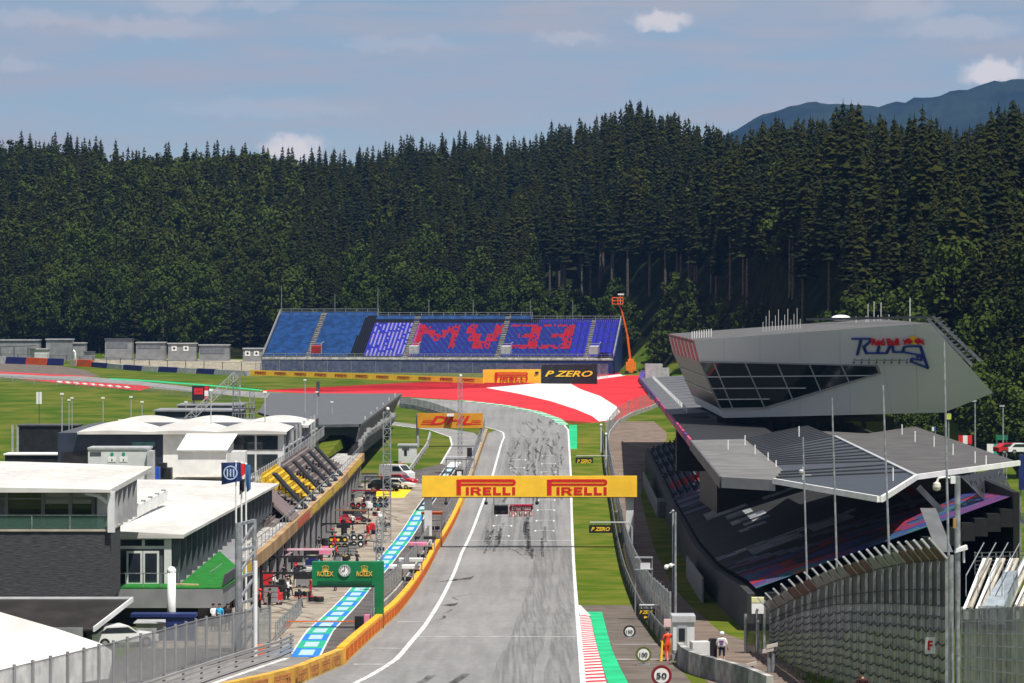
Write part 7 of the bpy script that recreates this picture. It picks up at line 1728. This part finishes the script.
# --- wing building
t = thing('wing_building','overhanging grey wing shaped tower with sloping dark window band and circuit logo','building',(40,410,ZG(410)))
n0 = P(694,340,312); n1 = P(993,393,301); n2 = P(724,417.5,315.3)
NN = (n1-n0).cross(n2-n0).normalized()
if NN.y > 0: NN = -NN
def FP(px,py,o=0.0): return RP(px,py,n0,NN)+NN*o
EXT = Vector((-.55,41,.31))
alu = mat('grey_panel_facade',(.66,.685,.72),.5,.1,.05,.12,.35,8)
outl = [(694,340),(930,323),(993,393),(944,412.5),(724,418),(720.5,409),(699.3,361.5)]
fr = [FP(*p) for p in outl]; bk = [p+EXT for p in fr]
m = MB(); m.face(fr); m.face(bk[::-1])
for i in range(len(fr)):
    j = (i+1) % len(fr)
    if i == 0: continue                       # the top gets its own roof
    if i in (5,6): continue                   # the left end gets glass and a striped band
    m.face([fr[i],bk[i],bk[j],fr[j]])
m.build('facade',alu,t)
m = MB(); m.prism([fr[0]+Vector((0,.3,-.02)),fr[1]+Vector((0,.3,-.02)),bk[1],bk[0]],(0,0,-.3)); m.build('roof',mat('wing_roof',(.10,.098,.096),.7,.05,.2,.35,.3,6,.1,(1,4,1)),t)
m = MB(); m.face([fr[0],fr[6],bk[6],bk[0]]); 
m.build('striped_end',mat('pale_end_panel',(.62,.5,.5),.5),t)
m = MB()
for k in range(7):
    f0_, f1_ = k/7, k/7+.075; a, b = fr[0].lerp(bk[0],f0_), fr[0].lerp(bk[0],f1_); c, d = fr[6].lerp(bk[6],f1_), fr[6].lerp(bk[6],f0_); nn_ = Vector((-.05,0,0)); m.prism([a,b,c,d],nn_)
m.build('red_stripe',mat('stripe_red',(.6,.06,.12),.5),t)['kind'] = 'stuff'
dglass = glassmat('wing_dark_glass',(.008,.016,.016),.08)
m = MB(); m.face([fr[6],fr[5],bk[5],bk[6]]); m.build('end_window',mat('end_dark_glass',(.01,.013,.014),.35,0,.2,1,.25),t)
m = MB()
for f in (.33,.66): a = fr[6].lerp(fr[5],f); m.bar(a+Vector((-.05,0,0)),a+EXT+Vector((-.05,0,0)),.1)
m.build('end_mullion',lgrey,t)
wv = [(700.2,361.8),(745,362.4),(803,363.6),(876.5,365.3),(880,373),(765,407.6),(720.8,408.4)]
m = MB(); m.prism([FP(a,b,.06) for a,b in wv],-NN*.05); m.build('window_band',dglass,t)
m = MB()
def muls(a,b,w=.085): m.bar(FP(*a,.1),FP(*b,.1),w,.1)
for x0,y0,x1,y1 in ((714,362,733,408),(745.5,362.4,765,407.4),(777.5,363,793,399),(809.5,363.6,821,390.5),(841.5,364.5,849.5,382)): muls((x0,y0),(x1,y1))
for x0,y0,x1,y1 in ((705.5,376.5,876,375),(711,388,806,387.6),(716,399,770,398.5)): muls((x0,y0),(min(x1,877),y1),.07)
m.build('mullion',lgrey,t)
m = MB()
for a, b in zip(wv,wv[1:]+wv[:1]): m.bar(FP(*a,.06),FP(*b,.06),.22,.14)
m.build('window_frame',mgrey,t)
for x0,y0,x1,y1 in ((724,337,724,360),(760,335.5,760,361.5),(800,333,800,362.5),(840,330,840,363.5),(880,327,880,366),(915,324.5,918,412.8),(800,398,800,415.5),(850,385,850,414.5),(884,366,892,413.5),(724,413.5,760,409),(882,365.4,972,364.6)):
    m = MB(); m.bar(FP(x0,y0,.004),FP(x1,y1,.004),.03,.012); m.build('panel_joint',mat('joint_grey',(.42,.43,.45),.5),t)
# right louvre strip behind the facade edge
m = MB()
for k in range(12):
    f = k/12; a = fr[1].lerp(fr[2],f*.62)+Vector((.45,1.8,.35)); b = a+Vector((.9,0,.2)); m.bar(a,b,.14); 
a = fr[1]+Vector((.6,1.8,.6)); b = fr[1].lerp(fr[2],.66)+Vector((1.2,1.8,.8)); m.bar(a,b,.3,.25); m.bar(a-Vector((.6,0,.2)),b-Vector((.9,0,.4)),.3,.25); m.bar(a,bk[1].lerp(bk[0],.32)+Z_*.5,.25)
m.build('roof_ladder',dgrey,t)
# logo: circuit outline, words, two red bulls before a yellow disc
def LP(cx,cy,o=.12): return FP(840+cx/10.19,320+cy/10.19,o)
blg = mat('logo_blue',(.012,.03,.22),.45,0,.08,1)
lg = [[(128,186),(308,186)],[(308,186),(312,212),(242,272)],[(242,262),(272,335)],[(218,192),(178,346)],[(268,332),(478,332)],[(400,262),(384,330)],[(478,332),(512,258)],[(515,258),(540,258),(546,322)],[(546,322),(640,322),(654,272),(690,262),(822,262),(898,484)],[(898,484),(725,418)],[(725,418),(735,388),(832,404)],[(832,404),(830,352),(790,348),(654,322)],[(820,352),(788,372)]]
m = MB()
for pl in lg:
    for a, b in zip(pl[:-1],pl[1:]): m.bar(LP(*a),LP(*b),.235,.2)
    for a in pl: m.ball(LP(*a),.118,8)
# merge strokes into a solid, standing slightly off the facade
m.build('circuit_logo',blg,t)
ux = (LP(600,250)-LP(340,250)).normalized(); uy = ux.cross(NN).normalized(); uy = uy if uy.z > 0 else -uy
o1 = LP(330,248,.15); txt(t,'Red Bull',o1,ux,uy,(LP(612,248)-LP(330,248)).length,(LP(330,180)-LP(330,248)).length,mat('logo_red',(.68,.012,.02),.45),.03,0,.12,'logo_word',spacing=.92)
m = MB(); uv = UV(m,LP(755,199,.13),ux,uy,.06); uv.disc(0,0,.49,n=24); m.build('sun_disc',mat('logo_yellow',(.85,.5,.02),.5),t)
bulls = [(-1.42,-.52),(-1.28,-.12),(-1.42,.3),(-1.1,.12),(-.85,.36),(-.5,.42),(-.28,.2),(-.12,.05),(-.2,-.2),(-.42,-.28),(-.62,-.5),(-.72,-.3),(-1.0,-.25),(-1.15,-.5)]
for s in (1,-1):
    m = MB(); uv = UV(m,LP(755,205,.2),ux,uy,.06); pl = [(u*s*.79,v*.79) for u,v in bulls]; uv.poly(pl if s > 0 else pl[::-1]); m.build('logo_animal',mat('logo_red',(0,0,0)),t)
m = MB(); a, b = LP(150,395,.3), LP(690,395,.3); m.bar(a,b,.06)
for k in range(8): p = a.lerp(b,k/7); m.bar(p,p-Z_*.25,.06); m.ball(p-Z_*.25,.12,6); m.bar(p,p-NN*.3,.05)
m.build('logo_spotlight_rail',dgrey,t)
# core under the overhang
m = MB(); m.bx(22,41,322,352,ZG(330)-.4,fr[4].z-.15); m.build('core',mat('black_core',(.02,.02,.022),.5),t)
m = MB(); 
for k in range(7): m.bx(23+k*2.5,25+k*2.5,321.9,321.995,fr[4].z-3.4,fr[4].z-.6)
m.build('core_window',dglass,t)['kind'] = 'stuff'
# roof kit: fins, dome, rods
m = MB()
for k in range(13): 
    p = P(763+k*3.1,333.0-k*.25,325); m.tube(p-Z_*.3,p+Z_*(1.2+1.2*(k%3)/2),.022,n=5)
for k in range(9): p = P(692+k*2.4,339-k*.35,320); m.tube(p-Z_*.2,p+Z_*.8,.05,n=5)
m.build('roof_rod',white,t)['kind'] = 'stuff'
for px, h in ((868,2.5),(874,2.8),(881,2.6),(910,3.0),(866,.9),(878,.9),(856,.9),(889,.9)):
    p = P(px,323-(px-856)*.06,328); h *= .8; m = MB(); m.tube(p-Z_*.5,p+Z_*h,.035,n=5); m.build('antenna',white,t)
p = P(841,318.3,341); m = MB(); m.ball(p,.8,12,sc=(1.4,1,.5)); m.build('white_dome',white,t)
# --- flag masts in front of the roofs
for px0,pt,px1,pb_,Y,lab in [(803,437,808.5,551,180,'thin grey mast over the roof, leftmost of the four in front of the stand'),(832,398,839,560,170,'thin grey mast, second of the four in front of the stand'),(883,385,892,552,150,'thin grey mast before the fold of the roof, third of the four'),(944,340,950.5,570,140,'tallest thin grey mast, reaching the wing building facade, rightmost of four')]:
    a = P(px1,pb_+80,Y); b = P(px0,pt,Y); m = MB(); m.tube(a,b,.07,.045); tag(m.build('thin_mast',steel,None,a),lab,'mast','thin masts before the covered stand')
# tiny weather vane on the first mast
p = P(803,475,180); m = MB(); m.bar(p-Z_*.3,p+Z_*.5,.09); m.bar(p+Vector((0,0,0)),p+Vector((.5,0,0)),.06); m.ball(p+Vector((-.1,0,.2)),.16); tag(m.build('wind_gauge',lgrey,None,p),'small wind gauge fixed halfway up the leftmost thin mast','gauge')
# perforated panel and dark structures under the right roof
perf = bpy.data.materials.new('perforated_panel'); perf.use_nodes = True; nt = perf.node_tree; L = nt.links.new; b = nt.nodes['Principled BSDF']; b.inputs['Base Color'].default_value = (.03,.03,.032,1)
tr = nt.nodes.new('ShaderNodeBsdfTransparent'); mx = nt.nodes.new('ShaderNodeMixShader'); tc = nt.nodes.new('ShaderNodeTexCoord'); vo = nt.nodes.new('ShaderNodeTexVoronoi'); vo.inputs['Scale'].default_value = 1.5; vo.inputs['Randomness'].default_value = 0.25
lt = nt.nodes.new('ShaderNodeMath'); lt.operation = 'LESS_THAN'; lt.inputs[1].default_value = .27
L(tc.outputs['Object'],vo.inputs['Vector']); L(vo.outputs['Distance'],lt.inputs[0]); L(lt.outputs[0],mx.inputs[0]); L(b.outputs[0],mx.inputs[1]); L(tr.outputs[0],mx.inputs[2]); L(mx.outputs[0],nt.nodes['Material Output'].inputs['Surface'])
m = MB(); m.face([P(960,476,206),P(1002,468,223),P(1026,525,223),P(1000,516,206)]); o = m.build('perforated_screen',perf,None,P(1000,520,212)); tag(o,'black perforated slanted screen with bright holes under the right roof corner','screen')
m = MB(); m.prism([P(920,508,186),P(926,508,186),P(943,552,178),P(937,552,178)],(.6,0,0)); tag(m.build('leaning_slab',mgrey,None,P(940,552,178)),'grey leaning concrete slab in the dark below the roof','slab')
# silver column with dome camera
Y = 142; x = (957.5-CX)*Y/F; zt = CAMZ-(476-HY)*Y/F; z0 = ZG(Y)-1
t = thing('camera_column','thick silver column with dome camera and floodlight at the right fence corner','column',(x,Y,z0))
m = MB(); m.tube((x,Y,z0),(x,Y,zt),.14,n=12); m.build('pole',steel,t)
m = MB(); m.bx(x-.34,x-.12,Y-.2,Y+.1,zt-.35,zt+.0); m.path([(x-.3,Y,zt-.1),(x-.6,Y,zt-.05),(x-.9,Y,zt-.1),(x-.98,Y,zt-.3)],.055); m.build('bracket',white,t)
m = MB(); m.lathe((x-.98,Y,zt-.72),[(0,0),(.16,.06),(.2,.2),(.17,.38),(.05,.45)],(0,0,1),12); m.build('dome_camera',mat('cream_plastic',(.62,.6,.5),.35),t)
zf_ = CAMZ-(550-HY)*Y/F; m = MB(); m.solid([(x-.15,Y-.3,zf_-.12),(x+.45,Y-.3,zf_+.05),(x+.45,Y+.2,zf_+.05),(x-.15,Y+.2,zf_-.12)],[(x-.1,Y-.3,zf_+.06),(x+.42,Y-.3,zf_+.24),(x+.42,Y+.2,zf_+.24),(x-.1,Y+.2,zf_+.06)]); m.bar((x+.3,Y,zf_),(x+.3,Y,zf_-.6),.1); m.build('floodlight',white,t)
m = MB(); m.bx(x-.22,x-.1,Y-.2,Y,CAMZ-(528-HY)*Y/F,CAMZ-(518-HY)*Y/F); m.build('junction_box',mat('ochre_box',(.4,.25,.08),.6),t)
# --- tall net fence with overhanging brackets
ncorr = bpy.data.materials.new('corrugated_mesh'); ncorr.use_nodes = True; nt = ncorr.node_tree; L = nt.links.new; b = nt.nodes['Principled BSDF']; b.inputs['Roughness'].default_value = .5; b.inputs['Metallic'].default_value = .3
tc = nt.nodes.new('ShaderNodeTexCoord'); nz = nt.nodes.new('ShaderNodeTexNoise'); nz.inputs['Scale'].default_value = .9; nz.inputs['Detail'].default_value = 5; mp = nt.nodes.new('ShaderNodeMapping'); mp.inputs['Scale'].default_value = (3,3,.25)
cr = nt.nodes.new('ShaderNodeValToRGB'); cr.color_ramp.elements[0].position = .35; cr.color_ramp.elements[0].color = (.12,.125,.13,1); cr.color_ramp.elements[1].position = .65; cr.color_ramp.elements[1].color = (.40,.405,.41,1)
L(tc.outputs['Object'],mp.inputs[0]); L(mp.outputs[0],nz.inputs['Vector']); L(nz.outputs['Fac'],cr.inputs[0]); L(cr.outputs[0],b.inputs['Base Color'])
tr = nt.nodes.new('ShaderNodeBsdfTransparent'); mx = nt.nodes.new('ShaderNodeMixShader'); mx.inputs[0].default_value = .86; L(tr.outputs[0],mx.inputs[1]); L(b.outputs[0],mx.inputs[2]); L(mx.outputs[0],nt.nodes['Material Output'].inputs['Surface'])
NF = [(772,175,598,624,666),(800,163,583,612,672),(840,148,566,604,684),(880,137,555,603,700),(915,129,548,604,715),(949,122,545,606,730)]   # px, depth, bracket-top y, band-bottom y, ground y
def nf(px):
    c = [float(np.interp(px,[a[0] for a in NF],[a[k] for a in NF])) for k in range(1,5)]; return c
t = thing('net_fence','tall grey net fence with dark top band and slanted brackets curving at lower right','fence',P(860,690,142))
def NP(px,k,off=0):
    d, yt, yb_, yg = nf(px); y = {'t':yt+14,'b':yb_,'g':yg}[k]; p = P(px,y,d); p.x += off; return p
segs = list(np.linspace(772,949,23))
m = MB()
for a, b in zip(segs[:-1],segs[1:]): m.face([NP(a,'g'),NP(b,'g'),NP(b,'b'),NP(a,'b')])
m.build('lower_mesh',ncorr,t)
m = MB()
for a, b in zip(segs[:-1],segs[1:]): m.face([NP(a,'b',-.02),NP(b,'b',-.02),NP(b,'t',-.02),NP(a,'t',-.02)])
m.build('dark_top_net',chain_dark,t)
for i, a in enumerate(segs):
    m = MB(); p, q = NP(a,'g',-.1), NP(a,'t',-.1); m.bar(p-Z_*.3,q,.11); m.build('post',steel,t)
    d = nf(a)[0]; r_ = q+Vector((-.78,-.5,.86)); m = MB(); m.bar(q+Vector((0,-.05,.03)),r_+Vector((0,-.05,.03)),.085); m.build('bracket',lgrey,t)
cm_ = [mat('brown_net_panel',(.10,.035,.028),.6,0,.4,3),mat('grey_net_panel',(.2,.21,.22),.5,.2,.3,3)]
for i,(a,b) in enumerate(zip(segs[:-1],segs[1:])):
    p, q = NP(a,'t',-.1), NP(b,'t',-.1); off = Vector((-.6,-.43,.68)); dn_ = Vector((.03,.05,-.06)); m = MB(); m.face([p+dn_,q+dn_,q+off*.9+dn_,p+off*.9+dn_+Vector((.12,0,0))]); m.build('overhang_panel',cm_[0] if i%7 in (3,4,5) or i > 18 else cm_[1],t)
m = MB(); dkw = dgrey
for k in range(9):
    f = (k+.6)/9.4
    for a, b in zip(segs[:-1],segs[1:]):
        sag = .16+.05*math.sin(a*1.7+k); mids = [(0,0),(.25,-.7),(.5,-1),(.75,-.75),(1,0)]; pts = []
        for u,s_ in mids:
            px = a+(b-a)*u; g_, b2 = NP(px,'g',-.13), NP(px,'b',-.13); p = g_.lerp(b2,f); p.z += s_*sag; pts.append(p)
        m.path(pts,.038,4)
for f in (0,.35,1):
    for a, b in zip(segs[:-1],segs[1:]): m.tube(NP(a,'b',-.13).lerp(NP(a,'t',-.13),f),NP(b,'b',-.13).lerp(NP(b,'t',-.13),f),.03,n=4)
m.build('sagging_cable',mat('dark_cable',(.025,.026,.027),.6),t)['kind'] = 'stuff'
# grassy bank in front and behind the net
bank = MB()
for i,(a, b) in enumerate(zip(segs[:-1],segs[1:])):
    p, q = NP(a,'g'), NP(b,'g'); w = Vector((2.4,2.2,.9)); bank.face([p+Vector((-2.5,-1.5,-1.6)),q+Vector((-2.5,-1.5,-1.6)),q+Z_*.02,p+Z_*.02]); bank.face([p+Z_*.02,q+Z_*.02,q+w,p+w])
struct(bank.build('grass_bank',mown))
gb = MB()
for k in range(420):
    px = random.uniform(772,875); p = NP(px,'g',random.uniform(-1.1,-.1)); p.z -= .15; h = random.uniform(.25,.6); w = random.uniform(-.12,.12); gb.face([p+Vector((-.02,0,0)),p+Vector((.03,0,0)),p+Vector((w,random.uniform(-.1,.1),h))])
tag(gb.build('tall_grass',mat('tall_grass_blades',(.09,.15,.015),.9,0,.3,2),None,NP(800,'g')),'tall green grass along the foot of the net fence','grass',None,'stuff')
gb = MB()
p = P(929,644.5,124); t2 = thing('letter_plate','small white plate with a red letter F on the net fence','sign',p)
m = MB(); m.bx(p.x-.2,p.x+.2,p.y-.35,p.y-.32,p.z-.34,p.z+.34); pl = m.build('plate',white,t2); txt(pl,'F',(p.x-.1,p.y-.36,p.z-.2),X_,Z_,.2,.4,redlet,.03,0,.01)
m = MB(); m.bar((p.x,p.y-.3,p.z),(p.x,p.y,p.z),.05); m.build('clip',steel,t2)
# tall corner posts
for px,pt,Y,w,lab in [(951,555,121,.11,'thick grey corner post where the two net fences meet'),(958,600,120.5,.08,'thinner post with a white band right of the corner post')]:
    p = P(px,pt,Y); m = MB(); m.tube((p.x,Y,12),p,w,n=10); 
    if w < .1: m.tube((p.x,Y-.0,CAMZ-(655-HY)*Y/F),(p.x,Y,CAMZ-(648-HY)*Y/F),w+.02,n=10)
    tag(m.build('corner_post',steel,None,(p.x,Y,12)),lab,'post')
# right net fence section
fence_along('net_fence','lower grey net fence section right of the thick corner post',[(P(962,610,120).x,120,12.2,CAMZ-(610-HY)*120/F-12.2),(P(1040,606,112).x,112,12.4,CAMZ-(606-HY)*112/F-12.4)],5,.95,ncorr,steel,rails=(.28,.36,.44,.52,.6,.68,.76,.84,.92,1.0),postr=.05)
# end of the fence: dark net box, ad panel, white box on pole, low mesh
Y = 176
def qX(p): return (p-CX)*Y/F
def qZ(p): return CAMZ-(p-HY)*Y/F
t = thing('net_gate','dark netted gate with posts at the left end of the tall net fence','gate',(qX(760),Y,ZG(Y)))
m = MB(); m.face([(qX(745),Y,ZG(Y)-.2),(qX(777),Y,ZG(Y)-.2),(qX(777),Y,qZ(615)),(qX(745),Y,qZ(615))]); m.face([(qX(765),Y-.5,qZ(617)),(qX(777),Y-.5,qZ(617)),(qX(777),Y-.5,qZ(600)),(qX(765),Y-.5,qZ(600))]); m.build('net',chain_dark,t)
for a in (745.5,757,764,776): m = MB(); m.tube((qX(a),Y-.05,ZG(Y)-.3),(qX(a),Y-.05,qZ(600 if a in (757,764) else 614)),.09); m.build('post',steel,t)
t = thing('meter_box','white and pale yellow box on a pole above the dark netted gate','box',(qX(756),Y-.8,ZG(Y)))
m = MB(); m.bx(qX(750.5),qX(762.5),Y-1.0,Y-.6,qZ(612),qZ(601)); m.build('box',white,t); m = MB(); m.bx(qX(750.4),qX(762.6),Y-1.02,Y-.58,qZ(600.9),qZ(596)); m.build('top',mat('pale_yellow',(.62,.6,.3),.6),t); m = MB(); m.bar((qX(757),Y-.8,ZG(Y)-.1),(qX(757),Y-.8,qZ(612)),.12); m.ball((qX(756),Y-1.05,qZ(607.5)),.09); m.build('pole',steel,t)
for (px,py,lab) in [(751,665,'grey floodlight lying low beside the concrete blocks'),(768,651,'grey floodlight on the short post in front of the net, lower of two'),(772,646.5,'grey floodlight on the short post in front of the net, upper of two')]:
    g = P(px,py,160 if py < 660 else 163); t = thing('floodlight',lab,'floodlight',(g.x,g.y,ZG(g.y)))
    m = MB(); m.solid([g+Vector((-.32,-.12,-.12)),g+Vector((.3,-.12,.02)),g+Vector((.3,.15,.02)),g+Vector((-.32,.15,-.12))],[g+Vector((-.28,-.1,.06)),g+Vector((.3,-.1,.2)),g+Vector((.3,.12,.2)),g+Vector((-.28,.12,.06))]); m.build('head',mat('taupe_lamp',(.42,.37,.33),.5),t)
    m = MB(); m.tube((g.x+.05,g.y+.1,ZG(g.y)-.2),(g.x+.05,g.y+.1,g.z),.1); m.build('post',steel,t)
# concrete tribune with white benches at the right edge
t = thing('open_tribune','open concrete tribune with white bench strips at the right edge','grandstand',P(1000,600,140))
for k,(xa,xb,ya,yb_) in enumerate(((963,1024,610,553),(985,1050,606,549))):
    for j in range(5):
        a = P(966+k*34+j*9,598-j*1.5,140-j*1.2+k); m = MB()
        p = [P(963+j*12.5+k*3,608,131+j*.9),P(969+j*12.5+k*3,608,131+j*.9),P(989+j*13.5+k*3,558,149+j*.9),P(983+j*13.5+k*3,558,149+j*.9)]
        m.prism(p,(0,0,-.12 if k else -.5)); m.build('bench' if k == 0 else 'concrete_step',white if k == 0 else beige,t)
m = MB(); m.prism([P(982,606,130),P(1004,606,130),P(1018,570,140),P(1004,572,142)],(0,0,-.8)); m.build('blue_grey_ramp',mat('blue_grey_panel',(.27,.31,.34),.6),t)
m = MB()
for j in range(6):
    a = P(966+j*12,596,133); m.bar(a,a+Z_*.9,.04); m.bar(a+Z_*.9,P(984+j*12,561,148)+Z_*.9,.04)
m.build('handrail',steel,t)
m = MB()
for r_ in range(5): m.bar(P(975,553+r_*4,175),P(1040,551+r_*4,168),.05)
for j in range(8): m.bar(P(975+j*7,552,175),P(975+j*7,575,175),.05)
tag(m.build('crowd_railing',steel,None,P(1000,575,172)),'thin steel railing behind the open tribune','railing')
# --- things behind the right roof
for (px,pt,Y,lab) in [(975,401,430,'tall dark lamp post behind the right roof near the red and white sign'),(1003,406,420,'grey lamp post with a small head right of the white and green sign'),(948.5,413,425,'pole with a yellow green box just left of the red and white sign')]:
    x = (px-CX)*Y/F; zt = CAMZ-(pt-HY)*Y/F; z0 = ZT(x,Y); t = thing('lamp_post',lab,'lamp post',(x,Y,z0)); m = MB(); m.tube((x,Y,z0-.3),(x,Y,zt),.16,.1); m.build('pole',steel,t)
    m = MB()
    if px == 948.5: m.bx(x-.35,x+.35,Y-.3,Y+.3,zt-.9,zt-.1); m.build('box',mat('yellow_green_box',(.45,.5,.08),.6),t)
    else: m.bx(x-.5,x+.2,Y-.15,Y+.15,zt-.1,zt+.1); m.build('lamp_head',lgrey,t)
def panel(a,b,yt,yb_,Y,cols_,lab,nm='road_banner'):
    def qX(p): return (p-CX)*Y/F
    def qZ(p): return CAMZ-(p-HY)*Y/F
    t = thing(nm,lab,'sign',(qX((a+b)/2),Y,ZG(Y))); n_ = len(cols_)
    for k, c in enumerate(cols_): m = MB(); m.bx(qX(a+(b-a)*k/n_),qX(a+(b-a)*(k+1)/n_),Y,Y+.2,qZ(yb_),qZ(yt)); m.build('panel',c,t)
    m = MB()
    for f in (.1,.9): m.bar((qX(a+(b-a)*f),Y+.3,ZG(Y)-.2),(qX(a+(b-a)*f),Y+.3,qZ(yt)),.15)
    m.build('post',steel,t)
panel(958.5,972,435.5,444,415,[redp,white,redp],'red, white and red striped banner behind the right roof')
panel(987,1000,444,454,412,[white,mat('sea_green',(.02,.35,.25),.6)],'white and green banner behind the right roof')
panel(996,1008,435,440,430,[mat('dark_green_sign',(.01,.16,.08),.6)],'small dark green direction sign by the right lamp post')
panel(1019,1040,455,490,300,[navy],'blue banner at the right edge beside the roof corner')
panel(932,936,427,431,420,[white,bluep],'small blue and white panel just above the right roof')
for (a,lab,c) in ((1011,'red car parked at the right edge behind the roof',carr),(1021,'white car parked at the right edge next to the red one',carw)):
    Y = 400; x = (a-CX)*Y/F; box_vehicle('parked_car',lab,'car',(x,Y,CAMZ-(454-HY)*Y/F),R(15),4.4,1.8,1.45,c,glass,'car')
# grey low screens on the grass left of the stand
for (pts,lab) in [([(641,471),(655.5,499),(657,517),(643,486)],'long grey low screen panel on the shaded grass, far one'),([(685,560),(702.5,583),(702,603),(686,577)],'short grey low screen panel on the shaded grass, near one')]:
    a, b = G(*pts[3]), G(*pts[2]); h = 2.0; m = MB(); m.solid([a-Z_*.1,b-Z_*.1,b+Vector((.15,0,-.1)),a+Vector((.15,0,-.1))],[a+Z_*h,b+Z_*h,b+Vector((.15,0,h)),a+Vector((.15,0,h))]); tag(m.build('screen_panel',mat('grey_screen',(.2,.21,.215),.7),None,(a+b)/2),lab,'screen')
a = G(660,517); m = MB(); m.bx(a.x-.2,a.x+1.6,a.y-2,a.y+6,ZG(a.y)-.1,ZG(a.y)+2.1); tag(m.build('dark_container',mat('dark_container_grey',(.09,.095,.1),.7),None,a),'dark grey container at the near end of the long low screen','container')
# white pole beside the service road
Y = 260; x = (673-CX)*Y/F; m = MB(); m.tube((x,Y,ZG(Y)-.2),(x,Y,CAMZ-(510-HY)*Y/F),.08); m.ball((x,Y,CAMZ-(511-HY)*Y/F),.13); m.bar((x,Y,CAMZ-(511-HY)*Y/F),(x-.3,Y,CAMZ-(513-HY)*Y/F),.07); tag(m.build('slim_post',lgrey,None,(x,Y,ZG(Y))),'slim grey post with a small head on the dark service road','post')
# equipment stack by the fence near the hut
g = P(643,568,215); t = thing('equipment_rack','small steel rack with boxes behind the fence near the hut','rack',(g.x,215,ZG(215)))
m = MB(); z1_ = CAMZ-(557-HY)*215/F
m.bx(g.x-.6,g.x+.7,214.6,215.4,z1_-.06,z1_); m.bx(g.x-.6,g.x+.7,214.6,215.4,z1_-.9,z1_-.84)
for sx in (-.55,.65): m.bar((g.x+sx,215,ZG(215)),(g.x+sx,215,z1_),.07)
m.build('frame',steel,t); m = MB(); m.bx(g.x-.2,g.x+.5,214.7,215.3,z1_-.84,z1_-.4); m.build('box',offwhite,t)
for o in list(S.objects):
    if '_o' in o: del o['_o']
